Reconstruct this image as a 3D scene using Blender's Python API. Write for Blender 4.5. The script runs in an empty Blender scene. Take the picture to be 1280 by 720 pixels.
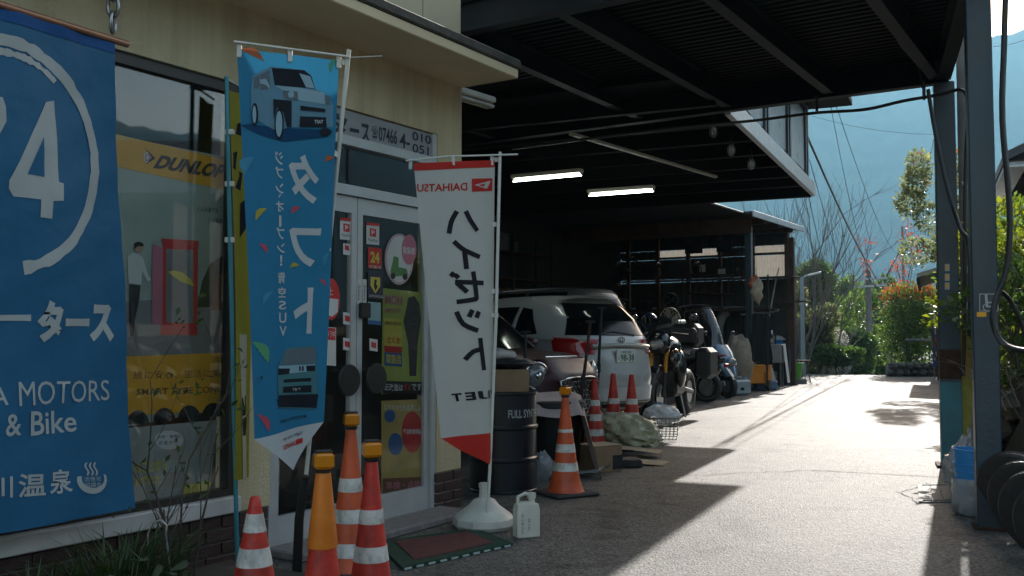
import bpy, bmesh, math, random
import numpy as np
from mathutils import Vector, Matrix
scene = bpy.context.scene
R = math.radians
# ---------------------------------------------------------------- camera
CAM_H = 1.25
FPX = 1209.0                       # focal length in pixels of the 1280 px wide photograph (34 mm)
PITCH = math.atan(60 / FPX)
cam_data = bpy.data.cameras.new('camera')
cam_data.sensor_width = 36.0
cam_data.lens = 36.0 * FPX / 1280.0
cam_data.clip_start = 0.05
cam_data.clip_end = 6000.0
cam = bpy.data.objects.new('camera', cam_data)
scene.collection.objects.link(cam)
cam.location = (0, 0, CAM_H)
cam.rotation_euler = (math.pi / 2 + PITCH, 0, 0)
scene.camera = cam
# ---------------------------------------------------------------- sky and sun
SUN_AZ = R(25.0)                   # to the right of the view direction (+Y)
SUN_EL = R(29.0)
world = bpy.data.worlds.new('World')
scene.world = world
world.use_nodes = True
_nt = world.node_tree
_bg = _nt.nodes['Background']
_sky = _nt.nodes.new('ShaderNodeTexSky')
_sky.sky_type = 'NISHITA'
_sky.sun_disc = False
_sky.sun_elevation = SUN_EL
_sky.sun_rotation = SUN_AZ
_sky.air_density = 1.0
_sky.dust_density = 1.2
_wb = _nt.nodes.new('ShaderNodeMix')          # daylight white balance: shade reads neutral-warm as in the photograph
_wb.data_type = 'RGBA'
_wb.blend_type = 'MULTIPLY'
_wb.inputs[0].default_value = 1.0
_wb.inputs[7].default_value = (1.24, 1.0, .76, 1)
_nt.links.new(_sky.outputs[0], _wb.inputs[6])
_nt.links.new(_wb.outputs[2], _bg.inputs[0])
_bg.inputs[1].default_value = 0.15
sun_data = bpy.data.lights.new('sun', 'SUN')
sun_data.energy = 3.6
sun_data.angle = R(0.5)
sun_data.color = (1.0, 0.96, 0.9)
sun = bpy.data.objects.new('sun', sun_data)
scene.collection.objects.link(sun)
_sd = Vector((math.sin(SUN_AZ) * math.cos(SUN_EL), math.cos(SUN_AZ) * math.cos(SUN_EL), math.sin(SUN_EL)))
sun.rotation_euler = (-_sd).to_track_quat('-Z', 'Y').to_euler()
sun.location = (20, 40, 30)
vs = scene.view_settings
vs.view_transform = 'Standard'
vs.look = 'None'
vs.exposure = 1.55
vs.gamma = 1.0
vs.use_curve_mapping = False
scene.cycles.use_denoising = True
scene.cycles.max_bounces = 8
scene.cycles.transparent_max_bounces = 24
scene.cycles.volume_bounces = 1
scene.cycles.sample_clamp_indirect = 6.0

# ---------------------------------------------------------------- pixel helpers (photograph's 1280x720 pixels -> points of the place)
def ray(x, y):
    cx = (x - 640) / FPX
    cy = (360 - y) / FPX
    return Vector((cx, math.cos(PITCH) - cy * math.sin(PITCH), math.sin(PITCH) + cy * math.cos(PITCH)))
CAMP = Vector((0, 0, CAM_H))
def G(x, y, z=0.0):
    r = ray(x, y)
    return CAMP + r * ((z - CAM_H) / r.z)
def D(x, y, d):
    r = ray(x, y)
    return CAMP + r * (d / r.y)
FA = R(32.8)                       # direction of the office front, right of the view direction
FDIR = Vector((math.sin(FA), math.cos(FA), 0))
FIN = Vector((-math.cos(FA), math.sin(FA), 0))
_p = G(540, 643)
def _fl(x, y, off, o):
    r = ray(x, y)
    t = ((_p - CAMP).dot(FIN) + off) / r.dot(FIN)
    q = CAMP + r * t
    return ((q - o).dot(FDIR), q.z)
OFF = _p + FDIR * _fl(576, 560, 0, _p)[0]      # foot of the office's right-hand corner
OROT = math.pi / 2 - FA
def FL(x, y, off=0.0):
    return _fl(x, y, off, OFF)
def LW(x, y, z):                   # office frame -> world
    return OFF + FDIR * x + FIN * y + Vector((0, 0, z))
def WL(v):
    d = Vector(v) - OFF
    return Vector((d.dot(FDIR), d.dot(FIN), v[2]))

# ---------------------------------------------------------------- materials
MATS = {}
def mat(name, col, rough=0.6, metal=0.0, var=0.12, scale=6.0, bump=0.0, bscale=40.0, spec=0.5, col2=None, emit=None, trans=0.0, coat=0.0, detail=5.0, alpha=1.0, sheen=0.0):
    """Principled with noise-driven tint, roughness and fine relief (object coordinates)."""
    if name in MATS:
        return MATS[name]
    m = bpy.data.materials.new(name)
    m.use_nodes = True
    nt = m.node_tree
    b = nt.nodes['Principled BSDF']
    tc = nt.nodes.new('ShaderNodeTexCoord')
    n = nt.nodes.new('ShaderNodeTexNoise')
    n.inputs['Scale'].default_value = scale
    n.inputs['Detail'].default_value = detail
    nt.links.new(tc.outputs['Object'], n.inputs['Vector'])
    rp = nt.nodes.new('ShaderNodeValToRGB')
    rp.color_ramp.elements[0].position = 0.3
    rp.color_ramp.elements[1].position = 0.7
    c2 = col2 or tuple(min(1, c * (1 + var)) for c in col)
    c1 = tuple(c * (1 - var) for c in col)
    rp.color_ramp.elements[0].color = (*c1, 1)
    rp.color_ramp.elements[1].color = (*c2, 1)
    nt.links.new(n.outputs[0], rp.inputs[0])
    nt.links.new(rp.outputs[0], b.inputs['Base Color'])
    mr = nt.nodes.new('ShaderNodeMapRange')
    mr.inputs[3].default_value = max(0.02, rough - 0.08)
    mr.inputs[4].default_value = min(1, rough + 0.08)
    nt.links.new(n.outputs[0], mr.inputs[0])
    nt.links.new(mr.outputs[0], b.inputs['Roughness'])
    b.inputs['Metallic'].default_value = metal
    b.inputs['Specular IOR Level'].default_value = spec
    if coat:
        b.inputs['Coat Weight'].default_value = coat
        b.inputs['Coat Roughness'].default_value = 0.06
    if trans:
        b.inputs['Transmission Weight'].default_value = trans
    if sheen:
        b.inputs['Sheen Weight'].default_value = sheen
    if alpha < 1:
        b.inputs['Alpha'].default_value = alpha
    if bump:
        n2 = nt.nodes.new('ShaderNodeTexNoise')
        n2.inputs['Scale'].default_value = bscale
        n2.inputs['Detail'].default_value = 6
        nt.links.new(tc.outputs['Object'], n2.inputs['Vector'])
        bp = nt.nodes.new('ShaderNodeBump')
        bp.inputs['Strength'].default_value = bump
        bp.inputs['Distance'].default_value = 0.02
        nt.links.new(n2.outputs[0], bp.inputs['Height'])
        nt.links.new(bp.outputs[0], b.inputs['Normal'])
    if emit:
        b.inputs['Emission Color'].default_value = (*emit[0], 1)
        b.inputs['Emission Strength'].default_value = emit[1]
    MATS[name] = m
    return m
def mat_glass(name, tint=(0.75, 0.8, 0.8), refl=1.0, rough=0.02):
    """Thin window glass: fresnel mirror over a tinted clear layer."""
    if name in MATS:
        return MATS[name]
    m = bpy.data.materials.new(name)
    m.use_nodes = True
    nt = m.node_tree
    nt.nodes.remove(nt.nodes['Principled BSDF'])
    out = nt.nodes['Material Output']
    t = nt.nodes.new('ShaderNodeBsdfTransparent')
    t.inputs[0].default_value = (*tint, 1)
    g = nt.nodes.new('ShaderNodeBsdfGlossy')
    g.inputs['Roughness'].default_value = rough
    g.inputs['Color'].default_value = (refl, refl, refl, 1)
    lw_ = nt.nodes.new('ShaderNodeLayerWeight')
    lw_.inputs[0].default_value = 0.5
    pw = nt.nodes.new('ShaderNodeMath')
    pw.operation = 'POWER'
    pw.inputs[1].default_value = 4.0
    nt.links.new(lw_.outputs['Facing'], pw.inputs[0])
    fr = nt.nodes.new('ShaderNodeMath')
    fr.operation = 'MULTIPLY_ADD'
    fr.inputs[1].default_value = 0.85
    fr.inputs[2].default_value = 0.06
    nt.links.new(pw.outputs[0], fr.inputs[0])
    mx = nt.nodes.new('ShaderNodeMixShader')
    nt.links.new(fr.outputs[0], mx.inputs[0])
    nt.links.new(t.outputs[0], mx.inputs[1])
    nt.links.new(g.outputs[0], mx.inputs[2])
    nt.links.new(mx.outputs[0], out.inputs[0])
    MATS[name] = m
    return m
def mat_leaf(name, col, col2, rough=0.45, trans=0.35):
    """Leaf: per-leaf tint, gloss above and light shining through."""
    if name in MATS:
        return MATS[name]
    m = bpy.data.materials.new(name)
    m.use_nodes = True
    nt = m.node_tree
    b = nt.nodes['Principled BSDF']
    out = nt.nodes['Material Output']
    ge = nt.nodes.new('ShaderNodeNewGeometry')
    rp = nt.nodes.new('ShaderNodeValToRGB')
    rp.color_ramp.elements[0].color = (*col, 1)
    rp.color_ramp.elements[1].color = (*col2, 1)
    nt.links.new(ge.outputs['Random Per Island'], rp.inputs[0])
    nt.links.new(rp.outputs[0], b.inputs['Base Color'])
    b.inputs['Roughness'].default_value = rough
    tl = nt.nodes.new('ShaderNodeBsdfTranslucent')
    hs = nt.nodes.new('ShaderNodeHueSaturation')
    hs.inputs['Value'].default_value = 2.0
    hs.inputs['Saturation'].default_value = 1.1
    nt.links.new(rp.outputs[0], hs.inputs['Color'])
    nt.links.new(hs.outputs[0], tl.inputs[0])
    mx = nt.nodes.new('ShaderNodeMixShader')
    mx.inputs[0].default_value = trans
    nt.links.new(b.outputs[0], mx.inputs[1])
    nt.links.new(tl.outputs[0], mx.inputs[2])
    nt.links.new(mx.outputs[0], out.inputs[0])
    MATS[name] = m
    return m
def mat_cloth(name, col, trans=0.3, rough=0.75, var=0.06, wrinkle=0.0):
    """Thin printed cloth: diffuse with light coming through."""
    if name in MATS:
        return MATS[name]
    m = mat(name, col, rough, var=var, scale=3, bump=0.30, bscale=11)
    nt = m.node_tree
    b = nt.nodes['Principled BSDF']
    b.inputs['Specular IOR Level'].default_value = 0.2
    tl = nt.nodes.new('ShaderNodeBsdfTranslucent')
    tl.inputs[0].default_value = (*col, 1)
    mx = nt.nodes.new('ShaderNodeMixShader')
    mx.inputs[0].default_value = trans
    nt.links.new(b.outputs[0], mx.inputs[1])
    nt.links.new(tl.outputs[0], mx.inputs[2])
    nt.links.new(mx.outputs[0], nt.nodes['Material Output'].inputs[0])
    return m

# ---------------------------------------------------------------- mesh builder
class B:
    """Collects shapes; build() links them as ONE mesh object."""
    def __init__(s):
        s.v = []
        s.f = []
    def add(s, vs, fs):
        o = len(s.v)
        s.v += [tuple(v) for v in vs]
        s.f += [tuple(i + o for i in f) for f in fs]
        return s
    def box(s, c, d, rot=None, bev=0.0):
        """box centred at c, size d; small chamfer on the vertical edges and the rest"""
        hx, hy, hz = d[0] / 2, d[1] / 2, d[2] / 2
        M = rot if rot is not None else Matrix.Identity(3)
        c = Vector(c)
        if bev <= 0:
            vs = [Vector((x, y, z)) for z in (-hz, hz) for x, y in ((-hx, -hy), (hx, -hy), (hx, hy), (-hx, hy))]
            fs = [(3, 2, 1, 0), (4, 5, 6, 7), (0, 1, 5, 4), (1, 2, 6, 5), (2, 3, 7, 6), (3, 0, 4, 7)]
        else:
            b = min(bev, hx * .9, hy * .9, hz * .9)
            vs, fs = [], []
            def ring(z, i):
                x, y = hx - i, hy - i
                k = b * 0.6 if i == 0 else b * 0.4
                return [Vector(p) for p in ((-x + k, -y, z), (x - k, -y, z), (x, -y + k, z), (x, y - k, z), (x - k, y, z), (-x + k, y, z), (-x, y - k, z), (-x, -y + k, z))]
            for z, i in ((-hz, b), (-hz + b, 0), (hz - b, 0), (hz, b)):
                vs += ring(z, i)
            for r in range(3):
                for k in range(8):
                    k2 = (k + 1) % 8
                    fs.append((r * 8 + k, r * 8 + k2, r * 8 + 8 + k2, r * 8 + 8 + k))
            fs.append(tuple(range(7, -1, -1)))
            fs.append(tuple(range(24, 32)))
        return s.add([c + M @ v for v in vs], fs)
    def bx(s, x0, x1, y0, y1, z0, z1, bev=0.0):
        return s.box(((x0 + x1) / 2, (y0 + y1) / 2, (z0 + z1) / 2), (abs(x1 - x0), abs(y1 - y0), abs(z1 - z0)), None, bev)
    def beam(s, p0, p1, w, h, bev=0.0):
        """box from p0 to p1, w wide (horizontal), h high"""
        p0, p1 = Vector(p0), Vector(p1)
        d = (p1 - p0)
        L = d.length
        x = d / L
        up = Vector((0, 0, 1)) if abs(x.z) < 0.99 else Vector((0, 1, 0))
        y = up.cross(x).normalized()
        z = x.cross(y)
        M = Matrix((x, y, z)).transposed()
        return s.box((p0 + p1) / 2, (L, w, h), M, bev)
    def loft(s, secs, cap=True, closed=True):
        n = len(secs[0])
        vs = [p for q in secs for p in q]
        fs = []
        for i in range(len(secs) - 1):
            for k in range(n if closed else n - 1):
                k2 = (k + 1) % n
                fs.append((i * n + k, i * n + k2, i * n + n + k2, i * n + n + k))
        if cap and closed:
            fs.append(tuple(range(n - 1, -1, -1)))
            m = (len(secs) - 1) * n
            fs.append(tuple(range(m, m + n)))
        return s.add(vs, fs)
    def tube(s, pts, r, n=8, cap=True):
        pts = [Vector(p) for p in pts]
        rs = r if isinstance(r, (list, tuple)) else [r] * len(pts)
        secs = []
        nrm = None
        for i, p in enumerate(pts):
            t = (pts[min(i + 1, len(pts) - 1)] - pts[max(i - 1, 0)])
            if t.length < 1e-9:
                t = Vector((0, 0, 1))
            t.normalize()
            if nrm is None:
                a = Vector((0, 0, 1)) if abs(t.z) < 0.9 else Vector((1, 0, 0))
                nrm = t.cross(a).normalized()
            nrm = (nrm - t * nrm.dot(t))
            if nrm.length < 1e-6:
                nrm = t.orthogonal()
            nrm.normalize()
            bn = t.cross(nrm)
            rr = rs[i]
            ra, rb = rr if isinstance(rr, tuple) else (rr, rr)
            secs.append([p + nrm * (math.cos(2 * math.pi * k / n) * ra) + bn * (math.sin(2 * math.pi * k / n) * rb) for k in range(n)])
        return s.loft(secs, cap)
    def lathe(s, prof, c=(0, 0, 0), n=20, axis='z', rot=None, cap=True):
        """prof: list of (r, z)"""
        c = Vector(c)
        secs = []
        for r, z in prof:
            ring = []
            for k in range(n):
                a = 2 * math.pi * k / n
                v = Vector((r * math.cos(a), r * math.sin(a), z))
                if axis == 'y':
                    v = Vector((v.x, v.z, -v.y))
                elif axis == 'x':
                    v = Vector((v.z, v.y, -v.x))
                if rot is not None:
                    v = rot @ v
                ring.append(c + v)
            secs.append(ring)
        return s.loft(secs, cap)
    def torus(s, c, R_, r, n=28, m=10, rot=None, sq=1.0):
        c = Vector(c)
        vs, fs = [], []
        for i in range(n):
            a = 2 * math.pi * i / n
            for k in range(m):
                t = 2 * math.pi * k / m
                v = Vector(((R_ + r * math.cos(t)) * math.cos(a), (R_ + r * math.cos(t)) * math.sin(a), r * sq * math.sin(t)))
                vs.append(c + (rot @ v if rot is not None else v))
        for i in range(n):
            for k in range(m):
                i2, k2 = (i + 1) % n, (k + 1) % m
                fs.append((i * m + k, i2 * m + k, i2 * m + k2, i * m + k2))
        return s.add(vs, fs)
    def prism(s, poly, off):
        """poly: 3D points of one face; off: extrusion vector"""
        off = Vector(off)
        a = [Vector(p) for p in poly]
        n = len(a)
        fs = [tuple(range(n - 1, -1, -1)), tuple(range(n, 2 * n))]
        for k in range(n):
            k2 = (k + 1) % n
            fs.append((k, k2, n + k2, n + k))
        return s.add(a + [p + off for p in a], fs)
    def grid(s, fn, nu, nv):
        vs = [fn(i / nu, j / nv) for j in range(nv + 1) for i in range(nu + 1)]
        fs = [(j * (nu + 1) + i, j * (nu + 1) + i + 1, (j + 1) * (nu + 1) + i + 1, (j + 1) * (nu + 1) + i) for j in range(nv) for i in range(nu)]
        return s.add(vs, fs)
    def ellipsoid(s, c, rad, n=16, m=10, fn=None, rot=None):
        c = Vector(c)
        vs, fs = [], []
        for j in range(m + 1):
            ph = math.pi * j / m
            for i in range(n):
                a = 2 * math.pi * i / n
                d = Vector((math.sin(ph) * math.cos(a), math.sin(ph) * math.sin(a), -math.cos(ph)))
                k = fn(d) if fn else 1.0
                v = Vector((d.x * rad[0], d.y * rad[1], d.z * rad[2])) * k
                vs.append(c + (rot @ v if rot is not None else v))
        for j in range(m):
            for i in range(n):
                i2 = (i + 1) % n
                fs.append((j * n + i, j * n + i2, (j + 1) * n + i2, (j + 1) * n + i))
        return s.add(vs, fs)
    def mesh(s, name, smooth=None):
        me = bpy.data.meshes.new(name)
        me.from_pydata(s.v, [], s.f)
        bm = bmesh.new()
        bm.from_mesh(me)
        bmesh.ops.remove_doubles(bm, verts=bm.verts, dist=1e-5)
        bmesh.ops.recalc_face_normals(bm, faces=bm.faces)
        if smooth is not None:
            lim = R(smooth)
            for f in bm.faces:
                f.smooth = True
            for e in bm.edges:
                if len(e.link_faces) == 2 and e.calc_face_angle(0) > lim:
                    e.smooth = False
        bm.to_mesh(me)
        bm.free()
        return me
    def build(s, name, material, parent=None, world=False, smooth=None, loc=None, rotz=0.0):
        if world and parent is not None:
            Mi = Matrix.LocRotScale(parent.location, parent.rotation_euler, None).inverted()
            s.v = [tuple(Mi @ Vector(v)) for v in s.v]
        me = s.mesh(name, smooth)
        me.materials.append(material)
        o = bpy.data.objects.new(name, me)
        scene.collection.objects.link(o)
        if parent is not None:
            o.parent = parent
        if loc is not None:
            o.location = loc
            o.rotation_euler = (0, 0, rotz)
        return o
def tag(o, label, cat, group=None):
    o['label'] = label
    o['category'] = cat
    if group:
        o['group'] = group
    return o
def thing(name, label, cat, loc=(0, 0, 0), rotz=0.0, group=None):
    o = bpy.data.objects.new(name, None)
    o.empty_display_size = 0.2
    scene.collection.objects.link(o)
    o.location = loc
    o.rotation_euler = (0, 0, rotz)
    return tag(o, label, cat, group)
def solo(b, name, material, label, cat, base, group=None, smooth=None, rotz=0.0):
    """a thing that is one mesh, built in its own coordinates"""
    o = b.build(name, material, None, smooth=smooth, loc=base, rotz=rotz)
    return tag(o, label, cat, group)
def struct(b, name, material, kind='structure', smooth=None):
    o = b.build(name, material, None, smooth=smooth)
    o['kind'] = kind
    return o
def share(src, name, parent, loc, rot=(0, 0, 0), scl=(1, 1, 1)):
    """another object on the same mesh"""
    o = bpy.data.objects.new(name, src)
    scene.collection.objects.link(o)
    o.parent = parent
    o.location = loc
    o.rotation_euler = rot
    o.scale = scl
    return o
def copy_tree(o, parent=None):
    c = o.copy()
    scene.collection.objects.link(c)
    if parent is not None:
        c.parent = parent
    for ch in list(o.children):
        copy_tree(ch, c)
    return c

# ---------------------------------------------------------------- print on surfaces
class Surf:
    """a printed sheet: pos(u, v, lift) in the owner's coordinates, inv(px, py) -> (u, v)"""
    def __init__(s, pos, inv, step=0.0):
        s.pos, s.inv, s.step = pos, inv, step
def plane_surf(y, lift_dir=-1.0, off=None):
    o = y if off is None else off
    return Surf(lambda u, v, l: Vector((u, y + lift_dir * l, v)), lambda px, py: FL(px, py, o))
def quad_surf(corners, base, wave=None, size=(0.6, 1.8), step=0.06):
    """corners: BL, BR, TR, TL as (px, py, depth); wave(u, v) -> displacement along the sheet's normal"""
    W = [D(*c) - base for c in corners]
    P = [(c[0], c[1]) for c in corners]
    nrm = (W[1] - W[0]).cross(W[3] - W[0]).normalized()
    if nrm.dot(-(D(*corners[0]))) < 0:
        nrm = -nrm
    def bil(q, u, v):
        return [(1 - u) * (1 - v) * a + u * (1 - v) * b + u * v * c + (1 - u) * v * d for a, b, c, d in zip(*q)]
    def pos(u, v, l):
        a, b = u / size[0], v / size[1]
        p = Vector(bil(W, a, b))
        w = wave(a, b) if wave else 0.0
        return p + nrm * (w + l)
    def inv(px, py):
        u = v = 0.5
        for _ in range(12):
            x, y = bil(P, u, v)
            e = 1e-4
            xu, yu = bil(P, u + e, v)
            xv, yv = bil(P, u, v + e)
            a, b, c, d = (xu - x) / e, (xv - x) / e, (yu - y) / e, (yv - y) / e
            det = a * d - b * c
            rx, ry = px - x, py - y
            u += (d * rx - b * ry) / det
            v += (-c * rx + a * ry) / det
        return u * size[0], v * size[1]
    return Surf(pos, inv, step)
def _flat_to_surf(bm, surf, lift, name, material, parent):
    if surf.step:
        us = [v.co.x for v in bm.verts]
        vs_ = [v.co.y for v in bm.verts]
        for ax, lo, hi in ((0, min(us), max(us)), (1, min(vs_), max(vs_))):
            k = math.ceil(lo / surf.step) * surf.step
            while k < hi:
                co = Vector((k, 0, 0)) if ax == 0 else Vector((0, k, 0))
                no = Vector((1, 0, 0)) if ax == 0 else Vector((0, 1, 0))
                bmesh.ops.bisect_plane(bm, geom=bm.verts[:] + bm.edges[:] + bm.faces[:], plane_co=co, plane_no=no, dist=1e-6)
                k += surf.step
    for v in bm.verts:
        v.co = surf.pos(v.co.x, v.co.y, lift)
    for f in bm.faces:
        f.smooth = bool(surf.step)
    bmesh.ops.recalc_face_normals(bm, faces=bm.faces)
    me = bpy.data.meshes.new(name)
    bm.to_mesh(me)
    bm.free()
    me.materials.append(material)
    o = bpy.data.objects.new(name, me)
    scene.collection.objects.link(o)
    if parent is not None:
        o.parent = parent
    return o
def print_poly(surf, polys, material, parent, name='print', lift=0.002, px=True):
    """flat coloured shapes printed on the sheet; polys: list of outlines in photo pixels (or sheet units)"""
    if len(polys) > 1:
        return [print_poly(surf, [q_], material, parent, name, lift + .0001 * i_, px) for i_, q_ in enumerate(polys)]
    bm = bmesh.new()
    for poly in polys:
        q = [surf.inv(*p) if px else p for p in poly]
        vs_ = [bm.verts.new((a, b, 0)) for a, b in q]
        f = bm.faces.new(vs_)
        if len(vs_) > 4:
            bmesh.ops.triangulate(bm, faces=[f])
    return _flat_to_surf(bm, surf, lift, name, material, parent)
_FONTTMP = {}
def text_mesh(s, bold=0.0, vertical=False, spacing=1.0):
    """text -> list of (verts, faces), fitted to the unit box"""
    key = (s, bold, vertical, spacing)
    if key in _FONTTMP:
        return _FONTTMP[key]
    cu = bpy.data.curves.new('tmp_text', 'FONT')
    cu.body = '\n'.join(s) if vertical else s
    cu.align_x = 'CENTER' if vertical else 'LEFT'
    cu.space_line = 1.0 * spacing
    cu.space_character = 1.0 if vertical else spacing
    cu.resolution_u = 3
    cu.offset = bold
    o = bpy.data.objects.new('tmp_text', cu)
    scene.collection.objects.link(o)
    dg = bpy.context.evaluated_depsgraph_get()
    me = bpy.data.meshes.new_from_object(o.evaluated_get(dg))
    co = np.array([v.co[:2] for v in me.vertices]) if len(me.vertices) else np.zeros((0, 2))
    fs = [tuple(p.vertices) for p in me.polygons]
    bpy.data.objects.remove(o)
    bpy.data.curves.remove(cu)
    bpy.data.meshes.remove(me)
    if len(co):
        lo, hi = co.min(0), co.max(0)
        co = (co - lo) / np.maximum(hi - lo, 1e-6)
    _FONTTMP[key] = (co, fs)
    return co, fs
def print_text(surf, s, box, material, parent, name='lettering', lift=0.003, bold=0.0, mirror=False, vertical=False, spacing=1.0, px=True, shear=0.0):
    """text fitted to a box of the sheet: box = four photo pixels BL, BR, TR, TL"""
    co, fs = text_mesh(s, bold, vertical, spacing)
    q = [surf.inv(*p) if px else p for p in box]
    bm = bmesh.new()
    vs_ = []
    for a, b in co:
        a = a + shear * (b - .5)
        if mirror:
            a = 1 - a
        w = ((1 - a) * (1 - b), a * (1 - b), a * b, (1 - a) * b)
        vs_.append(bm.verts.new((sum(k * p[0] for k, p in zip(w, q)), sum(k * p[1] for k, p in zip(w, q)), 0)))
    for f in fs:
        try:
            bm.faces.new([vs_[i] for i in f])
        except ValueError:
            pass
    return _flat_to_surf(bm, surf, lift, name, material, parent)
def PB(x0, y0, x1, y1, sl=0.0, sr=None):
    """pixel box; left edge at x0, right edge at x1; y0 top and y1 bottom at the left, sl/sr: how far top/bottom drop at the right"""
    sr = sl if sr is None else sr
    return [(x0, y1), (x1, y1 + sr), (x1, y0 + sl), (x0, y0)]
def circle_px(cx, cy, rx, ry=None, n=28, a0=0, a1=360):
    ry = ry or rx
    return [(cx + rx * math.cos(R(a0 + (a1 - a0) * k / n)), cy + ry * math.sin(R(a0 + (a1 - a0) * k / n))) for k in range(n if a1 - a0 == 360 else n + 1)]

# ================================================================ THE SETTING
rnd = random.Random(7)
RA = R(23.4)                                  # direction of the road
RDIR = Vector((math.sin(RA), math.cos(RA), 0))
RRT = Vector((math.cos(RA), -math.sin(RA), 0))
REDGE = Vector((3.42, 6.37, 0))               # a point on the road's right edge
def road_st(x, y):
    d = Vector((x, y, 0)) - REDGE
    return d.dot(RDIR), d.dot(RRT)
def road_pt(s, t, z=0.0):
    p = REDGE + RDIR * s + RRT * t
    return Vector((p.x, p.y, z))
CREST = 25.6
def gz(x, y):
    s, t = road_st(x, y)
    d = s - CREST
    if d <= 0:
        return 0.0
    q = min(d, 70)
    return -0.11 * q * q / (q + 4.0)
def mat_asphalt():
    m = bpy.data.materials.new('worn_asphalt')
    m.use_nodes = True
    nt = m.node_tree
    L = nt.links.new
    b = nt.nodes['Principled BSDF']
    tc = nt.nodes.new('ShaderNodeTexCoord')
    def noise(scale, detail=6, rough=.6):
        n = nt.nodes.new('ShaderNodeTexNoise')
        n.inputs['Scale'].default_value = scale
        n.inputs['Detail'].default_value = detail
        n.inputs['Roughness'].default_value = rough
        L(tc.outputs['Object'], n.inputs['Vector'])
        return n
    big = noise(0.55, 7, .65)
    r1 = nt.nodes.new('ShaderNodeValToRGB')
    r1.color_ramp.elements[0].position = .36
    r1.color_ramp.elements[0].color = (.058, .057, .053, 1)
    r1.color_ramp.elements[1].position = .66
    r1.color_ramp.elements[1].color = (.115, .112, .104, 1)
    L(big.outputs[0], r1.inputs[0])
    vo = nt.nodes.new('ShaderNodeTexVoronoi')
    vo.inputs['Scale'].default_value = 70
    L(tc.outputs['Object'], vo.inputs['Vector'])
    r2 = nt.nodes.new('ShaderNodeValToRGB')
    r2.color_ramp.elements[0].color = (.12, .12, .115, 1)
    r2.color_ramp.elements[1].color = (2.7, 2.62, 2.48, 1)
    L(vo.outputs['Color'], r2.inputs[0])
    mx = nt.nodes.new('ShaderNodeMix')
    mx.data_type = 'RGBA'
    mx.blend_type = 'MULTIPLY'
    mx.inputs[0].default_value = .9
    L(r1.outputs[0], mx.inputs[6])
    L(r2.outputs[0], mx.inputs[7])
    # dark oil drips and damp spots
    st = noise(2.3, 4, .5)
    r3 = nt.nodes.new('ShaderNodeValToRGB')
    r3.color_ramp.elements[0].position = .33
    r3.color_ramp.elements[0].color = (.3, .29, .27, 1)
    r3.color_ramp.elements[1].position = .44
    r3.color_ramp.elements[1].color = (1, 1, 1, 1)
    L(st.outputs[0], r3.inputs[0])
    mx2 = nt.nodes.new('ShaderNodeMix')
    mx2.data_type = 'RGBA'
    mx2.blend_type = 'MULTIPLY'
    mx2.inputs[0].default_value = .8
    L(mx.outputs[2], mx2.inputs[6])
    L(r3.outputs[0], mx2.inputs[7])
    # repaired patches: large angular cells of slightly different asphalt
    pc = nt.nodes.new('ShaderNodeTexVoronoi')
    pc.inputs['Scale'].default_value = .42
    pc.inputs['Randomness'].default_value = .8
    L(tc.outputs['Object'], pc.inputs['Vector'])
    r4 = nt.nodes.new('ShaderNodeValToRGB')
    r4.color_ramp.elements[0].color = (.72, .72, .74, 1)
    r4.color_ramp.elements[1].color = (1.15, 1.13, 1.08, 1)
    L(pc.outputs['Color'], r4.inputs[0])
    mx3 = nt.nodes.new('ShaderNodeMix')
    mx3.data_type = 'RGBA'
    mx3.blend_type = 'MULTIPLY'
    mx3.inputs[0].default_value = 1.0
    L(mx2.outputs[2], mx3.inputs[6])
    L(r4.outputs[0], mx3.inputs[7])
    # fine branching cracks
    ck = nt.nodes.new('ShaderNodeTexVoronoi')
    ck.feature = 'DISTANCE_TO_EDGE'
    ck.inputs['Scale'].default_value = .9
    nz = noise(3.0, 4, .6)
    va = nt.nodes.new('ShaderNodeVectorMath')
    va.operation = 'MULTIPLY_ADD'
    va.inputs[1].default_value = (.35, .35, .35)
    L(nz.outputs['Color'], va.inputs[0])
    L(tc.outputs['Object'], va.inputs[2])
    L(va.outputs[0], ck.inputs['Vector'])
    r5 = nt.nodes.new('ShaderNodeValToRGB')
    r5.color_ramp.elements[0].position = 0.0
    r5.color_ramp.elements[0].color = (.3, .3, .3, 1)
    r5.color_ramp.elements[1].position = .012
    r5.color_ramp.elements[1].color = (1, 1, 1, 1)
    L(ck.outputs['Distance'], r5.inputs[0])
    mx4 = nt.nodes.new('ShaderNodeMix')
    mx4.data_type = 'RGBA'
    mx4.blend_type = 'MULTIPLY'
    mx4.inputs[0].default_value = .55
    L(mx3.outputs[2], mx4.inputs[6])
    L(r5.outputs[0], mx4.inputs[7])
    L(mx4.outputs[2], b.inputs['Base Color'])
    fine = noise(95, 4, .75)
    mid = noise(18, 5, .6)
    ad = nt.nodes.new('ShaderNodeMath')
    ad.operation = 'MULTIPLY_ADD'
    ad.inputs[1].default_value = 1.2
    L(fine.outputs[0], ad.inputs[0])
    L(vo.outputs['Distance'], ad.inputs[2])
    bp = nt.nodes.new('ShaderNodeBump')
    bp.inputs['Strength'].default_value = .85
    bp.inputs['Distance'].default_value = .007
    L(ad.outputs[0], bp.inputs['Height'])
    L(bp.outputs[0], b.inputs['Normal'])
    mr = nt.nodes.new('ShaderNodeMapRange')
    mr.inputs[3].default_value = .5
    mr.inputs[4].default_value = .85
    L(fine.outputs[0], mr.inputs[0])
    L(mr.outputs[0], b.inputs['Roughness'])
    b.inputs['Specular IOR Level'].default_value = .4
    MATS['worn_asphalt'] = m
    return m
ASPH = mat_asphalt()
M_DIRT = mat('earth_and_litter', (.07, .055, .04), .95, var=.5, scale=2.0, bump=.8, bscale=8)
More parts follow.
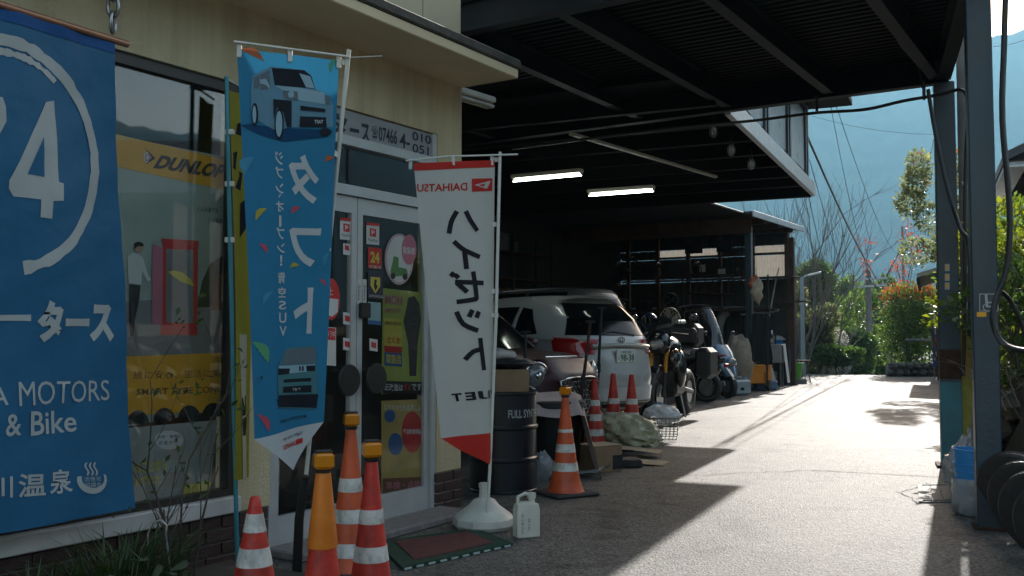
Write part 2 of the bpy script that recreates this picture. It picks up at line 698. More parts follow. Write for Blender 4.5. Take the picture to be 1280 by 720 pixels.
# ground sheet that reaches the hills
b = B()
rr = [0, 3, 6, 9, 12, 16, 20, 24, 28, 32, 36, 40, 45, 50, 56, 63, 72, 85, 100, 130, 180, 260, 400, 700, 1400]
NA = 96
vs_, fs_ = [], []
for i, r_ in enumerate(rr):
    for k in range(NA):
        a = 2 * math.pi * k / NA
        x, y = 5 + r_ * math.sin(a), 12 + r_ * math.cos(a)
        vs_.append((x, y, gz(x, y) - .05))
for i in range(len(rr) - 1):
    for k in range(NA):
        k2 = (k + 1) % NA
        fs_.append((i * NA + k, i * NA + k2, (i + 1) * NA + k2, (i + 1) * NA + k))
b.add(vs_, fs_)
struct(b, 'ground', M_DIRT, smooth=60)
# road and forecourt sheet
b = B()
ss = [-14, -10, -6, -2, 2, 6, 10, 14, 18, 22, 24, 25, 26, 27, 28, 29, 30, 32, 34, 37, 40, 45, 50, 60]
tt = [-13, -10, -8, -6, -4, -3, -2, -1, 0, .45]
def rfn(s, t):
    if s > 26 and t < -6:
        t = -6 - (t + 6) * -.0
    p = road_pt(s, t)
    return (p.x, p.y, gz(p.x, p.y) + (0.0))
vs_ = [rfn(s, t) for s in ss for t in tt]
n_ = len(tt)
fs_ = [(j * n_ + i, j * n_ + i + 1, (j + 1) * n_ + i + 1, (j + 1) * n_ + i) for j in range(len(ss) - 1) for i in range(n_ - 1) if not (ss[j] >= 26 and tt[i] < -6)]
b.add(vs_, fs_)
ROAD = struct(b, 'road', ASPH, smooth=60)
# seams and cracks of the road
M_CRACK = mat('crack_filler', (.03, .03, .028), .9, var=.3, scale=10)
def ribbon(pts, w, z):
    bb = B()
    pts = [Vector(p) for p in pts]
    q = []
    for i, p in enumerate(pts):
        t = pts[min(i + 1, len(pts) - 1)] - pts[max(i - 1, 0)]
        n = Vector((-t.y, t.x, 0)).normalized() * w * (.5 + .5 * rnd.random())
        q += [(p.x + n.x, p.y + n.y, z), (p.x - n.x, p.y - n.y, z)]
    bb.add(q, [(2 * i, 2 * i + 1, 2 * i + 3, 2 * i + 2) for i in range(len(pts) - 1)])
    return bb
def jag(p0, p1, n=14, amp=.03):
    p0, p1 = Vector(p0), Vector(p1)
    d = p1 - p0
    nn = Vector((-d.y, d.x, 0)).normalized()
    return [p0 + d * (k / n) + nn * rnd.uniform(-amp, amp) for k in range(n + 1)]
ribbon(jag(G(1015, 588), G(1182, 597), 16, .012), .012, .004).build('seam', M_CRACK, ROAD)
ribbon(jag(G(740, 600), G(1015, 588), 20, .05), .007, .004).build('crack', M_CRACK, ROAD)
ribbon(jag(G(850, 520), G(930, 497), 14, .08), .012, .004).build('crack', M_CRACK, ROAD)
ribbon(jag(G(1125, 615), G(1150, 632), 9, .03) , .006, .004).build('crack', M_CRACK, ROAD)
ribbon(jag(G(1125, 615), G(1160, 604), 9, .02) , .006, .004).build('crack', M_CRACK, ROAD)

# ---------------------------------------------------------------- hills
def fbm(x, y, seed=0):
    v = 0
    a = 1.0
    for o in range(5):
        f = 2 ** o
        v += a * math.sin(x * f * 1.3 + seed + 1.7 * o + 1.1 * math.sin(y * f * .9 + seed * 2 + o)) * math.cos(y * f * 1.1 - seed + 2.3 * o + .8 * math.sin(x * f * .7 + o))
        a *= .5
    return v
M_HILL = mat('cedar_forest_slope', (.022, .04, .02), .9, var=.65, scale=.03, bump=1.0, bscale=.1, detail=9)
b = B()
NA, NR = 220, 46
def hill(u, v):
    a = R(-100 + 285 * u)                      # azimuth, right of +Y
    r_ = 1250 + 600 * v
    base = 1.0
    el = 15.6 + 1.0 * math.sin(a * 3 + .5) + .8 * math.sin(a * 7.3 + 1) + .28 * math.sin(a * 23 + 2) + .12 * math.sin(a * 61)
    if a < R(10):
        el += 4.0 * (1 - math.exp(-(R(10) - a) * 3))
    if a > R(35):
        el -= 2.9 * (1 - math.exp(-(a - R(35)) * 3))
    top = math.tan(R(el)) * 1790 + 12
    vv = min(1, v / .9)
    h = top * (vv ** 1.15) * (1 - .35 * max(0, (v - .9) / .1))
    h += (fbm(a * 14, v * 5, 3) * 24 + fbm(a * 90, v * 40, 1) * 5) * min(1, v * 4) * (1 - .6 * vv)
    h += abs(math.sin(a * 420 + v * 90)) * 6.5 * (v > .8)
    return (r_ * math.sin(a), r_ * math.cos(a), h - 12)
b.grid(hill, NA * 2, NR)
struct(b, 'hill', M_HILL, smooth=180)

# ---------------------------------------------------------------- foliage tools
def leaf_mesh(name, pts, dirs, size, material, parent=None, kind=None, aspect=.5, rs=np.random.RandomState(1), fold=.25):
    """many small folded leaves (two triangles pairs each) in one mesh; pts Nx3, dirs Nx3 growth directions"""
    n = len(pts)
    d = dirs + rs.normal(0, .45, (n, 3))
    d /= np.linalg.norm(d, axis=1)[:, None] + 1e-9
    w = np.cross(d, rs.normal(0, 1, (n, 3)))
    w /= np.linalg.norm(w, axis=1)[:, None] + 1e-9
    nn = np.cross(d, w)
    sz = size * rs.uniform(.6, 1.35, n)[:, None]
    a = pts
    mid = pts + d * sz * .5
    c = pts + d * sz + nn * sz * -.12
    l = mid + w * sz * aspect * .5 + nn * sz * fold * .5
    r = mid - w * sz * aspect * .5 + nn * sz * fold * .5
    co = np.stack([a, l, c, r], 1).reshape(-1, 3)
    me = bpy.data.meshes.new(name)
    me.vertices.add(4 * n)
    me.vertices.foreach_set('co', co.astype(np.float32).ravel())
    idx = np.arange(n)[:, None] * 4
    tri = np.concatenate([idx + np.array([[0, 1, 2]]), idx + np.array([[0, 2, 3]])], 1).reshape(-1)
    me.loops.add(6 * n)
    me.loops.foreach_set('vertex_index', tri.astype(np.int32))
    me.polygons.add(2 * n)
    me.polygons.foreach_set('loop_start', np.arange(0, 6 * n, 3, dtype=np.int32))
    me.update(calc_edges=True)
    me.validate()
    me.materials.append(material)
    o = bpy.data.objects.new(name, me)
    scene.collection.objects.link(o)
    if parent is not None:
        o.parent = parent
    if kind:
        o['kind'] = kind
    return o
def crown_points(rs, blobs, n, shell=.55):
    """points in a set of ellipsoid clumps (c, r): mostly near their surfaces, more on top"""
    w = np.array([r[0] * r[1] + r[0] * r[2] for c, r in blobs])
    pick = rs.choice(len(blobs), n, p=w / w.sum())
    c = np.array([b_[0] for b_ in blobs])[pick]
    r = np.array([b_[1] for b_ in blobs])[pick]
    d = rs.normal(0, 1, (n, 3))
    d /= np.linalg.norm(d, axis=1)[:, None]
    k = (shell + (1 - shell) * rs.uniform(0, 1, n)) ** .6 * rs.normal(1, .1, n)
    return c + d * r * k[:, None], d
def branchy(bb, p, d, L, r, depth, rs, spread=.55, up=.15, n=3, tips=None, seg=3):
    p = Vector(p)
    d = Vector(d).normalized()
    pts, rad = [p.copy()], [r]
    for k in range(seg):
        d = (d + Vector((rs.gauss(0, .12), rs.gauss(0, .12), rs.gauss(0, .08) + up * .25))).normalized()
        p = p + d * (L / seg)
        pts.append(p.copy())
        rad.append(r * (1 - .45 * (k + 1) / seg))
    bb.tube(pts, rad, n=5 if depth < 3 else 7)
    if depth == 0:
        if tips is not None:
            tips.append(p)
        return
    for k in range(n):
        q = pts[rs.randint(1, seg)]
        a = Vector((rs.gauss(0, 1), rs.gauss(0, 1), rs.gauss(0, .6) + up)).normalized()
        branchy(bb, q, d * (1 - spread) + a * spread, L * rs.uniform(.55, .8), r * .52, depth - 1, rs, spread, up, n, tips, seg)

# ================================================================ OFFICE BUILDING
M_CREAM = mat('cream_render', (.56, .47, .29), .9, var=.12, scale=1.3, bump=.35, bscale=55, detail=8)
def weather(m, amount=.45, sx=7.0, sz=.5, dark=(.42, .38, .30)):
    """rain streaks and grime with a shape of their own, multiplied over the base tint"""
    nt = m.node_tree
    b = nt.nodes['Principled BSDF']
    src = b.inputs['Base Color'].links[0].from_socket
    tc = nt.nodes.new('ShaderNodeTexCoord')
    mp = nt.nodes.new('ShaderNodeMapping')
    mp.inputs['Scale'].default_value = (sx, sx, sz)
    nt.links.new(tc.outputs['Object'], mp.inputs[0])
    n = nt.nodes.new('ShaderNodeTexNoise')
    n.inputs['Scale'].default_value = 1.0
    n.inputs['Detail'].default_value = 7
    n.inputs['Roughness'].default_value = .65
    nt.links.new(mp.outputs[0], n.inputs['Vector'])
    rp = nt.nodes.new('ShaderNodeValToRGB')
    rp.color_ramp.elements[0].position = .36
    rp.color_ramp.elements[0].color = (*dark, 1)
    rp.color_ramp.elements[1].position = .58
    rp.color_ramp.elements[1].color = (1, 1, 1, 1)
    nt.links.new(n.outputs[0], rp.inputs[0])
    mx = nt.nodes.new('ShaderNodeMix')
    mx.data_type = 'RGBA'
    mx.blend_type = 'MULTIPLY'
    mx.inputs[0].default_value = amount
    nt.links.new(src, mx.inputs[6])
    nt.links.new(rp.outputs[0], mx.inputs[7])
    nt.links.new(mx.outputs[2], b.inputs['Base Color'])
    return m
weather(M_CREAM, .34, 6.0, .45)
M_CREAM2 = mat('cream_soffit', (.58, .48, .30), .85, var=.08, scale=2.5, bump=.15, bscale=60)
M_WFRAME = mat('dark_bronze_frame', (.055, .05, .045), .45, .5, var=.15)
M_SIDING = mat('cream_siding', (.42, .37, .24), .7, var=.08, scale=2)
M_RUSTDARK = mat('dark_flashing', (.05, .045, .035), .8, var=.4, scale=8, bump=.3)
M_ALU = mat('aluminium', (.45, .46, .46), .38, .75, var=.08, scale=9)
M_ALUW = mat('pale_aluminium', (.52, .53, .52), .45, .35, var=.07, scale=7)
M_SILL = mat('sill_paint', (.55, .53, .50), .6, var=.12, scale=5, bump=.1)
M_BRICK = mat('brown_brick_tile', (.05, .027, .024), .45, var=.3, scale=14, bump=.25, bscale=80)
M_MORTAR = mat('grey_mortar', (.19, .17, .16), .95, var=.2, scale=20, bump=.4)
M_GLASS = mat_glass('window_glass', (.93, .95, .95))
M_GLASSD = mat_glass('door_glass', (.93, .95, .95), .45)
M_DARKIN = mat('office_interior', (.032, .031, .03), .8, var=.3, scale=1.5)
M_BLACKPL = mat('black_plastic', (.012, .012, .012), .5, var=.3, scale=20)
M_SIGNGREY = mat('sign_grey', (.30, .31, .31), .55, var=.08, scale=4)
M_NAVY = mat('navy_paint', (.018, .022, .045), .5)
M_CHROME = mat('chrome', (.6, .6, .62), .12, 1.0, var=.05)
M_RUBBER = mat('rubber', (.016, .016, .016), .75, var=.3, scale=25, bump=.2)
M_STEEL = mat('steel', (.32, .32, .32), .35, .9, var=.15, scale=12)

office = thing('office_building', 'cream rendered office with glass doors and a concrete canopy', 'building', OFF, OROT)
def cell_wall(xs, zs, holes, y0, y1):
    """one connected wall with rectangular openings"""
    bm_v, idx, fs = [], {}, []
    def vid(i, j, k):
        key = (i, j, k)
        if key not in idx:
            idx[key] = len(bm_v)
            bm_v.append((xs[i], (y0, y1)[k], zs[j]))
        return idx[key]
    def solid(i, j):
        if not (0 <= i < len(xs) - 1 and 0 <= j < len(zs) - 1):
            return False
        cx, cz = (xs[i] + xs[i + 1]) / 2, (zs[j] + zs[j + 1]) / 2
        return not any(a < cx < b_ and c < cz < d for a, b_, c, d in holes)
    for i in range(len(xs) - 1):
        for j in range(len(zs) - 1):
            if not solid(i, j):
                continue
            fs.append((vid(i, j, 0), vid(i + 1, j, 0), vid(i + 1, j + 1, 0), vid(i, j + 1, 0)))
            fs.append((vid(i, j, 1), vid(i, j + 1, 1), vid(i + 1, j + 1, 1), vid(i + 1, j, 1)))
            if not solid(i - 1, j):
                fs.append((vid(i, j, 0), vid(i, j + 1, 0), vid(i, j + 1, 1), vid(i, j, 1)))
            if not solid(i + 1, j):
                fs.append((vid(i + 1, j, 0), vid(i + 1, j, 1), vid(i + 1, j + 1, 1), vid(i + 1, j + 1, 0)))
            if not solid(i, j - 1):
                fs.append((vid(i, j, 0), vid(i, j, 1), vid(i + 1, j, 1), vid(i + 1, j, 0)))
            if not solid(i, j + 1):
                fs.append((vid(i, j + 1, 0), vid(i + 1, j + 1, 0), vid(i + 1, j + 1, 1), vid(i, j + 1, 1)))
    return B().add(bm_v, fs)
DX0, DX1, DZ1 = -1.86, -.29, 2.70
WX0, WX1, WZ0, WZ1 = -4.9, -2.10, .375, 2.665
cell_wall([-7.5, WX0, WX1, DX0, DX1, 0], [.0, .285, .375, WZ1, DZ1, 3.1], [(WX0, WX1, 0, WZ1), (DX0, DX1, 0, DZ1), (DX1, 0, 0, .2851), (WX1, DX0, 0, .2851)], 0, .18).build('wall', M_CREAM, office)
# garage side of the office
B().bx(-.18, 0, .183, 9, 0, 3.1).build('side_wall', M_CREAM, office)
B().bx(-7.5, 0, 0.02, .2, 3.22, 5.6).build('upper_wall', M_CREAM, office)
for k in range(16):
    x = -.02 - .46 * k
    B().bx(x - .452, x, -.004, .018, 3.26, 5.6, .004).build('siding_panel', M_SIDING, office)
can = B().bx(-7.5, 0.0, -.5, .2, 3.1, 3.165, .006).build('canopy_slab', M_CREAM2, office)
B().bx(-7.5, .02, -.515, .2, 3.168, 3.235, .01).build('roof_edge', M_RUSTDARK, can)
# brick plinth: bricks are single pieces on a mortar bed
plinth = B().bx(WX0, WX1, .012, .17, 0, .284).build('brick_plinth', M_MORTAR, office)
bw, bh, jt = .205, .062, .009
brick_me = B().bx(0, bw, -.004, .03, 0, bh, .004).mesh('brick')
brick_me.materials.append(M_BRICK)
half_me = B().bx(0, bw * .48, -.004, .03, 0, bh, .004).mesh('brick')
half_me.materials.append(M_BRICK)
for r_ in range(4):
    x = WX1 - .004
    first = True
    while x > -3.9:
        if first and r_ % 2:
            w, me = bw * .48, half_me
        else:
            w, me = bw, brick_me
        first = False
        x -= w
        share(me, 'brick', plinth, (x, rnd.uniform(-.002, .002), .003 + r_ * (bh + jt)), (0, 0, rnd.uniform(-.006, .006)))
        x -= jt
pier = B().bx(DX1 + .004, -.004, .012, .17, 0, .284).build('brick_pier', M_MORTAR, office)
for r_ in range(4):
    x = 0.008
    for q in range(2 if r_ % 2 == 0 else 2):
        me = brick_me if (q + r_) % 2 == 0 else half_me
        w = bw if me is brick_me else bw * .48
        x -= w
        share(me, 'brick', pier, (x, rnd.uniform(-.002, .002), .003 + r_ * (bh + jt)))
        x -= jt
pier2 = B().bx(WX1 + .001, DX0 - .001, .012, .17, 0, .284).build('brick_pier', M_MORTAR, office)
for r_ in range(4):
    share(brick_me, 'brick', pier2, (WX1 + .017, 0, .003 + r_ * (bh + jt)))
# window
win = B()
win.bx(WX0, WX1, -.035, .12, .287, .374, .006)
win.build('window_sill', M_SILL, office)
wf = cell_wall([WX0, WX0 + .05, WX1 - .05, WX1], [WZ0 + .002, WZ0 + .04, WZ1 - .06, WZ1 - .002], [(WX0 + .05, WX1 - .05, WZ0 + .04, WZ1 - .06)], .02, .09).build('window_frame', M_WFRAME, office)
B().bx(WX0 + .045, WX1 - .045, .05, .055, WZ0 + .035, WZ1 - .055).build('pane', M_GLASS, wf)
# doors
dfr = cell_wall([DX0, DX0 + .045, DX1 - .05, DX1], [0.0, .03, 2.15, 2.215, 2.47, 2.53, DZ1 - .002], [(DX0 + .045, DX1 - .05, .03, 2.15), (DX0 + .045, DX1 - .05, 2.215, 2.47), (DX0 + .045, DX1 - .05, 2.53, DZ1)], .01, .11).build('door_frame', M_ALUW, office)
B().bx(DX0 + .04, DX1 - .045, .055, .06, 2.21, 2.475).build('transom_pane', M_GLASSD, dfr)
def door_leaf(x0, x1, hx):
    d = cell_wall([x0, x0 + .05, x1 - .05, x1], [.032, .20, 2.04, 2.145], [(x0 + .05, x1 - .05, .20, 2.04)], .035, .075)
    d = d.build('door', M_ALUW, office)
    B().bx(x0 + .045, x1 - .045, .052, .058, .195, 2.045).build('pane', M_GLASSD, d)
    hz = FL(437, 475)[1]
    B().lathe([(0.0, 0), (.094, .002), (.1, .008), (.1, .018), (.09, .026), (0, .03)], (hx, -.035, hz), 28, 'y').build('handle', M_BLACKPL, d, smooth=40)
    B().tube([(hx, .04, hz + .06), (hx, -.02, hz + .06)], .012).build('handle_stem', M_ALU, d)
    return d
xm = FL(451, 400)[0]
dl = door_leaf(DX0 + .048, xm - .003, FL(436, 475, -.02)[0])
dr = door_leaf(xm + .003, DX1 - .053, FL(470, 475, -.02)[0])
lk = FL(459, 388)
B().bx(lk[0] - .045, lk[0] + .045, .005, .034, lk[1] - .05, lk[1] + .05, .006).build('lock', M_BLACKPL, dr)
B().bx(-1.9, -.25, -.30, .0, .0, .05, .01).build('threshold_step', M_MORTAR, office)
# fascia sign over the doors
sg = B().bx(DX0 + .046, DX1 - .052, .02, .05, 2.531, DZ1 - .006).build('sign_board', M_SIGNGREY, office)
SS = plane_surf(.02)
print_text(SS, 'ース', PB(437, 151, 462, 176, 5, 5), M_NAVY, sg, bold=.03)
print_text(SS, 'モータ', PB(345, 124, 434, 151, 20, 20), M_NAVY, sg, bold=.03)
print_text(SS, '☎', PB(464, 157, 472, 172, 2, 2), M_NAVY, sg)
print_text(SS, '07466', PB(473, 158, 496, 176, 5, 5), M_NAVY, sg, bold=.015)
print_text(SS, '4-', PB(499, 166, 512, 184, 2, 2), M_NAVY, sg, bold=.02)
print_text(SS, '0108', PB(515, 164, 546, 175, 8, 8), M_NAVY, sg, bold=.015)
print_text(SS, '0512', PB(515, 179, 546, 190, 7, 7), M_NAVY, sg, bold=.015)
# room behind the glass
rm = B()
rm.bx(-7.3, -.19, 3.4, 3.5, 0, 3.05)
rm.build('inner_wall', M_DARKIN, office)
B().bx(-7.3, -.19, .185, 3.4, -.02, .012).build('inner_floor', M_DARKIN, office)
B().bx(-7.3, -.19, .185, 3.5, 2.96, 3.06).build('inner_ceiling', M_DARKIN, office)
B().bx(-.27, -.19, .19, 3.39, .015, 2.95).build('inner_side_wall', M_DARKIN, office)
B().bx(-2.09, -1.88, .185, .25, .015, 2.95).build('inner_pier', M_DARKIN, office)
# office things dimly seen through the doors
M_WOODD = mat('dark_wood', (.07, .04, .02), .6, var=.3, scale=6)
M_PAPER = mat('paper', (.6, .58, .52), .8, var=.1)
M_RED = mat('red_print', (.55, .03, .025), .6, var=.05)
M_YEL = mat('yellow_print', (.65, .52, .08), .6, var=.08)
M_ORG = mat('orange_print', (.75, .36, .02), .6, var=.08)
M_WHT = mat('white_print', (.62, .62, .58), .6, var=.05)
M_BLK = mat('black_print', (.012, .012, .014), .6)
M_GRN = mat('green_print', (.08, .22, .06), .6)
M_PNK = mat('pink_print', (.5, .16, .2), .6)
M_BLU = mat('blue_print', (.03, .12, .3), .6)
M_SKYP = mat('printed_sky', (.36, .40, .33), .6, var=.25, scale=1.8)
M_GRNDP = mat('printed_field', (.22, .21, .19), .6, var=.2, scale=2)
M_TREEP = mat('printed_trees', (.03, .04, .02), .7, var=.5, scale=12)
M_SKIN = mat('printed_skin', (.45, .28, .18), .6)
M_BROWN = mat('brown_print', (.16, .06, .02), .6)
cab = thing('filing_cabinet', 'dim cabinet inside the office seen through the left door', 'cabinet', LW(-1.65, 2.3, .012), OROT)
B().bx(-.4, .4, 0, .45, 0, .9, .01).build('body', M_STEEL, cab)
for k in range(3):
    B().bx(-.38, .38, -.016, -.002, .04 + .29 * k, .31 + .29 * k, .006).build('drawer', M_STEEL, cab)
tb = thing('counter_desk', 'wooden counter inside the office behind the right door', 'desk', LW(-.85, 1.7, .012), OROT)
B().bx(-.5, .5, 0, .5, .0, .78, .01).build('body', M_WOODD, tb)
B().bx(-.55, .55, -.05, .55, .782, .82, .008).build('desk_top', M_PAPER, tb)
ch = thing('office_chair', 'grey steel-framed chair just inside the left glass door', 'chair', LW(-1.45, .75, .012), OROT)
B().box((0, 0, .45), (.44, .42, .05), None, .02).build('seat', M_DARKIN, ch)
B().box((0, .2, .72), (.42, .04, .34), None, .015).build('backrest', M_DARKIN, ch)
for sx in (-.19, .19):
    B().tube([(sx, -.18, 0), (sx, -.19, .42), (sx, -.17, .425)], .012).build('leg', M_CHROME, ch)
    B().tube([(sx, .2, 0), (sx, .18, .42), (sx, .225, .75)], .012).build('leg', M_CHROME, ch)

# ---------------------------------------------------------------- posters in the shop window
def sheet_on(y, name, quad, material, label, cat, group=None, th=.003):
    """flat sheet hanging at office depth y; quad = 4 photo pixels BL, BR, TR, TL -> a thing of its own with a Surf for its print"""
    q = [FL(*p, y) for p in quad]
    cx = sum(p[0] for p in q) / 4
    cz = min(p[1] for p in q)
    o = thing(name, label, cat, LW(cx, y, cz), OROT, group)
    sf = Surf(lambda u, v, l: Vector((u - cx, -l, v - cz)), lambda px, py: FL(px, py, y))
    bb = B().prism([Vector((p[0] - cx, 0, p[1] - cz)) for p in q], (0, th, 0))
    bb.build('sheet', material, o)
    return o, sf
PY = .095
po, ps = sheet_on(PY, 'tyre_poster', [(150, 535), (298, 508), (292, 198), (138, 168)], M_SKYP, 'large tyre advert poster with orange header behind the shop window', 'poster')
print_poly(ps, [[(60, 148), (292, 202), (292, 240), (60, 190)]], M_ORG, po, 'header')
print_text(ps, 'DUNLOP', PB(196, 193, 280, 211, 13, 13), M_BLK, po, bold=.05, shear=.12)
print_poly(ps, [circle_px(184, 197, 5, 7, 16)], M_WHT, po, 'emblem', .003)
print_poly(ps, [[(180, 184), (194, 198), (181, 206), (189, 197)]], M_BLK, po, 'emblem_arrow', .0035)
print_text(ps, 'D', PB(181, 193, 187, 201, 0), M_RED, po, lift=.0045)
print_poly(ps, [[(150, 378), (298, 366), (298, 455), (150, 452)]], M_GRNDP, po, 'ground_print', .002)
print_poly(ps, [[(246, 384), (252, 352), (262, 330), (280, 318), (298, 330), (298, 384)]], M_TREEP, po, 'tree_print', .003)
print_poly(ps, [[(262, 388), (270, 345), (290, 338), (297, 345), (297, 386)]], M_BROWN, po, 'shed_print', .004)
print_text(ps, 'どんな道でも', PB(246, 258, 272, 264, 2, 2), M_BLK, po)
print_text(ps, 'どんな時でも', PB(260, 272, 286, 278, 2, 2), M_BLK, po)
# red door frame and a man in a white shirt
print_poly(ps, [[(201, 298), (248, 301), (248, 308), (247, 312), (246, 419), (200, 419), (203, 306)]], M_RED, po, 'door_print', .004)
print_poly(ps, [[(207, 311), (241, 313), (241, 404), (207, 403)]], M_GRNDP, po, 'doorway_print', .0048)
print_poly(ps, [[(190, 305), (203, 310), (202, 406), (189, 405)]], M_PNK, po, 'open_door_print', .0052)
print_poly(ps, [[(209, 340), (217, 338), (228, 341), (238, 349), (242, 358), (225, 352)]], M_YEL, po, 'umbrella_print', .0056)
print_poly(ps, [[(159, 322), (165, 316), (172, 317), (178, 322), (184, 342), (188, 350), (184, 352), (177, 338), (176, 356), (160, 354)]], M_WHT, po, 'shirt_print', .004)
print_poly(ps, [[(161, 355), (175, 357), (173, 378), (168, 400), (166, 420), (162, 420), (161, 398)]], M_BLK, po, 'trousers_print', .0045)
print_poly(ps, [circle_px(173, 310, 5, 7, 14)], M_SKIN, po, 'face_print', .0045)
print_poly(ps, [[(167, 312), (167, 304), (172, 302), (178, 304), (179, 308), (171, 308)]], M_BLK, po, 'hair_print', .0055)
# lower half: orange strip with a row of tyres
print_poly(ps, [[(150, 446), (298, 440), (298, 512), (150, 520)]], M_ORG, po, 'strip_print', .003)
print_text(ps, '故に安心、生活に楽しい', PB(166, 464, 296, 474, -3, -3), M_BROWN, po, lift=.004)
print_text(ps, 'SMART TYRE CONCEPT', PB(170, 486, 296, 494, -4, -4), M_BROWN, po, lift=.004, bold=.02)
for cx in (172, 205, 236, 266, 292):
    print_poly(ps, [circle_px(cx, 530 - (cx - 172) * .1, 14, 17, 18, 180, 360)], M_BLK, po, 'tyre_print', .0045)
kp, ks = sheet_on(.07, 'battery_board', [(168, 632), (262, 614), (272, 525), (160, 535)], mat('printed_board', (.34, .34, .30), .5, var=.08), 'pale printed board with speech bubble at the window bottom', 'poster')
print_poly(ks, [circle_px(211, 550, 18, 12, 24)], M_WHT, kp, 'speech_bubble', .002)
print_text(ks, '点検・整備も', PB(196, 544, 226, 548, -1, -1), M_BLK, kp)
print_text(ks, 'おまかせ', PB(198, 551, 222, 556, -1, -1), M_BLK, kp)
print_text(ks, 'のことなら', PB(168, 578, 208, 592, -4, -4), M_YEL, kp, bold=.03)
print_text(ks, 'お求めた', PB(168, 596, 200, 608, -3, -3), M_YEL, kp, bold=.03)
print_poly(ks, [[(226, 626), (262, 616), (266, 604), (256, 600), (246, 604), (230, 606)]], M_YEL, kp, 'swoosh_print', .002)
st, sts = sheet_on(.045, 'round_sticker', [(288, 604), (306, 600), (306, 562), (288, 566)], M_GRNDP, 'round red sticker on a square in the lower window corner', 'sticker', th=.001)
print_poly(sts, [circle_px(297, 583, 9.5, 19)], M_RED, st, 'disc', .002)
print_poly(sts, [[(291, 584), (293, 581), (303, 581), (304, 584)]], M_WHT, st, 'emblem', .003)
nt_, nts = sheet_on(.085, 'price_card', [(274, 560), (296, 556), (296, 540), (274, 543)], M_PAPER, 'small price card beside the pale board in the window', 'card')
print_text(nts, 'タイヤ交換', PB(277, 548, 293, 552, -1, -1), M_BLK, nt_)

# ---------------------------------------------------------------- stickers and posters on the doors
DY = .048
def sticker(quad, material, name, label, prints=(), y=DY, cat='sticker', group=None):
    o, sf = sheet_on(y, name, quad, material, label, cat, group, .001)
    for k, pr in enumerate(prints):
        if pr[0] == 'p':
            print_poly(sf, [pr[1]], pr[2], o, pr[3], .0012 + .0006 * k)
        else:
            print_text(sf, pr[1], pr[2], pr[3], o, 'lettering', .0014 + .0006 * k, bold=pr[4] if len(pr) > 4 else 0)
    return o
def rect(x0, y0, x1, y1, sl=1.5, sr=1.5):
    return [(x0, y1), (x1, y1 + sr), (x1, y0 + sl), (x0, y0)]
for px, py, lab in ((433, 287, 'white payment sticker with red square on the left door top'), (466, 293, 'white payment sticker with red square on the right door top')):
    sticker(rect(px - 8, py - 12, px + 8, py + 12), M_WHT, 'payment_sticker', lab, [('p', rect(px - 4, py - 8, px + 4, py + 2), M_RED, 'logo_square'), ('t', 'P', rect(px - 2, py - 6, px + 2, py), M_WHT, .03), ('t', 'PayPay', rect(px - 6, py + 5, px + 6, py + 9), M_BLK), ('p', rect(px - 8, py - 15, px + 8, py - 11.5), M_RED, 'top_band')], group='payment stickers')
sticker(rect(429, 304, 438, 318), M_WHT, 'payment_sticker', 'tiny white payment sticker below the larger left one', [('p', rect(431, 306, 436, 312), M_RED, 'logo_square')], group='payment stickers')
sticker(rect(460, 309, 477, 335), M_RED, 'hours_sticker', 'red sticker with yellow 24 on the right door', [('t', '24', rect(463, 314, 474, 328), M_YEL, .04), ('t', '作業中', rect(461, 331, 476, 335), M_WHT)])
sticker(rect(460, 339, 479, 373), M_NAVY, 'crest_sticker', 'navy sticker with yellow shield on the right door', [('p', [(463, 346), (475, 347), (475, 358), (469, 367), (463, 357)], M_YEL, 'shield'), ('p', [(468, 349), (471, 350), (470, 355), (472, 358), (469, 364), (467, 357)], M_BLK, 'horse_mark'), ('t', 'SAPHOPOLIS', rect(461, 368, 478, 371), M_WHT)])
sticker(rect(460, 377, 476, 404), mat('pale_blue_print', (.25, .4, .42), .6), 'guide_sticker', 'pale blue guide sticker below the shield sticker', [('p', rect(460, 400, 476, 405), M_BLU, 'band')])
sticker(circle_px(499, 324, 18, 32, 30), mat('pale_pink_print', (.5, .36, .36), .6), 'pet_sticker', 'oval pink bordered sticker with a scooter drawing on right door', [('p', circle_px(499, 324, 15.5, 29, 30), M_WHT, 'face'), ('p', [(488, 338), (492, 320), (498, 322), (498, 334), (508, 336), (510, 344), (488, 346)], M_GRN, 'scooter_print'), ('p', circle_px(491, 345, 3, 4, 12), M_BLK, 'wheel_print'), ('p', circle_px(506, 346, 3, 4, 12), M_BLK, 'wheel_print'), ('p', circle_px(511, 312, 9, 19, 24), M_PNK, 'corner_disc'), ('t', '取扱店', rect(503, 308, 518, 317), M_WHT, .03)])
sticker(circle_px(414, 374, 11, 26, 28), M_RED, 'notice_sticker', 'round red and white notice on the left door edge', [('p', [(404, 372), (423, 374), (422, 390), (415, 396), (406, 392)], M_WHT, 'panel'), ('t', '国土', rect(404, 358, 416, 368), M_WHT)])
sticker(rect(403, 408, 420, 456), M_PAPER, 'camera_notice', 'white card with red heading on the left door', [('p', rect(404, 409, 419, 424), M_RED, 'heading'), ('t', 'カメラ中', rect(405, 412, 418, 421), M_WHT)])
for px, py, lab in ((434, 398, 'little orange and white label on the left door'), (434, 430, 'lower little white label with red square on the left door'), (467, 431, 'little white label with red square beside the door handle')):
    sticker(rect(px - 5, py - 8, px + 5, py + 7), M_WHT, 'door_label', lab, [('p', rect(px - 3, py - 4, px + 3, py + 3), M_RED, 'square')], group='small door labels')
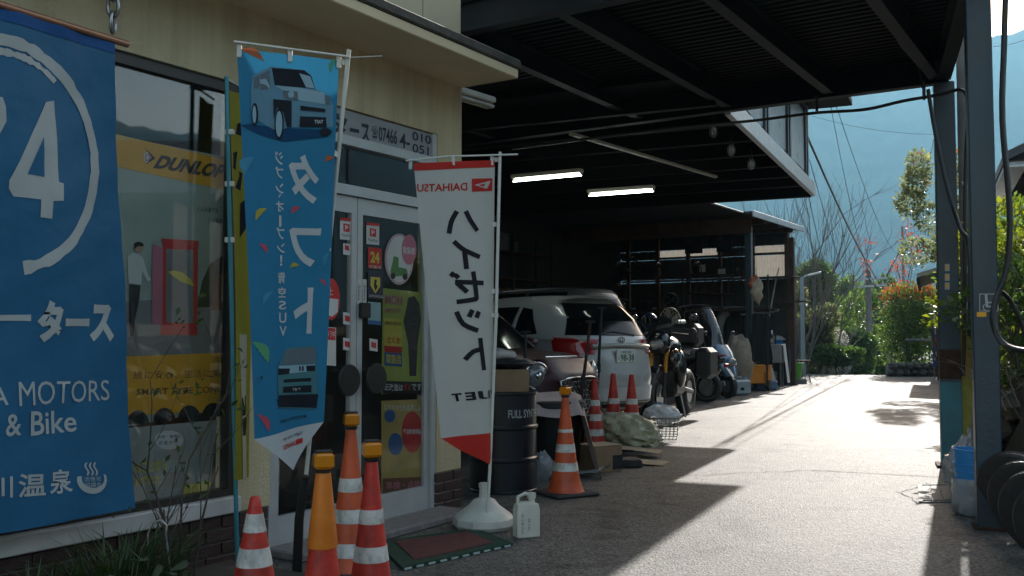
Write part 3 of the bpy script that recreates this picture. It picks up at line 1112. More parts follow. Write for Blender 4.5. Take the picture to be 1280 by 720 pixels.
for px, lab in ((449, 'white lettered strip on the stile of the left door'), (456, 'white lettered strip on the stile of the right door')):
    sticker(rect(px - 2.6, 349, px + 2.2, 380, .3, .3), M_WHT, 'stile_strip', lab, [('t', '自動ドア', rect(px - 1.6, 354, px + 1.4, 376, .3, .3), M_BLK)], y=.033, group='door stile strips')
pp, pps = sheet_on(.0635, 'dealer_poster', [(477, 493), (531, 488), (531, 366), (479, 360)], mat('lime_print', (.42, .46, .10), .6, var=.15, scale=5), 'lime green dealer poster inside the right door', 'poster')
print_text(pps, 'MOH', PB(481, 368, 503, 380, 2, 2), M_PNK, pp, bold=.04)
print_text(pps, '車検マスター', PB(481, 384, 503, 391, 1, 1), M_PNK, pp, bold=.02)
print_poly(pps, [rect(480, 398, 502, 440)], M_YEL, pp, 'inset', .002)
print_poly(pps, [rect(480, 432, 502, 440)], M_RED, pp, 'red_strip', .003)
print_poly(pps, [rect(480, 440, 502, 457)], M_BLU, pp, 'blue_strip', .003)
print_text(pps, '取扱店', rect(482, 442, 501, 454), M_YEL, pp, lift=.004, bold=.03)
print_text(pps, 'とくか', rect(484, 420, 500, 429), M_RED, pp, lift=.004, bold=.03)
print_text(pps, '車検の速太郎', rect(481, 401, 501, 406), M_BLK, pp, lift=.004)
print_poly(pps, [[(510, 372), (518, 370), (524, 380), (526, 400), (522, 430), (520, 470), (512, 470), (510, 430), (504, 402), (508, 384)]], mat('dim_figure_print', (.05, .045, .05), .6), pp, 'dark_shape_print', .002)
print_poly(pps, [rect(478, 476, 531, 492)], M_BLK, pp, 'black_strip', .003)
print_text(pps, '正改造は', rect(480, 479, 503, 488, 1, 1), M_WHT, pp, lift=.004, bold=.02)
print_text(pps, 'ダメ', rect(504, 479, 513, 488, .5, .5), M_RED, pp, lift=.004, bold=.02)
print_text(pps, 'です!', rect(514, 479, 528, 488, .5, .5), M_WHT, pp, lift=.004, bold=.02)
qp, qps = sheet_on(.0635, 'mobile_poster', [(477, 636), (531, 624), (531, 499), (477, 501)], mat('mustard_print', (.50, .35, .10), .6, var=.25, scale=5), 'mustard and red poster low inside the right door', 'poster')
print_text(qps, 'スマホからも応募しよう', rect(479, 505, 530, 513, 1, 1), M_WHT, qp, bold=.02)
print_poly(qps, [circle_px(515, 540, 13, 26, 24)], M_RED, qp, 'red_disc', .002)
print_text(qps, '軽自動車特集', rect(504, 536, 526, 543, 0, 0), M_WHT, qp, lift=.003, bold=.02)
print_poly(qps, [rect(478, 598, 530, 630, -2, -6)], M_BROWN, qp, 'lower_panel', .002)
print_text(qps, '車検・点検', rect(482, 602, 526, 612, -2, -2), M_PNK, qp, lift=.003, bold=.02)
print_poly(qps, [circle_px(487, 520, 7, 8, 18)], M_BLU, qp, 'cap_print', .002)
print_poly(qps, [circle_px(494, 555, 9, 14, 18)], M_BLU, qp, 'blue_print', .002)

# ================================================================ NEAR CARPORT (blue steel frame, corrugated deck)
M_BLUEST = mat('blue_grey_steel_paint', (.012, .031, .046), .42, .0, var=.25, scale=3, bump=.12, bscale=35, col2=(.018, .043, .062), spec=.5)
M_BEAM = mat('shaded_beam_paint', (.0055, .008, .0105), .6, spec=.15, var=.3, scale=3, bump=.1)  # post steel paint with the shade under the roof put into its colour
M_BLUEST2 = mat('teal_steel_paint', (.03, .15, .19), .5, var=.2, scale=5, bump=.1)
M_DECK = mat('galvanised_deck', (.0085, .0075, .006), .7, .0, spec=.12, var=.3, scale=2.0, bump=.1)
M_RUST = mat('rust', (.05, .026, .016), .9, var=.5, scale=12, bump=.6, bscale=30)
carport = thing('carport', 'blue-grey steel carport with corrugated roof over the driveway', 'carport', OFF, OROT)
GZ = 3.72                                     # underside of the girders
FPX_, NPX_ = WL(G(1190, 583)), WL(G(1237, 660))   # feet of the two posts, office frame
def post_top(px):
    return GZ
# far girder across the drive
gx = FPX_.x
def ibeam(p0, p1, w, h, fl=.018, web=.012):
    """I-section from p0 to p1 (bottom centre line), one connected mesh"""
    p0, p1 = Vector(p0), Vector(p1)
    d = (p1 - p0).normalized()
    n = Vector((-d.y, d.x, 0))
    prof = [(-w / 2, 0), (w / 2, 0), (w / 2, fl), (web / 2, fl), (web / 2, h - fl), (w / 2, h - fl), (w / 2, h), (-w / 2, h), (-w / 2, h - fl), (-web / 2, h - fl), (-web / 2, fl), (-w / 2, fl)]
    return B().loft([[p + n * a + Vector((0, 0, z)) for a, z in prof] for p in (p0, p1)])
ry = lambda x: FPX_.y + (NPX_.y - FPX_.y) / (NPX_.x - FPX_.x) * (x - FPX_.x)      # right side line
ibeam((gx, ry(gx) - .05, GZ), (gx, 7.5, GZ), .12, .26).build('girder', M_BEAM, carport)
ibeam((gx - .07, ry(gx - .07), GZ + .01), (.62, ry(.62), GZ + .01), .12, .25).build('side_girder', M_BEAM, carport)
ibeam((.55, ry(.55) - .1, GZ), (.55, 7.4, GZ), .12, .26).build('girder', M_BEAM, carport)
for px, py in ((1163, 92), (1024, 108), (892, 125), (772, 137)):
    q = WL(G(px, py, GZ + .03))
    ibeam((gx - .075, q.y, GZ + .03), (.62, q.y, GZ + .03), .10, .225).build('beam', M_BEAM, carport)
ibeam((gx - .075, 2.6, GZ + .03), (.62, 2.6, GZ + .03), .10, .225).build('beam', M_BEAM, carport)
ibeam((gx - .075, 4.6, GZ + .03), (.62, 4.6, GZ + .03), .10, .225).build('beam', M_BEAM, carport)
# corrugated deck: trapezoid ribs running across the drive
vs_, fs_ = [], []
x = .45
i = 0
pz = [(0, 0), (.045, 0), (.06, .03), (.095, .03), (.11, 0)]
while x < gx + .1:
    for dx, dz in pz[:-1]:
        vs_.append((x + dx, ry(x + dx) - .06, GZ + .262 + dz))
        vs_.append((x + dx, 7.6, GZ + .262 + dz))
    x += .11
nq = len(vs_) // 2
fs_ = [(2 * k, 2 * k + 1, 2 * k + 3, 2 * k + 2) for k in range(nq - 1)]
o2 = len(vs_)
vs_ += [(a, b_, c + .003) for a, b_, c in vs_]
fs_ += [(o2 + 2 * k, o2 + 2 * k + 2, o2 + 2 * k + 3, o2 + 2 * k + 1) for k in range(nq - 1)]
fs_ += [(2 * k, 2 * k + 2, o2 + 2 * k + 2, o2 + 2 * k) for k in range(nq - 1)]
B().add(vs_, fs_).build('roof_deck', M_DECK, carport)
# posts (H section look: square tube with welded base plate)
def post(q, w, top, name_parts):
    rz = math.atan2(ry(1) - ry(0), 1)
    M = Matrix.Rotation(rz, 3, 'Z')
    p = B().box((q.x, q.y, top / 2), (w, w, top), M, .012).build('post', M_BLUEST, carport)
    return p, M
pn, MN = post(NPX_, .155, GZ, 0)
pf, MF = post(FPX_, .185, GZ, 0)
B().box((FPX_.x, FPX_.y, .42), (.190, .190, .80), MF, .012).build('teal_band', M_BLUEST2, pf)
B().box((FPX_.x, FPX_.y, .98), (.1885, .1885, .30), MF, .01).build('rust_band', M_RUST, pf)
B().box((FPX_.x, FPX_.y - .03, .012), (.34, .34, .024), MF, .004).build('base_plate', M_RUST, pf)
for sx in (-1, 1):
    B().prism([(FPX_.x + sx * .008 - .008, FPX_.y - .1, .025), (FPX_.x + sx * .008 - .008, FPX_.y - .19, .025), (FPX_.x + sx * .008 - .008, FPX_.y - .1, .16)], (.012, 0, 0)).build('gusset', M_RUST, pf)
B().box((NPX_.x, NPX_.y, .01), (.2, .2, .02), MN, .004).build('base_plate', M_RUST, pn)
# stickers on the posts
def on_post(q, w, M, px0, py0, px1, py1, face='front'):
    """surface on the post's camera-facing side (office frame local, x = along drive)"""
    n = M @ Vector((-1, 0, 0))
    c = q + n * (w / 2)
    t = M @ Vector((0, -1, 0))
    wc = LW(c.x, c.y, 0)
    wn = FDIR * n.x + FIN * n.y
    wt = FDIR * t.x + FIN * t.y
    def inv(px, py):
        r = ray(px, py)
        k = (wc - CAMP).dot(wn) / r.dot(wn)
        h = CAMP + r * k
        return ((h - wc).dot(wt), h.z)
    def pos(u, v, l):
        return wc + wt * u + Vector((0, 0, v)) + wn * l
    return Surf(pos, inv)
SN = on_post(NPX_, .155, MN, 0, 0, 0, 0)
SF = on_post(FPX_, .19, MF, 0, 0, 0, 0)
M_SIGNK = mat('dull_sign_dark', (.03, .045, .055), .5)
M_SIGNW = mat('dull_sign_white', (.35, .36, .34), .5)
def post_sticker(sf, poly, material, name, label, cat='sticker', prints=(), group=None):
    us = [sf.inv(*p) for p in poly]
    base = sf.pos(sum(u for u, v in us) / len(us), min(v for u, v in us), 0)
    o = thing(name, label, cat, base, 0, group)
    s2 = Surf(lambda u, v, l: sf.pos(u, v, l) - base, sf.inv)
    print_poly(s2, [poly], material, o, 'plate', .003)
    for k, (pl, m_, nm) in enumerate(prints):
        print_poly(s2, pl, m_, o, nm, .0045 + k * .0012)
    return o
whe = [[(1231, 371), (1234, 371), (1235, 377), (1240, 377.5), (1240, 379), (1235, 379), (1235, 382), (1241, 382.5), (1243, 387), (1246, 386.5), (1246, 388), (1242, 388.6), (1240, 384.5), (1232, 384)],
       [(p[0], p[1]) for p in circle_px(1234.5, 384, 6.2, 5.6, 22, 40, 230)] + [(p[0], p[1]) for p in circle_px(1234.5, 384, 4.9, 4.3, 22, 40, 230)][::-1],
       circle_px(1232.5, 369.6, 1.8, 1.8, 12)]
fr_ = [[(1224, 367), (1248, 367), (1248, 368), (1224, 368)], [(1224, 388.2), (1248, 388.2), (1248, 389.2), (1224, 389.2)], [(1224, 367), (1225, 367), (1225, 389), (1224, 389)], [(1247, 367), (1248, 367), (1248, 389), (1247, 389)]]
post_sticker(SN, [(1224, 389), (1248, 389), (1248, 367), (1224, 367)], M_SIGNK, 'wheelchair_sign', 'square wheelchair symbol sign on the near blue post', 'sign', [(fr_, M_SIGNW, 'border'), (whe, M_SIGNW, 'wheelchair_symbol')])
post_sticker(SN, [(1221, 396), (1233, 396), (1233, 390), (1221, 390)], M_ORG, 'orange_label', 'faded orange label under the wheelchair sign', 'sticker')
for k, yy in enumerate((330, 342, 353)):
    post_sticker(SF, [(1181, yy + 9), (1187, yy + 9), (1187, yy), (1181, yy)], M_SIGNW, 'pole_tag', ('uppermost', 'middle', 'lowest')[k] + ' of three small pale tags on the far blue post', 'tag', [([[(1182, yy + 6), (1186, yy + 6), (1186, yy + 2), (1182, yy + 2)]], M_ORG, 'print')], 'tags on the far post')
post_sticker(SF, circle_px(1194, 398, 3.6, 4.2, 14), M_SIGNW, 'round_patch', 'round pale paint patch on the far blue post', 'patch')

# ================================================================ REAR ROOF WITH UPPER ROOM
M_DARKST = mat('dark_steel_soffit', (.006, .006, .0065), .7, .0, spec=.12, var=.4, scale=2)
M_PALE = mat('pale_flashing', (.42, .46, .48), .4, .3, var=.15, scale=6)
M_PANEL = mat_cloth('frosted_panel', (.72, .76, .78), .5, .3)
M_WOODB = mat('weathered_brown_wood', (.06, .032, .02), .85, var=.4, scale=5, bump=.3)
RZ = D(910, 142, 10.5).z
RE0 = D(910, 142, 10.5)
RE1 = G(1018, 245, RZ)
red = (RE1 - RE0).normalized()
rin = Vector((-red.y, red.x, 0))
RE0b = RE0 - red * .6
rear = thing('rear_building', 'dark two-storey garage with pale panels along its upper room', 'building', (RE1.x, RE1.y, 0), math.atan2(red.y, red.x))
# local frame: x along the eave towards far (0 at far corner), y inward (left)
RL = (RE1 - RE0).length
def RW(x, y, z):
    return Vector((RE1.x, RE1.y, 0)) + red * x + rin * y + Vector((0, 0, z))
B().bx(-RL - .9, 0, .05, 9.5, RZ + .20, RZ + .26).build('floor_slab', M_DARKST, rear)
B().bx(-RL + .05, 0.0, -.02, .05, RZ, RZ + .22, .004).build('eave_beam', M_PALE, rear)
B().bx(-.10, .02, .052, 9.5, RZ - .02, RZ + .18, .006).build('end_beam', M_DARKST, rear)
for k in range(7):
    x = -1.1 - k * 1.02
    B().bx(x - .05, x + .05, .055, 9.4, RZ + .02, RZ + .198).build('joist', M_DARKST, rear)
# upper room: posts, rails and frosted panels along the eave
wallp = B().bx(-RL - .9, .03, .10, .16, RZ + .262, RZ + .36).build('bottom_rail', M_BLUEST, rear)
nb = 4
bay = (RL + .8) / nb
for k in range(nb + 1):
    x = .0 - bay * k
    B().bx(x - .05, x + .05, .09, .19, RZ + .362, RZ + 1.5, .004).build('upper_post', M_BLUEST, rear)
for k in range(nb):
    x1 = -bay * k - .055
    x0 = -bay * (k + 1) + .055
    xm_ = (x0 + x1) / 2
    for a, b_ in ((x0, x1),):
        B().bx(a + .02, b_ - .02, .13, .137, RZ + .42, RZ + 1.46).build('panel', M_PANEL, rear)
    B().bx(x1 - .20, x1 - .14, .09, .15, RZ + .362, RZ + 1.5).build('mullion', M_BLUEST, rear)
B().bx(-RL - .9, .05, .09, .18, RZ + 1.502, RZ + 1.6).build('top_rail', M_BLUEST, rear)
for k in range(6):
    B().bx(-.02, .05, .2 + 1.5 * k, .28 + 1.5 * k, RZ + .262, RZ + 1.58).build('end_post', M_BLUEST, rear)
    B().bx(.01, .016, .28 + 1.5 * k, 1.7 + 1.5 * k, RZ + .262, RZ + 1.58).build('end_pane', M_GLASS, rear)  # unseen end, glazed so the sun lights the pale panels from inside
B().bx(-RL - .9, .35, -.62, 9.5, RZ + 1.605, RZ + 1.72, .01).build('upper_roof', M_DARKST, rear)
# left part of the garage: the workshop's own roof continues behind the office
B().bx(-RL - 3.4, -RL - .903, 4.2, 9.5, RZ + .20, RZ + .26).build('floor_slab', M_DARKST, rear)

# ================================================================ OPEN SHED AT THE END
SHED = thing('open_shed', 'dark open shed with corrugated translucent end wall and wooden eave', 'shed', LW(17.5, 0, 0), OROT)
M_TRANS = mat('dark_sheet', (.03, .028, .026), .7, var=.5, scale=3)  # plain dark colour for most end-wall sheets
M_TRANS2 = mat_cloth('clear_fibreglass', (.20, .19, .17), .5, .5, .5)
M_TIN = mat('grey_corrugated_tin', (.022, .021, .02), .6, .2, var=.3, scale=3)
def SW(x, y, z):
    return LW(17.5 + x, y, z)
PR = WL(D(938, 470, 22.3))                   # right post of the shed
yr = PR.y
xe = PR.x - 17.5                             # its front line, shed frame
def corr(x, y0, y1, z0, z1, pitch=.075, amp=.012):
    n = max(4, int(abs(y1 - y0) / pitch * 4))
    vs2, fs2 = [], []
    for k in range(n + 1):
        t = y0 + (y1 - y0) * k / n
        dx = amp * math.sin(2 * math.pi * t / pitch)
        vs2 += [(x + dx, t, z0), (x + dx, t, z1)]
    fs2 = [(2 * k, 2 * k + 2, 2 * k + 3, 2 * k + 1) for k in range(n)]
    return B().add(vs2, fs2)
EWX = xe + 3.0                               # end wall
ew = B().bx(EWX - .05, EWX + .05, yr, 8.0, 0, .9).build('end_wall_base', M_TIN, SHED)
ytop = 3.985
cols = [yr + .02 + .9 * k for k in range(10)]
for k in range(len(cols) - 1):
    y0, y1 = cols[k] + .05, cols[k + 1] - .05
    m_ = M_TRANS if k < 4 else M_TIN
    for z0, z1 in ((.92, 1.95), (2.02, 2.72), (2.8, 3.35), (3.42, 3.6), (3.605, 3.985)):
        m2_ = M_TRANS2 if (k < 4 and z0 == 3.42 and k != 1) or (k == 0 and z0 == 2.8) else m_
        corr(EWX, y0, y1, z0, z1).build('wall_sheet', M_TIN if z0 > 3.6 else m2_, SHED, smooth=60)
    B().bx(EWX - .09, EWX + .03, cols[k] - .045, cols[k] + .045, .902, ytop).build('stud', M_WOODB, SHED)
for z in (1.985, 2.76, 3.385):
    B().bx(EWX - .075, EWX - .02, yr - .1, 8.0, z - .03, z + .03).build('rail', M_WOODB, SHED)
B().bx(xe - .07, xe + .07, yr - .07, yr + .07, 0, 3.78, .008).build('corner_post', M_BLUEST, SHED)
B().bx(EWX - .06, EWX + .06, yr - .16, yr - .04, 0, 3.78, .008).build('rear_post', M_WOODB, SHED)
fb = WL(D(955, 258, 21.0))
B().bx(xe - .12, xe - .075, yr - .1, 8.2, 3.62, 3.98, .006).build('fascia', M_WOODB, SHED)
B().bx(xe - .6, EWX + .3, yr - .30, 8.2, 3.99, 4.06, .01).build('roof_sheet', M_TIN, SHED)
B().bx(xe - .62, EWX + .3, yr - .34, yr - .305, 3.93, 4.07, .006).build('eave_edge', M_PALE, SHED)
for k in range(3):
    x = xe + .3 + k * 1.1
    B().bx(x - .04, x + .04, yr - .28, yr + 1.2, 3.86, 3.985).build('rafter', M_WOODB, SHED)
B().bx(-6.6, xe - .605, yr - .1, 8.2, 4.0, 4.05, .01).build('link_roof', M_TIN, SHED)
# left and back walls closing the garage
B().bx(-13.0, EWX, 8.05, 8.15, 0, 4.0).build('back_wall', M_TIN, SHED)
# shelf racks along the end wall
shelfy = WL(D(700, 345, 23.5)).y
B().bx(EWX - .75, EWX - .12, yr + .25, 7.8, 1.90, 1.94, .004).build('shelf', M_WOODB, SHED)
B().bx(EWX - .75, EWX - .12, yr - .35, yr + 2.7, 2.72, 2.75, .004).build('shelf', M_WOODB, SHED)
B().bx(EWX - .55, EWX - .12, yr - .6, yr + .2, 2.10, 2.13, .004).build('shelf', M_WOODB, SHED)
for yy in (yr + .3, yr + 2.6, yr + 5):
    B().tube([(EWX - .72, yy, 0), (EWX - .72, yy, 2.8)], .025).build('shelf_post', M_TIN, SHED)

# ---------------------------------------------------------------- lamps, rails and pipes under the roof
M_TUBE = mat('lit_fluorescent_tube', (.9, .9, .85), .5, emit=((.90, 1.0, .88), 7.0))
M_LAMPBODY = mat('lamp_housing', (.45, .44, .38), .5, var=.1)
def fluoro(pa, pb, d, label, lit=True, tilt=0):
    a, b_ = D(*pa, d[0]), D(*pb, d[1])
    c = (a + b_) / 2
    o = thing('fluorescent_lamp', label, 'lamp', c, 0, 'fluorescent lamps')
    a, b_ = a - c, b_ - c
    B().beam(a + Vector((0, 0, .05)), b_ + Vector((0, 0, .05)), .11, .05, .01).build('housing', M_LAMPBODY, o)
    if lit:
        B().tube([a * .97, b_ * .97], .018, 10).build('tube', M_TUBE, o, smooth=60)
    else:
        for s in (-.03, .03):
            q = (b_ - a).cross(Vector((0, 0, 1))).normalized() * s
            B().tube([a * .97 + q, b_ * .97 + q], .014, 10).build('tube', M_LAMPBODY, o, smooth=60)
    for s in (.96, -.96):
        B().box(a * s + Vector((0, 0, .01)), (.03, .05, .04), None, .005).build('socket', M_LAMPBODY, o)
    B().tube([Vector((0, 0, .075)), Vector((0, 0, RZ - c.z + .1 if lit else .3))], .008).build('hanger', M_DARKST, o)
    return o
fluoro((640, 226), (728, 218), (12.6, 12.2), 'lit white tube lamp nearer the office, left of the two')
fluoro((735, 244), (818, 238), (13.6, 13.2), 'lit white tube lamp hanging further right, lower of the two')
o = fluoro((560, 118), (614, 134), (7.35, 7.75), 'unlit twin tube lamp under the office canopy corner', lit=False)
# light rail
rl = thing('light_rail', 'thin pale metal lighting rail hung below the rear roof', 'rail', G(713, 167, RZ - .08))
p0, p1 = G(713, 167, RZ - .08), G(895, 221, RZ - .08)
B().beam(Vector((0, 0, 0)), p1 - p0, .05, .04, .006).build('rail', M_LAMPBODY, rl)
for t in (.35, .62):
    B().tube([(p1 - p0) * t, (p1 - p0) * t + Vector((0, 0, .3))], .006).build('hanger', M_DARKST, rl)
def link_chain(name, label, top, bottom_pts, lk=.06, r=.006, material=None, parent=None):
    """a chain of separate links along a polyline"""
    base = Vector(top)
    o = thing(name, label, 'chain', base)
    me = B().tube([(math.cos(a) * lk * .28, 0, math.sin(a) * lk * .55) for a in [2 * math.pi * k / 12 for k in range(13)]], r, 6, cap=False).mesh('link', 60)
    me.materials.append(material or M_STEEL)
    pts = [Vector(p) for p in bottom_pts]
    k = 0
    for a, b_ in zip(pts[:-1], pts[1:]):
        n = max(1, int((b_ - a).length / (lk * .82)))
        for i in range(n):
            p = a + (b_ - a) * ((i + .5) / n)
            q = (b_ - a).to_track_quat('Z', 'Y').to_euler()
            e = share(me, 'link', o, p - base)
            e.rotation_euler = (Matrix.Rotation(0, 3, 'Z') @ q.to_matrix() @ Matrix.Rotation(math.pi / 2 * (k % 2), 3, 'Z')).to_euler()
            k += 1
    return o
ct = D(786, 188, 12.4)
link_chain('hoist_chain', 'dark chain loop hanging between the two lit lamps', ct + Vector((0, 0, .1)), [ct + Vector((-.05, 0, .1)), ct + Vector((-.03, 0, -.2)), ct + Vector((0, 0, -.36)), ct + Vector((.03, 0, -.2)), ct + Vector((.06, 0, .1))], .05, .006, M_DARKST)
# caged bulbs
M_BULB = mat('clear_bulb', (.55, .55, .55), .08, trans=.6)
for k, (px, py, d, lab) in enumerate(((892, 158, 11.2, 'nearest of three bulbs hanging at the rear eave'), (914, 182, 12.0, 'middle of three bulbs hanging at the rear eave'), (939, 200, 12.9, 'farthest of three bulbs hanging at the rear eave'))):
    c = D(px, py, d)
    o = thing('hanging_bulb', lab, 'lamp', c, 0, 'bulbs under the rear eave')
    B().lathe([(0, .0), (.02, .01), (.036, .04), (.03, .075), (.017, .10), (.015, .12)], (0, 0, -.11), 14).build('bulb', M_BULB, o, smooth=60)
    B().lathe([(.02, 0), (.023, .01), (.023, .05), (.012, .06)], (0, 0, 0), 14).build('socket', M_BLACKPL, o, smooth=40)
    B().tube([(0, 0, .05), (.01, 0, .12), (-.02, 0, RZ - c.z + .1)], .006).build('cord', M_BLACKPL, o)
    for a in range(3):
        r_ = Matrix.Rotation(a * math.pi / 3, 3, 'Z')
        B().tube([r_ @ Vector((.05 * math.cos(t), 0, -.055 + .075 * math.sin(t))) for t in [2 * math.pi * k2 / 16 for k2 in range(17)]], .0025, 5).build('cage_wire', M_STEEL, o)
# conduit strung under the near girder
pts = [G(640, 186, 3.55), G(760, 170, 3.55), G(860, 158, 3.5), D(940, 151, 10.3), D(1020, 141, 9.8), D(1080, 137, 9.4), D(1130, 126, 9.15), D(1176, 118, 8.95), D(1200, 112, 8.8), D(1209, 122, 8.75), D(1211, 145, 8.75), D(1208, 180, 8.75), D(1206, 260, 8.75), D(1206, 360, 8.75), D(1204, 470, 8.75)]
base = pts[7].copy()
cb = thing('overhead_cable', 'black cable clipped under the girder and down the posts', 'cable', base)
def smooth_path(pts, n=4):
    out = []
    P = [Vector(p) for p in pts]
    for i in range(len(P) - 1):
        a, b_, c, d = P[max(i - 1, 0)], P[i], P[i + 1], P[min(i + 2, len(P) - 1)]
        for k in range(n):
            t = k / n
            out.append(.5 * ((2 * b_) + (c - a) * t + (2 * a - 5 * b_ + 4 * c - d) * t * t + (3 * b_ - a - 3 * c + d) * t ** 3))
    out.append(P[-1])
    return out
B().tube([p - base for p in smooth_path(pts)], .016, 7).build('cable', M_BLACKPL, cb, smooth=60)
for px, py, d in ((1021, 134, 9.85), (1155, 117, 9.1)):
    c = D(px, py, d) - base
    B().beam(c + Vector((0, 0, -.06)), c + Vector((0, 0, .12)), .02, .03).build('clip', M_BLACKPL, cb)
def cable(name, label, pts, r, material=None, n=5):
    base = Vector(pts[0])
    bb = B().tube([p - base for p in smooth_path(pts, n)], r, 6)
    return solo(bb, name, material or M_BLACKPL, label, 'cable', base, smooth=60)
cable('slanting_cable', 'black cable slanting from the girder down across the far post', [D(1160, 112, 9.0), D(1168, 160, 8.95), D(1183, 230, 8.8), D(1200, 285, 8.6), D(1212, 310, 8.5), D(1212, 420, 8.5)], .018)
cable('roof_cord', 'thin cord looping under the carport beams near the far girder', [D(1098, -8, 8.3), D(1108, 20, 8.6), D(1125, 55, 8.9), D(1147, 82, 9.15), D(1153, 110, 9.15)], .010)
cable('hanging_hose', 'black hose hanging in a curve beside the near post', [D(1257, -10, 6.0), D(1255, 60, 6.0), D(1253, 150, 5.98), D(1262, 260, 5.96), D(1259, 330, 5.95), D(1245, 375, 5.95), D(1241, 400, 5.92), D(1250, 425, 5.9), D(1268, 436, 5.85), D(1300, 440, 5.8)], .018)
cable('short_hose', 'dark hose arching from the near post into the shrubs', [D(1248, 362, 6.6), D(1260, 372, 6.7), D(1272, 392, 6.7), D(1282, 420, 6.7)], .016)

# ================================================================ BLUE BANNER
M_BANBLUE = mat_cloth('banner_blue', (.024, .118, .225), .12, .42, .05)
M_BANW = mat_cloth('banner_white', (.40, .42, .40), .1, .5, .08)
BY = -.25
_bw = lambda u, v: .014 * math.sin(u * 9 + 1) * (1 - .4 * abs(v - 1.5)) + .008 * math.sin(v * 5 + u * 4) + .004 * math.sin(u * 31 + v * 9) + .012 * math.exp(-((u + 3.25 + .25 * (v - 1.2)) * 9) ** 2) + .003 * math.sin(v * 23 - u * 14)
ban = thing('blue_banner', 'large blue vinyl banner with white lettering hung before the window', 'banner', LW(-3.4, BY, .44), OROT)
BS = Surf(lambda u, v, l: Vector((u + 3.4, -l - _bw(u, v) , v - .44)), lambda px, py: FL(px, py, BY), .06)
quad = [FL(0, 668, BY), FL(168, 635, BY), FL(143, 50, BY), FL(0, 3, BY)]
zt, zb = quad[3][1], quad[0][1]
print_poly(BS, [[(-4.35, .43), quad[1], quad[2], (-4.35, 2.65)]], M_BANBLUE, ban, 'cloth', 0, px=False)
hem = [(-4.35, 2.575), (quad[2][0] + .003, 2.555), quad[2], (-4.35, 2.65)]
print_poly(BS, [hem], mat_cloth('banner_hem', (.007, .07, .23), .1, .5), ban, 'hem', .003, px=False)
B().tube([(-.98, 0, 2.2), (quad[2][0] + 3.4 + .07, 0, 2.175)], .016, 10).build('bar', mat('copper_pipe', (.35, .17, .10), .4, .5), ban, smooth=60)
# brush ring (jagged double stroke), photo pixels; ring centre lies left of the frame
cx_, cy_ = FL(4, 195, BY)
def brush_arc(r0, r1, a0, a1, n=46, seed=1, cx=None, cz=None, sx=.62):
    rs = random.Random(seed)
    out, inn = [], []
    for k in range(n + 1):
        a = R(a0 + (a1 - a0) * k / n)
        j = rs.uniform(-.006, .006)
        out.append((cx + sx * (r1 + j) * math.cos(a), cz + (r1 + j) * math.sin(a)))
        inn.append((cx + sx * (r0 + j) * math.cos(a), cz + (r0 - j) * math.sin(a)))
    return out, inn
def strip(poly2, material, name, lift=.003):
    out, inn = poly2
    bm = bmesh.new()
    vo = [bm.verts.new((*p, 0)) for p in out]
    vi = [bm.verts.new((*p, 0)) for p in inn]
    for k in range(len(vo) - 1):
        bm.faces.new((vo[k], vo[k + 1], vi[k + 1], vi[k]))
    return _flat_to_surf(bm, BS, lift, name, material, ban)
# fit the ring: right-most at px 128, top at y 40 near x 20, bottom at y 345 near x 25
rc = FL(5, 193, BY)
rright = FL(122, 205, BY)
rtop = FL(5, 47, BY)
RVz = rtop[1] - rc[1]
SXr = (rright[0] - rc[0]) / RVz
strip(brush_arc(RVz * .93, RVz * 1.03, -78, 96, 50, 2, rc[0], rc[1], SXr), M_BANW, 'brush_ring')
strip(brush_arc(RVz * .85, RVz * .905, 55, 96, 20, 3, rc[0], rc[1], SXr), M_BANW, 'brush_ring_stroke')
print_poly(BS, [[(67, 126), (69, 252), (61, 252), (60, 274), (45, 272), (46, 250), (14, 246), (9, 236), (9, 226), (55, 128)]], M_BANW, ban, 'numeral', .003)
print_poly(BS, [[(50, 172), (51, 222), (30, 218)]], M_BANBLUE, ban, 'numeral_counter', .0045)
print_poly(BS, [[(60, 225), (75, 230), (74, 252), (60, 250)]], M_BANW, ban, 'numeral_stroke', .0035)
print_poly(BS, [[(-14, 120), (1, 122), (5, 134), (6, 152), (-2, 168), (-14, 170)]], M_BANW, ban, 'numeral', .003)
print_text(BS, 'モー', PB(-70, 385, 38, 412, -2, 2), M_BANW, ban, bold=.06)
print_text(BS, 'タ', PB(45, 375, 76, 428, 1, -1), M_BANW, ban, bold=.06)
print_text(BS, 'ー', PB(79, 398, 111, 408, 0, 0), M_BANW, ban, bold=.06)
print_text(BS, 'ス', PB(112, 380, 144, 428, 1, -1), M_BANW, ban, bold=.06)
print_text(BS, 'A', PB(-9, 484, 10, 508, 0, -2), M_BANW, ban, bold=.01)
print_text(BS, 'MOTORS', PB(22, 477, 138, 508, -2, -8), M_BANW, ban)
print_text(BS, '&', PB(6, 518, 25, 546, -1, -2), M_BANW, ban, bold=.012)
print_text(BS, 'Bike', PB(36, 514, 94, 545, -1, -6), M_BANW, ban, bold=.012)
print_text(BS, '川', PB(-16, 596, 13, 624, -1, -2), M_BANW, ban, bold=.02)
print_text(BS, '温', PB(20, 592, 54, 622, -1, -3), M_BANW, ban, bold=.02)
print_text(BS, '泉', PB(59, 587, 90, 618, -1, -3), M_BANW, ban, bold=.02)
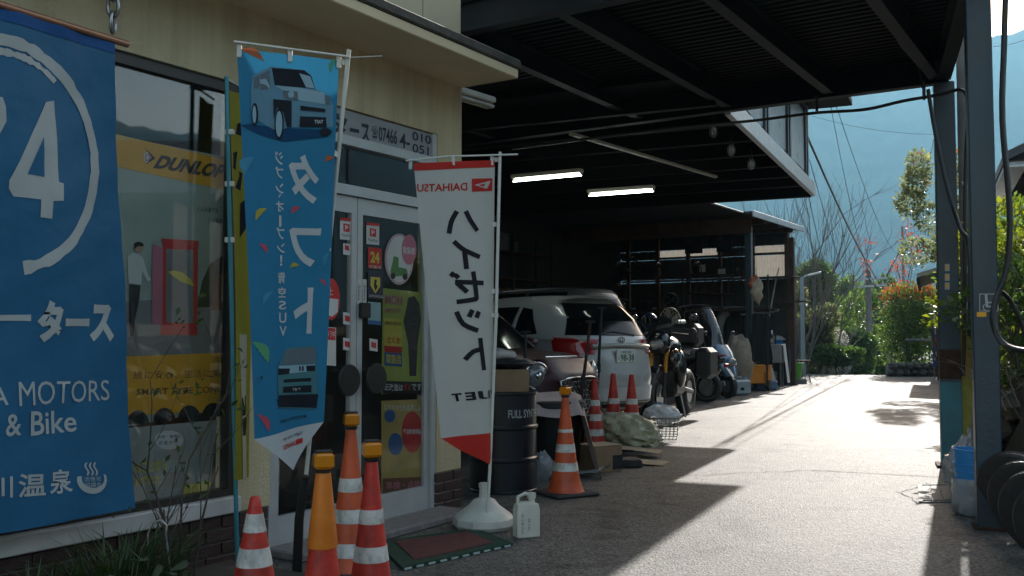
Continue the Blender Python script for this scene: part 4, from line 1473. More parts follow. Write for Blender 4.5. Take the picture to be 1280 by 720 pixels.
# hot-spring mark: bowl, three steam lines, six small characters
ob = circle_px(114, 600, 19, 17, 22, 200 - 180 + 0, 160 + 0)
bowl_o = [(114 + 19 * math.cos(R(a)), 600 + 17 * math.sin(R(a))) for a in range(-25, 206, 11)]
bowl_i = [(115 + 14.5 * math.cos(R(a)), 598 + 11.5 * math.sin(R(a))) for a in range(-25, 206, 11)]
strip(([BS.inv(*p) for p in bowl_o], [BS.inv(*p) for p in bowl_i]), M_BANW, 'bowl_mark')
for k in range(3):
    q = []
    for t in range(9):
        yy = 594 - t * 2
        q.append((107 + k * 5.5 + 1.8 * math.sin(t * .8), yy))
    strip(([BS.inv(p[0] - 1.1, p[1]) for p in q], [BS.inv(p[0] + 1.1, p[1]) for p in q]), M_BANW, 'steam_mark')
print_text(BS, '活性化', PB(103, 596, 125, 602, -1, -1), M_BANW, ban)
print_text(BS, '協議会', PB(104, 603, 125, 609, -1, -1), M_BANW, ban)
ctop = LW(quad[2][0] - .01, BY, 2.66)
link_chain('banner_chain', 'steel chain holding up the corner of the blue banner', ctop, [ctop + Vector((0, 0, .45)), ctop], .09, .009, M_STEEL)

# ================================================================ NOBORI FLAGS
M_POLEW = mat('white_pole', (.55, .54, .48), .45, var=.1, scale=8)
M_TAFT = mat_cloth('flag_blue', (.03, .20, .355), .3, .7, .05)
M_FLAGW = mat_cloth('flag_white', (.56, .55, .50), .3, .75, .05)
M_FWHITE = mat_cloth('flag_print_white', (.50, .52, .52), .2, .7)
M_FBLK = mat_cloth('flag_print_black', (.012, .012, .014), .05, .7)
M_FRED = mat_cloth('flag_print_red', (.50, .03, .02), .2, .7)
tb_ = G(372, 716)
taft = thing('blue_car_flag', 'tall blue advertising flag with car pictures on a white pole', 'flag', tb_)
tw = lambda a, b_: .018 * math.sin(a * 7 + b_ * 3) * (1 - b_ * .7) + .03 * (1 - b_) * (a - .5) ** 2
TS = quad_surf([(317, 549, 4.62), (402, 527, 4.88), (424, 76, 4.72), (296, 60, 4.5)], tb_, tw, (.6, 1.8), .06)
print_poly(TS, [[(0, 0), (.6, 0), (.6, 1.8), (0, 1.8)]], M_TAFT, taft, 'cloth', 0, px=False)
print_poly(TS, [[(316.5, 549), (402, 527), (397, 535), (367, 589)]], M_FWHITE, taft, 'tail', .0)
pt, pb_ = D(436, 62, 4.74) - tb_, D(373, 690, 5.08) - tb_
B().tube([pt, pb_], .011, 10).build('pole', M_POLEW, taft, smooth=60)
B().tube([D(292, 52, 4.48) - tb_, D(436, 71, 4.73) - tb_], .006, 8).build('crossbar', M_POLEW, taft, smooth=60)
B().tube([D(436, 72, 4.73) - tb_, D(478, 70, 4.8) - tb_], .0025, 6).build('bar_tip', M_POLEW, taft, smooth=60)
B().tube([(D(382, 595, 4.98) - tb_), D(374, 648, 5.03) - tb_, D(371, 718, 5.1) - tb_], [.02, .024, .026], 12).build('ground_tube', M_BLACKPL, taft, smooth=60)
for px, py in ((299, 60), (361, 66), (424, 74)):
    c = TS.pos(*TS.inv(px, py + 4), .0)
    B().box(c, (.022, .012, .06), None, .003).build('tie', M_POLEW, taft)
for px, py, qx in ((428, 77, 436), (418, 190, 424), (411, 309, 412)):
    c = TS.pos(*TS.inv(px, py), .0)
    t_ = (py - 62) / (690 - 62)
    e = pt + (pb_ - pt) * t_
    B().beam(c, e, .004, .028).build('tie', M_POLEW, taft)
def tp(polys, material, name, lift):
    return print_poly(TS, polys, material, taft, name, lift)
def zz(pts, ox=290, oy=50, k=4.8):
    return [(ox + a / k, oy + b_ / k) for a, b_ in pts]
MC1 = mat_cloth('car_print_blue', (.13, .26, .34), .2)
MC2 = mat_cloth('car_print_pale', (.28, .42, .48), .2)
MC3 = mat_cloth('car_print_dark', (.012, .016, .022), .1)
MC4 = mat_cloth('car_print_grey', (.12, .15, .17), .15)
MC5 = mat_cloth('car_print_green', (.07, .19, .21), .2)
L0 = .003
tp([zz([(40, 510), (110, 500), (240, 520), (600, 540), (560, 580), (300, 606), (150, 560)])], mat_cloth('car_print_shade', (.006, .05, .12), .1), 'ground_shadow_print', L0)
tp([zz([(120, 210), (228, 156), (420, 180), (462, 210), (488, 290), (560, 320), (604, 390), (600, 520), (330, 520), (270, 545), (150, 480), (108, 420), (110, 290)])], MC1, 'car_body_print', L0 + .001)
tp([zz([(232, 165), (420, 182), (462, 215), (486, 292), (360, 280), (250, 268)])], MC3, 'windscreen_print', L0 + .002)
tp([zz([(390, 200), (455, 218), (482, 290), (430, 284)])], MC2, 'windscreen_glint_print', L0 + .003)
tp([zz([(165, 205), (220, 178), (226, 290), (168, 298)]), zz([(128, 225), (160, 208), (160, 285), (126, 290)])], MC4, 'side_window_print', L0 + .002)
tp([zz([(250, 270), (380, 285), (545, 315), (550, 385), (390, 360), (300, 300)])], MC2, 'bonnet_print', L0 + .0025)
tp([zz([(296, 300), (380, 308), (384, 362), (300, 345)]), zz([(545, 330), (578, 335), (580, 385), (550, 380)])], MC4, 'headlight_print', L0 + .004)
tp([circle_px(290 + 342 / 4.8, 50 + 325 / 4.8, 3.6, 4.4, 14)], MC2, 'headlight_ring_print', L0 + .005)
tp([zz([(395, 392), (548, 412), (548, 432), (398, 420)]), zz([(395, 456), (552, 462), (556, 522), (392, 518)]), zz([(240, 352), (346, 362), (346, 520), (320, 520), (300, 430), (262, 400), (244, 470)])], MC3, 'grille_print', L0 + .0045)
tp([circle_px(290 + 275 / 4.8, 50 + 500 / 4.8, 5.6, 19.5, 22), circle_px(290 + 130 / 4.8, 50 + 445 / 4.8, 4.2, 14.5, 18), circle_px(290 + 548 / 4.8, 50 + 550 / 4.8, 8, 5, 14)], MC3, 'tyre_print', L0 + .005)
tp([circle_px(290 + 274 / 4.8, 50 + 500 / 4.8, 4.0, 16, 20), circle_px(290 + 126 / 4.8, 50 + 445 / 4.8, 2.4, 11, 16)], MC2, 'rim_print', L0 + .006)
print_text(TS, 'TAFT', zz([(478, 500), (532, 500), (532, 478), (478, 478)]), M_FWHITE, taft, lift=L0 + .006, mirror=True, bold=.02)
tp([zz([(160, 236), (196, 230), (216, 262), (222, 296), (200, 270), (164, 258)])], MC2, 'mirror_print', L0 + .004)
z2 = lambda pts: zz(pts, 300, 380, 3.27)
tp([z2([(140, 390), (150, 420), (290, 430), (310, 380)])], mat_cloth('car_print_shade', (.006, .05, .12), .1), 'ground_shadow_print', L0)
tp([z2([(178, 190), (200, 176), (300, 168), (308, 250), (312, 400), (300, 430), (150, 424), (146, 300), (150, 255)])], MC5, 'car_body_print', L0 + .001)
tp([z2([(186, 186), (300, 176), (304, 238), (176, 246)])], MC4, 'windscreen_print', L0 + .002)
tp([z2([(150, 252), (300, 244), (300, 272), (150, 288)])], MC2, 'bonnet_print', L0 + .002)
tp([z2([(150, 262), (204, 262), (200, 284), (150, 290)]), z2([(268, 250), (300, 248), (300, 272), (270, 274)]), z2([(242, 252), (248, 252), (248, 272), (242, 272)]), z2([(253, 252), (259, 252), (259, 272), (253, 272)])], MC3, 'headlight_print', L0 + .003)
tp([z2([(174, 308), (286, 300), (286, 314), (174, 320)]), z2([(172, 338), (288, 330), (288, 360), (170, 362)]), z2([(148, 372), (312, 366), (306, 424), (150, 420)])], MC3, 'grille_print', L0 + .003)
print_text(TS, 'TAFT', z2([(214, 356), (248, 354), (248, 342), (214, 344)]), M_FWHITE, taft, lift=L0 + .004, mirror=True, bold=.02)
print_text(TS, 'タ', [(362, 252), (397, 254), (395, 192), (359, 193)], M_FWHITE, taft, lift=L0, mirror=True, bold=.03)
print_text(TS, 'フ', [(362, 333), (393, 332), (399, 284), (361, 283)], M_FWHITE, taft, lift=L0, mirror=True, bold=.03)
print_text(TS, 'ト', [(368, 416), (388, 416), (390, 358), (366, 359)], M_FWHITE, taft, lift=L0, mirror=True, bold=.035)
col = [('ジ', 188, 205), ('ブ', 207, 222), ('ン', 228, 241), ('、', 241, 246), ('オ', 250, 263), ('l', 268, 282), ('プ', 283, 298), ('ン', 303, 315), ('！', 318, 331), ('青', 339, 353), ('空', 358, 371), ('S', 375, 386), ('U', 390, 403), ('V', 407, 419)]
for c_, y0, y1 in col:
    xx = 348 + (y0 - 188) * .025
    w = 10 if c_ not in '、l！' else 3
    print_text(TS, c_, [(xx - w / 2, y1), (xx + w / 2, y1), (xx + w / 2, y0), (xx - w / 2, y0)], M_FWHITE, taft, lift=L0, mirror=True, bold=.02)
def feather(px, py, w, h, ang, colm, name='feather_print'):
    pts = []
    for k in range(13):
        t = k / 12
        pts.append((w * (t - .5), -h * .5 * math.sin(math.pi * t) - h * .25 * math.sin(math.pi * t)))
    for k in range(12, -1, -1):
        t = k / 12
        pts.append((w * (t - .5), h * .35 * math.sin(math.pi * t) * (1 if k % 2 else .75) - h * .3 * math.sin(math.pi * t)))
    ca, sa = math.cos(R(ang)), math.sin(R(ang))
    # drop duplicated ends
    pts = pts[:-1]
    del pts[13]
    tp([[(px + a * ca - b_ * sa, py + a * sa + b_ * ca) for a, b_ in pts]], colm, name, L0)
FO, FY, FP, FG, FB = [mat_cloth('feather_' + n_, c_, .2) for n_, c_ in (('orange', (.42, .12, .05)), ('yellow', (.40, .34, .05)), ('pink', (.5, .08, .12)), ('green', (.10, .32, .16)), ('blue', (.06, .25, .38)))]
feather(314, 69, 34, 12, 25, FO)
feather(416, 82, 20, 8, -65, FG)
feather(410, 199, 15, 8, -20, FO)
feather(310, 207, 26, 18, -60, FB)
feather(325, 267, 22, 10, -45, FY)
feather(369, 262, 14, 8, -35, FP)
feather(327, 310, 16, 8, 50, FP)
feather(368, 332, 12, 7, -15, FY)
feather(406, 322, 20, 7, -70, FB)
feather(400, 352, 12, 5, 50, FP)
feather(333, 372, 24, 9, -50, FB)
feather(322, 440, 34, 16, 55, FG)
feather(326, 528, 26, 10, 60, FP)
print_text(TS, 'DAIHATSU', [(352, 563), (371, 557), (371, 551), (352, 557)], M_FRED, taft, lift=.004, mirror=True, bold=.03)
tp([[(371, 557), (379, 554), (379, 548), (371, 550)]], M_FRED, 'logo_square', .004)
print_text(TS, 'Light you up', [(352, 552), (378, 544), (378, 539), (352, 547)], M_FBLK, taft, lift=.004, mirror=True)
print_text(TS, '撮影用特別仕様車', [(348, 529), (384, 522), (384, 518), (348, 525)], MC3, taft, lift=.004, mirror=True)

# white flag with red ends
hb = G(605, 660)
hij = thing('white_van_flag', 'tall white flag with red ends and black vertical lettering', 'flag', hb)
hw = lambda a, b_: .02 * math.sin(a * 8 + 2 + b_) * (1 - .8 * b_) - .05 * max(0, a - .82) * (1 - b_) * 4
HS = quad_surf([(549, 548, 6.0), (622, 540, 6.3), (619, 200, 6.32), (517, 204, 6.02)], hb, hw, (.55, 1.78), .055)
print_poly(HS, [[(0, 0), (.55, 0), (.55, 1.78), (0, 1.78)]], M_FLAGW, hij, 'cloth', 0, px=False)
print_poly(HS, [[(549, 548), (621.5, 540), (621, 562), (609, 580)]], M_FRED, hij, 'tail', 0)
print_poly(HS, [[(517.5, 213.5), (618.5, 209), (619, 200), (517, 204)]], M_FRED, hij, 'top_band', .003)
ht, hb2 = D(625, 190, 6.32) - hb, D(609, 645, 6.25) - hb
B().tube([ht, D(620, 400, 6.32) - hb, D(612, 590, 6.27) - hb, hb2], .011, 10).build('pole', M_POLEW, hij, smooth=60)
B().tube([D(507, 201, 5.98) - hb, D(560, 195.5, 6.15) - hb, D(647, 193, 6.36) - hb], .006, 8).build('crossbar', M_POLEW, hij, smooth=60)
for px, py in ((513, 204), (565, 199), (615, 199)):
    c = HS.pos(*HS.inv(px, py + 2), 0)
    B().box(c, (.022, .012, .06), None, .003).build('tie', M_POLEW, hij)
for px, py in ((621, 199), (621, 281), (621, 365), (621, 395)):
    c = HS.pos(*HS.inv(px - 4, py), 0)
    B().beam(c, c + Vector((.045, .02, 0)), .004, .03).build('tie', M_POLEW, hij)
# water-filled base
B().lathe([(.0, 0), (.19, .005), (.205, .03), (.20, .07), (.17, .10), (.10, .15), (.07, .185), (.035, .20), (.03, .26), (.036, .262), (.036, .29), (.016, .295)], (0, 0, 0), 10).build('water_base', mat('dirty_white_plastic', (.50, .49, .43), .5, var=.15, scale=9, bump=.05), hij, smooth=35)
print_text(HS, 'DAIHATSU', [(521, 240.5), (582, 239), (582, 229), (521, 230.5)], M_FRED, hij, mirror=True, bold=.02)
print_poly(HS, [[(588, 240.5), (616, 239), (616, 223), (588, 224)]], M_FRED, hij, 'logo_square', .003)
lg = [[(591, 232), (612, 226.5), (613, 228), (596, 232.3), (608, 235), (607, 236.5)], [(607, 228.5), (613, 226.5), (609, 236), (603, 235)]]
print_poly(HS, lg, M_FLAGW, hij, 'logo_mark', .0045)
def hp(pts):   # strokes in photo pixels, as thick polylines
    return pts
def stroke(pts, w, name='lettering'):
    """brush stroke of constant width along photo pixels"""
    o_, i_ = [], []
    P = smooth_path([Vector((a, b_, 0)) for a, b_ in pts], 3) if len(pts) > 2 else [Vector((a, b_, 0)) for a, b_ in pts]
    for k, p in enumerate(P):
        t = P[min(k + 1, len(P) - 1)] - P[max(k - 1, 0)]
        n = Vector((-t.y, t.x, 0)).normalized() * w / 2
        o_.append((p.x + n.x, p.y + n.y))
        i_.append((p.x - n.x, p.y - n.y))
    bm = bmesh.new()
    vo = [bm.verts.new((*HS.inv(*p), 0)) for p in o_]
    vi = [bm.verts.new((*HS.inv(*p), 0)) for p in i_]
    for k in range(len(vo) - 1):
        bm.faces.new((vo[k], vo[k + 1], vi[k + 1], vi[k]))
    return _flat_to_surf(bm, HS, .003, name, M_FBLK, hij)
for pts in ([(569.5, 265), (563, 278), (560.5, 293)], [(580, 265), (586, 277), (595, 290)],
            [(566, 303), (578, 314), (598, 323)], [(578.5, 314), (581, 338)],
            [(563, 347), (567, 342)], [(568, 349), (572, 345)], [(589, 341), (593, 372), (590, 376), (570, 379)], [(568, 354), (603, 355.5)], [(570, 355), (582, 367)],
            [(588, 389), (584, 398)], [(596, 391), (593, 399)], [(570, 391), (578, 407), (595, 415)],
            [(597.5, 424), (602.5, 464)], [(600, 438), (589, 441), (580, 451)]):
    stroke(pts, 5.9)
for c_, x0, x1, yb_ in (('T', 565, 578, 503), ('E', 580, 592, 501.5), ('J', 594, 606, 500), ('I', 608, 612, 499), ('H', 614, 621.5, 498)):
    print_text(HS, c_, [(x0 + 2, yb_), (x1 + 1, yb_ - 1), (x1 - 1, yb_ - 11), (x0, yb_ - 10)], M_FBLK, hij, mirror=True, bold=.04)

# yellow flag half hidden behind the blue one
yb = G(297, 712)
yel = thing('yellow_flag', 'faded yellow flag with black characters half hidden behind the blue flag', 'flag', yb)
M_TEAL = mat('teal_pole', (.04, .22, .26), .45, var=.15)
YS = quad_surf([(293, 600, 5.2), (314, 597, 5.3), (312, 122, 5.3), (289, 112, 5.2)], yb, lambda a, b_: .02 * math.sin(a * 5 + b_ * 4), (.3, 1.9), .08)
print_poly(YS, [[(0, 0), (.3, 0), (.3, 1.9), (0, 1.9)]], mat_cloth('flag_yellow', (.30, .26, .03), .25), yel, 'cloth', 0, px=False)
for pts in ([(298, 155), (304, 152), (304, 158), (302, 171), (297, 168)], [(293, 192), (299, 190), (300, 215), (303, 218), (302, 240), (297, 236), (298, 214), (293, 211)], [(302, 256), (307, 250), (310, 280), (302, 300)], [(301, 500), (310, 496), (310, 520), (301, 522)], [(301, 526), (311, 522), (310, 545), (302, 546)]):
    print_poly(YS, [pts], M_FBLK, yel, 'lettering', .003)
print_poly(YS, [[(300, 420), (310, 420), (311, 600), (300, 600)]], mat_cloth('flag_cream', (.45, .42, .3), .2), yel, 'cream_strip', .002)
B().tube([D(283, 96, 5.17) - yb, D(288, 330, 5.17) - yb, Vector((0, 0, 0)) + D(318, 600, 4.46) * 0 + (G(297, 712) - yb)], .012, 10).build('pole', M_TEAL, yel, smooth=60)
B().tube([D(281, 98, 5.17) - yb, D(316, 115, 5.3) - yb], .006).build('crossbar', M_POLEW, yel)
for py in (165, 230, 300):
    B().box(D(287, py, 5.17) - yb, (.05, .02, .03), None, .004).build('tie', M_POLEW, yel)

# ================================================================ TRAFFIC CONES
M_CRED = mat('cone_red', (.50, .030, .015), .5, var=.10, scale=6, bump=.05)
M_CRED2 = mat('cone_faded_orange', (.55, .085, .02), .5, var=.12, scale=6)
M_CYEL = mat('cone_amber', (.62, .17, .012), .45, var=.1)
M_CW = mat('reflective_white', (.60, .58, .53), .45, var=.12, scale=9)
weather(M_CRED, .7, 9, 7, (.25, .24, .24))
weather(M_CRED2, .5, 9, 9, (.4, .38, .38))
weather(M_CW, .75, 14, 10, (.3, .28, .25))
weather(M_CYEL, .4, 9, 9, (.5, .45, .4))
M_AMBER = mat('amber_lens', (.75, .27, .01), .12, var=.05, trans=.35, coat=.5)
M_CBASE = mat('cone_base_rubber', (.03, .028, .027), .85, var=.3, bump=.2)
def cone(base, h, rb, rt, label, stripes, lamp=False, body=None, rot=0.0, base_mat=None, lean=(0, 0), neck=None, cap=None, group='traffic cones'):
    o = thing('traffic_cone', label, 'traffic cone', base, rot, group)
    prof = [(rb, .025), (rb * .985, .03)]
    FL_ = .66 if lamp else .92
    N = 14
    for k in range(N + 1):
        t = k / N
        r = rb * .96 + (rt - rb * .96) * t ** FL_
        prof.append((r, .035 + (h - .035) * t))
    prof.append((rt * .7, h + .006))
    B().lathe(prof, (0, 0, 0), 24).build('body', body or M_CRED, o, smooth=40)
    s = rb * 1.32
    B().box((0, 0, .014), (2 * s, 2 * s, .028), None, .012).build('base', base_mat or M_CBASE, o)
    def rad(z):
        t = (z - .035) / (h - .035)
        return rb * .96 + (rt - rb * .96) * t ** FL_
    for z0, z1 in stripes:
        zs = [z0 + (z1 - z0) * k / 3 for k in range(4)]
        B().lathe([(rad(z0) - .002, z0)] + [(rad(z) + .0022, z) for z in zs] + [(rad(z1) - .002, z1)], (0, 0, 0), 24, cap=False).build('stripe', M_CW, o, smooth=40)
    if cap:
        B().lathe([(rad(cap) + .004, cap), (rad(cap) + .006, cap + .01), (rad(h) + .006, h + .004), (rt * .6, h + .012)], (0, 0, 0), 24).build('sleeve', M_CYEL, o, smooth=40)
    if lamp:
        B().lathe([(rt + .004, h - .006), (rt + .009, h), (rt + .009, h + .008), (rt * .9, h + .01)], (0, 0, 0), 18).build('lamp_collar', M_BLACKPL, o, smooth=40)
        B().box((0, 0, h + .046), (.08, .072, .068), Matrix.Rotation(.35, 3, 'Z'), .012).build('lamp', M_AMBER, o)
        B().box((0, 0, h + .084), (.068, .06, .007), Matrix.Rotation(.35, 3, 'Z'), .003).build('lamp_lid', M_BLACKPL, o)
    return o
def at(px, d, z=0.0):
    """ground point under pixel column px at forward distance d"""
    return Vector(((px - 640) / FPX * d, d, z))
cone(at(322, 4.42), .52, .125, .022, 'red and white striped cone left of the amber-topped one', [(.37, .45), (.22, .30), (.07, .15)], body=M_CRED)
cone(at(406, 3.95), .70, .125, .024, 'red cone with plain amber upper half and amber lamp', [], lamp=True, cap=.40)
cone(at(440, 5.18), .76, .15, .026, 'striped cone with amber lamp standing closest to the glass doors', [(.43, .50), (.27, .34), (.10, .17)], lamp=True, body=M_CRED2)
cone(at(466, 4.25), .71, .135, .025, 'striped cone with amber lamp rightmost of the doorway cones', [(.44, .50), (.28, .345), (.12, .19)], lamp=True, body=M_CRED)
cone(G(707, 618), .77, .15, .026, 'striped cone with amber lamp beside the dark drum', [(.49, .515), (.335, .40), (.19, .255)], lamp=True, body=M_CRED2, rot=.5)
for px, py, hh, lab in ((743, 565, .78, 'leftmost of three plain striped cones behind the rubbish bag'), (767, 561, .83, 'middle of three plain striped cones behind the rubbish bag'), (790, 562, .82, 'rightmost of three plain striped cones behind the rubbish bag')):
    cone(G(px, py), hh, .135, .026, lab, [(.50, .56), (.34, .41), (.18, .25)], body=M_CRED)

# ================================================================ DOOR MAT, JUG, DRUM
M_MATG = mat('green_bristle_mat', (.015, .055, .028), .95, var=.4, scale=60, bump=1.0, bscale=160)
M_MATR = mat('red_bristle_mat', (.13, .035, .03), .95, var=.4, scale=60, bump=1.0, bscale=160)
mc = [G(503, 714), G(641, 683), G(596, 664), G(470, 681)]
mcen = sum(mc, Vector()) / 4
mo = thing('door_mat', 'green bristle door mat with reddish middle before the glass doors', 'mat', mcen)
B().prism([p - mcen + Vector((0, 0, .003)) for p in mc], (0, 0, .018)).build('border', M_MATG, mo)
B().prism([(p - mcen) * .72 + Vector((0, 0, .0215)) for p in mc], (0, 0, .004)).build('middle', M_MATR, mo)
for k in range(10):
    a = mc[0] + (mc[1] - mc[0]) * (k + .2) / 10 - mcen
    c = mc[0] + (mc[1] - mc[0]) * (k + .75) / 10 - mcen
    B().beam(a + Vector((.0, -.008, .010)), c + Vector((0, -.008, .010)), .008, .010).build('edge_clip', mat('mat_clip', (.35, .42, .4), .5), mo)
jb = G(658, 671)
M_JUG = mat('milky_plastic', (.52, .50, .42), .4, var=.1, scale=6)
jug = thing('oil_jug', 'milky plastic jug with carry handle beside the flag base', 'jug', jb, .35)
B().loft([[Vector((sx * w / 2 * c_[0], sx * 0 + dpt / 2 * c_[1], z)) for c_ in ((-1, -.8), (-.8, -1), (.8, -1), (1, -.8), (1, .8), (.8, 1), (-.8, 1), (-1, .8)) for sx in (1,)] for z, w, dpt in ((0, .135, .085), (.008, .15, .098), (.17, .15, .098), (.205, .135, .085), (.22, .06, .05))]).build('body', M_JUG, jug, smooth=35)
B().tube([(-.06, 0, .19), (-.055, 0, .25), (-.01, 0, .268), (.03, 0, .255)], [(.014, .012)] * 4, 8).build('handle', M_JUG, jug, smooth=60)
B().lathe([(.02, .205), (.02, .235), (.026, .237), (.026, .27), (.022, .272)], (.035, 0, 0), 16).build('cap', M_JUG, jug, smooth=40)
jsf = Surf(lambda u, v, l: Vector((u, -.0495 - l, v)), lambda a, b_: (a, b_))
print_text(jsf, 'クーラント', [(-.055, .03), (-.035, .03), (-.035, .15), (-.055, .15)], M_BLK, jug, px=False, vertical=True)
print_text(jsf, 'ロング', [(-.01, .05), (.006, .05), (.006, .12), (-.01, .12)], M_BLK, jug, px=False, vertical=True)
M_DRUM = mat('navy_drum_paint', (.006, .008, .013), .38, .0, var=.3, scale=5, bump=.06, bscale=20, coat=.2)
db = Vector((-.07, 7.95, 0))
drum = thing('oil_drum', 'dark navy steel oil drum with white lettering behind the flag', 'drum', db)
dr_ = .272
B().lathe([(0, .02), (.26, .02), (.26, .0), (dr_ + .006, .0), (dr_ + .006, .018), (dr_, .025), (dr_, .245), (dr_ + .012, .257), (dr_ + .012, .273), (dr_, .285), (dr_, .50), (dr_ + .012, .512), (dr_ + .012, .528), (dr_, .54), (dr_, .775), (dr_ + .007, .782), (dr_ + .007, .798), (.262, .798), (.26, .782), (0, .782)], (0, 0, 0), 40).build('body', M_DRUM, drum, smooth=35)
dsf = Surf(lambda u, v, l: Vector(((dr_ + .001 + l) * math.sin(u / dr_), -(dr_ + .001 + l) * math.cos(u / dr_), v)), lambda a, b_: (a, b_), .02)
print_text(dsf, 'FULL SYNTHETIC', [(.04, .60), (.46, .60), (.46, .665), (.04, .665)], M_SIGNW, drum, px=False, bold=.02, lift=.001)
M_CARD = mat('cardboard', (.23, .15, .085), .85, var=.12, scale=7, bump=.06)
M_CARD2 = mat('pale_cardboard', (.30, .235, .155), .85, var=.12, scale=7, bump=.06)
cbx = thing('cardboard_box', 'brown cardboard box sitting on top of the oil drum', 'box', db + Vector((.06, -.02, .799)), .25, 'cardboard boxes')
B().bx(-.17, .12, -.13, .13, 0, .18, .004).build('body', M_CARD, cbx)
B().bx(-.172, .132, -.02, .02, .1, .1725).build('tape', mat('box_tape', (.30, .22, .12), .3), cbx)
tyr = thing('folded_tarp', 'black folded tarpaulin lying on the cardboard box', 'tarp', db + Vector((.03, 0, .982)))
B().ellipsoid((0, 0, .045), (.21, .17, .05), 20, 8, lambda d: 1 + .12 * math.sin(d.x * 9 + d.y * 7) + .06 * math.sin(d.y * 17)).build('folds', mat('black_vinyl', (.014, .014, .016), .4, var=.3, bump=.3, bscale=14), tyr, smooth=60)
rag = solo(B().ellipsoid((0, 0, .03), (.14, .1, .05), 18, 8, lambda d: 1 + .22 * math.sin(d.x * 11 + 1) * math.cos(d.y * 9)), 'work_rag', mat('grubby_cloth', (.32, .3, .28), .9, var=.6, scale=9), 'crumpled grubby rag on top of the folded tarpaulin', 'rag', db + Vector((-.05, -.02, 1.065)), smooth=60)

# ================================================================ CARS
M_CGLASS = mat('car_glass', (.006, .007, .008), .08, var=.1, spec=.22)
M_TYRE = mat('tyre_rubber', (.022, .022, .022), .6, var=.3, scale=30, bump=.2)
M_RIM = mat('alloy_rim', (.38, .38, .39), .3, .9, var=.1)
M_LENSR = mat('red_tail_lens', (.35, .012, .012), .1, coat=.6, var=.2, scale=20)
M_LENSC = mat('clear_lens', (.16, .17, .18), .08, coat=.8, var=.4, scale=25)
class Car:
    """Body as stacked rounded-rectangle slices: levels = (z, x_front, x_rear, half_width); x forward"""
    def __init__(s, name, label, loc, heading, levels, paint, n=5.0, group='cars in the garage'):
        s.o = thing(name, label, 'car', loc, math.atan2(heading[1], heading[0]), group)
        s.lv = levels
        s.n = n
        bb = B()
        secs = []
        Z = []
        for (z0, *_), (z1, *_) in zip(levels[:-1], levels[1:]):
            for k in range(4):
                Z.append(z0 + (z1 - z0) * k / 4)
        Z.append(levels[-1][0])
        N = 72
        for z in Z:
            secs.append([Vector(s.pt(2 * math.pi * k / N, z)) for k in range(N)])
        zr = Z[-1]
        xf, xr, w = s.at(zr)
        for q, dz in ((.93, .018), (.75, .034), (.4, .046), (.05, .05)):
            secs.append([Vector((s.xc + (p[0] - s.xc) * q, p[1] * q, zr + dz)) for p in secs[len(Z) - 1] for s.xc in ((xf + xr) / 2,)])
        bb.loft(secs)
        s.body = bb.build('body', paint, s.o, smooth=38)
    def at(s, z):
        L = s.lv
        for a, b_ in zip(L[:-1], L[1:]):
            if z <= b_[0] + 1e-9:
                t = (z - a[0]) / (b_[0] - a[0])
                return tuple(a[i] + (b_[i] - a[i]) * t for i in (1, 2, 3))
        return L[-1][1:]
    def pt(s, th, z):
        xf, xr, w = s.at(z)
        xc, a = (xf + xr) / 2, (xf - xr) / 2
        c, q = math.cos(th), math.sin(th)
        e = 2 / s.n
        return (xc + a * math.copysign(abs(c) ** e, c), w * math.copysign(abs(q) ** e, q), z)
    def side(s, x, z, sgn, l=.004):
        xf, xr, w = s.at(z)
        xc, a = (xf + xr) / 2, (xf - xr) / 2
        k = max(0, 1 - min(1, abs((x - xc) / a)) ** s.n) ** (1 / s.n)
        return Vector((x, sgn * (w * k + l), z))
    def end(s, y, z, sgn, l=.004):
        xf, xr, w = s.at(z)
        xc, a = (xf + xr) / 2, (xf - xr) / 2
        k = max(0, 1 - min(1, abs(y / w)) ** s.n) ** (1 / s.n)
        return Vector((xc + sgn * (a * k + l), y, z))
    def patch_side(s, name, m, sgn, quad, nu=12, nv=14, l=.004, parent=None):
        """quad: (x, z) of BL, BR, TR, TL"""
        def fn(u, v):
            x = (1 - v) * ((1 - u) * quad[0][0] + u * quad[1][0]) + v * ((1 - u) * quad[3][0] + u * quad[2][0])
            z = (1 - v) * ((1 - u) * quad[0][1] + u * quad[1][1]) + v * ((1 - u) * quad[3][1] + u * quad[2][1])
            return s.side(x, z, sgn, l)
        return B().grid(fn, nu, nv).build(name, m, parent or s.o, smooth=60)
    def patch_end(s, name, m, sgn, quad, nu=14, nv=14, l=.004, parent=None):
        """quad: (y, z) of BL, BR, TR, TL"""
        def fn(u, v):
            y = (1 - v) * ((1 - u) * quad[0][0] + u * quad[1][0]) + v * ((1 - u) * quad[3][0] + u * quad[2][0])
            z = (1 - v) * ((1 - u) * quad[0][1] + u * quad[1][1]) + v * ((1 - u) * quad[3][1] + u * quad[2][1])
            return s.end(y, z, sgn, l)
        return B().grid(fn, nu, nv).build(name, m, parent or s.o, smooth=60)
    def wheels(s, xs, w, r=.31):
        for x in xs:
            for sg in (-1, 1):
                wh = B().torus((x, sg * (w - .08), r), r - .085, .085, 30, 10, Matrix.Rotation(math.pi / 2, 3, 'X'), 1.15).build('tyre', M_TYRE, s.o, smooth=60)
                B().lathe([(0, .0), (r * .2, .005), (r * .62, -.02), (r * .68, .0), (r * .68, -.06)], (x, sg * (w + .0), r), 20, 'y', None if sg < 0 else Matrix.Rotation(math.pi, 3, 'Z')).build('rim', M_RIM, wh, smooth=40)
                B().lathe([(r + .07, 0), (r + .07, .02)], (x, sg * (w - .03) - (.0 if sg < 0 else .02), r + .02), 26, 'y').build('wheel_arch', M_BLACKPL, s.o)
M_WPAINT = mat('white_car_paint', (.34, .35, .345), .3, var=.04, coat=.7, scale=2)
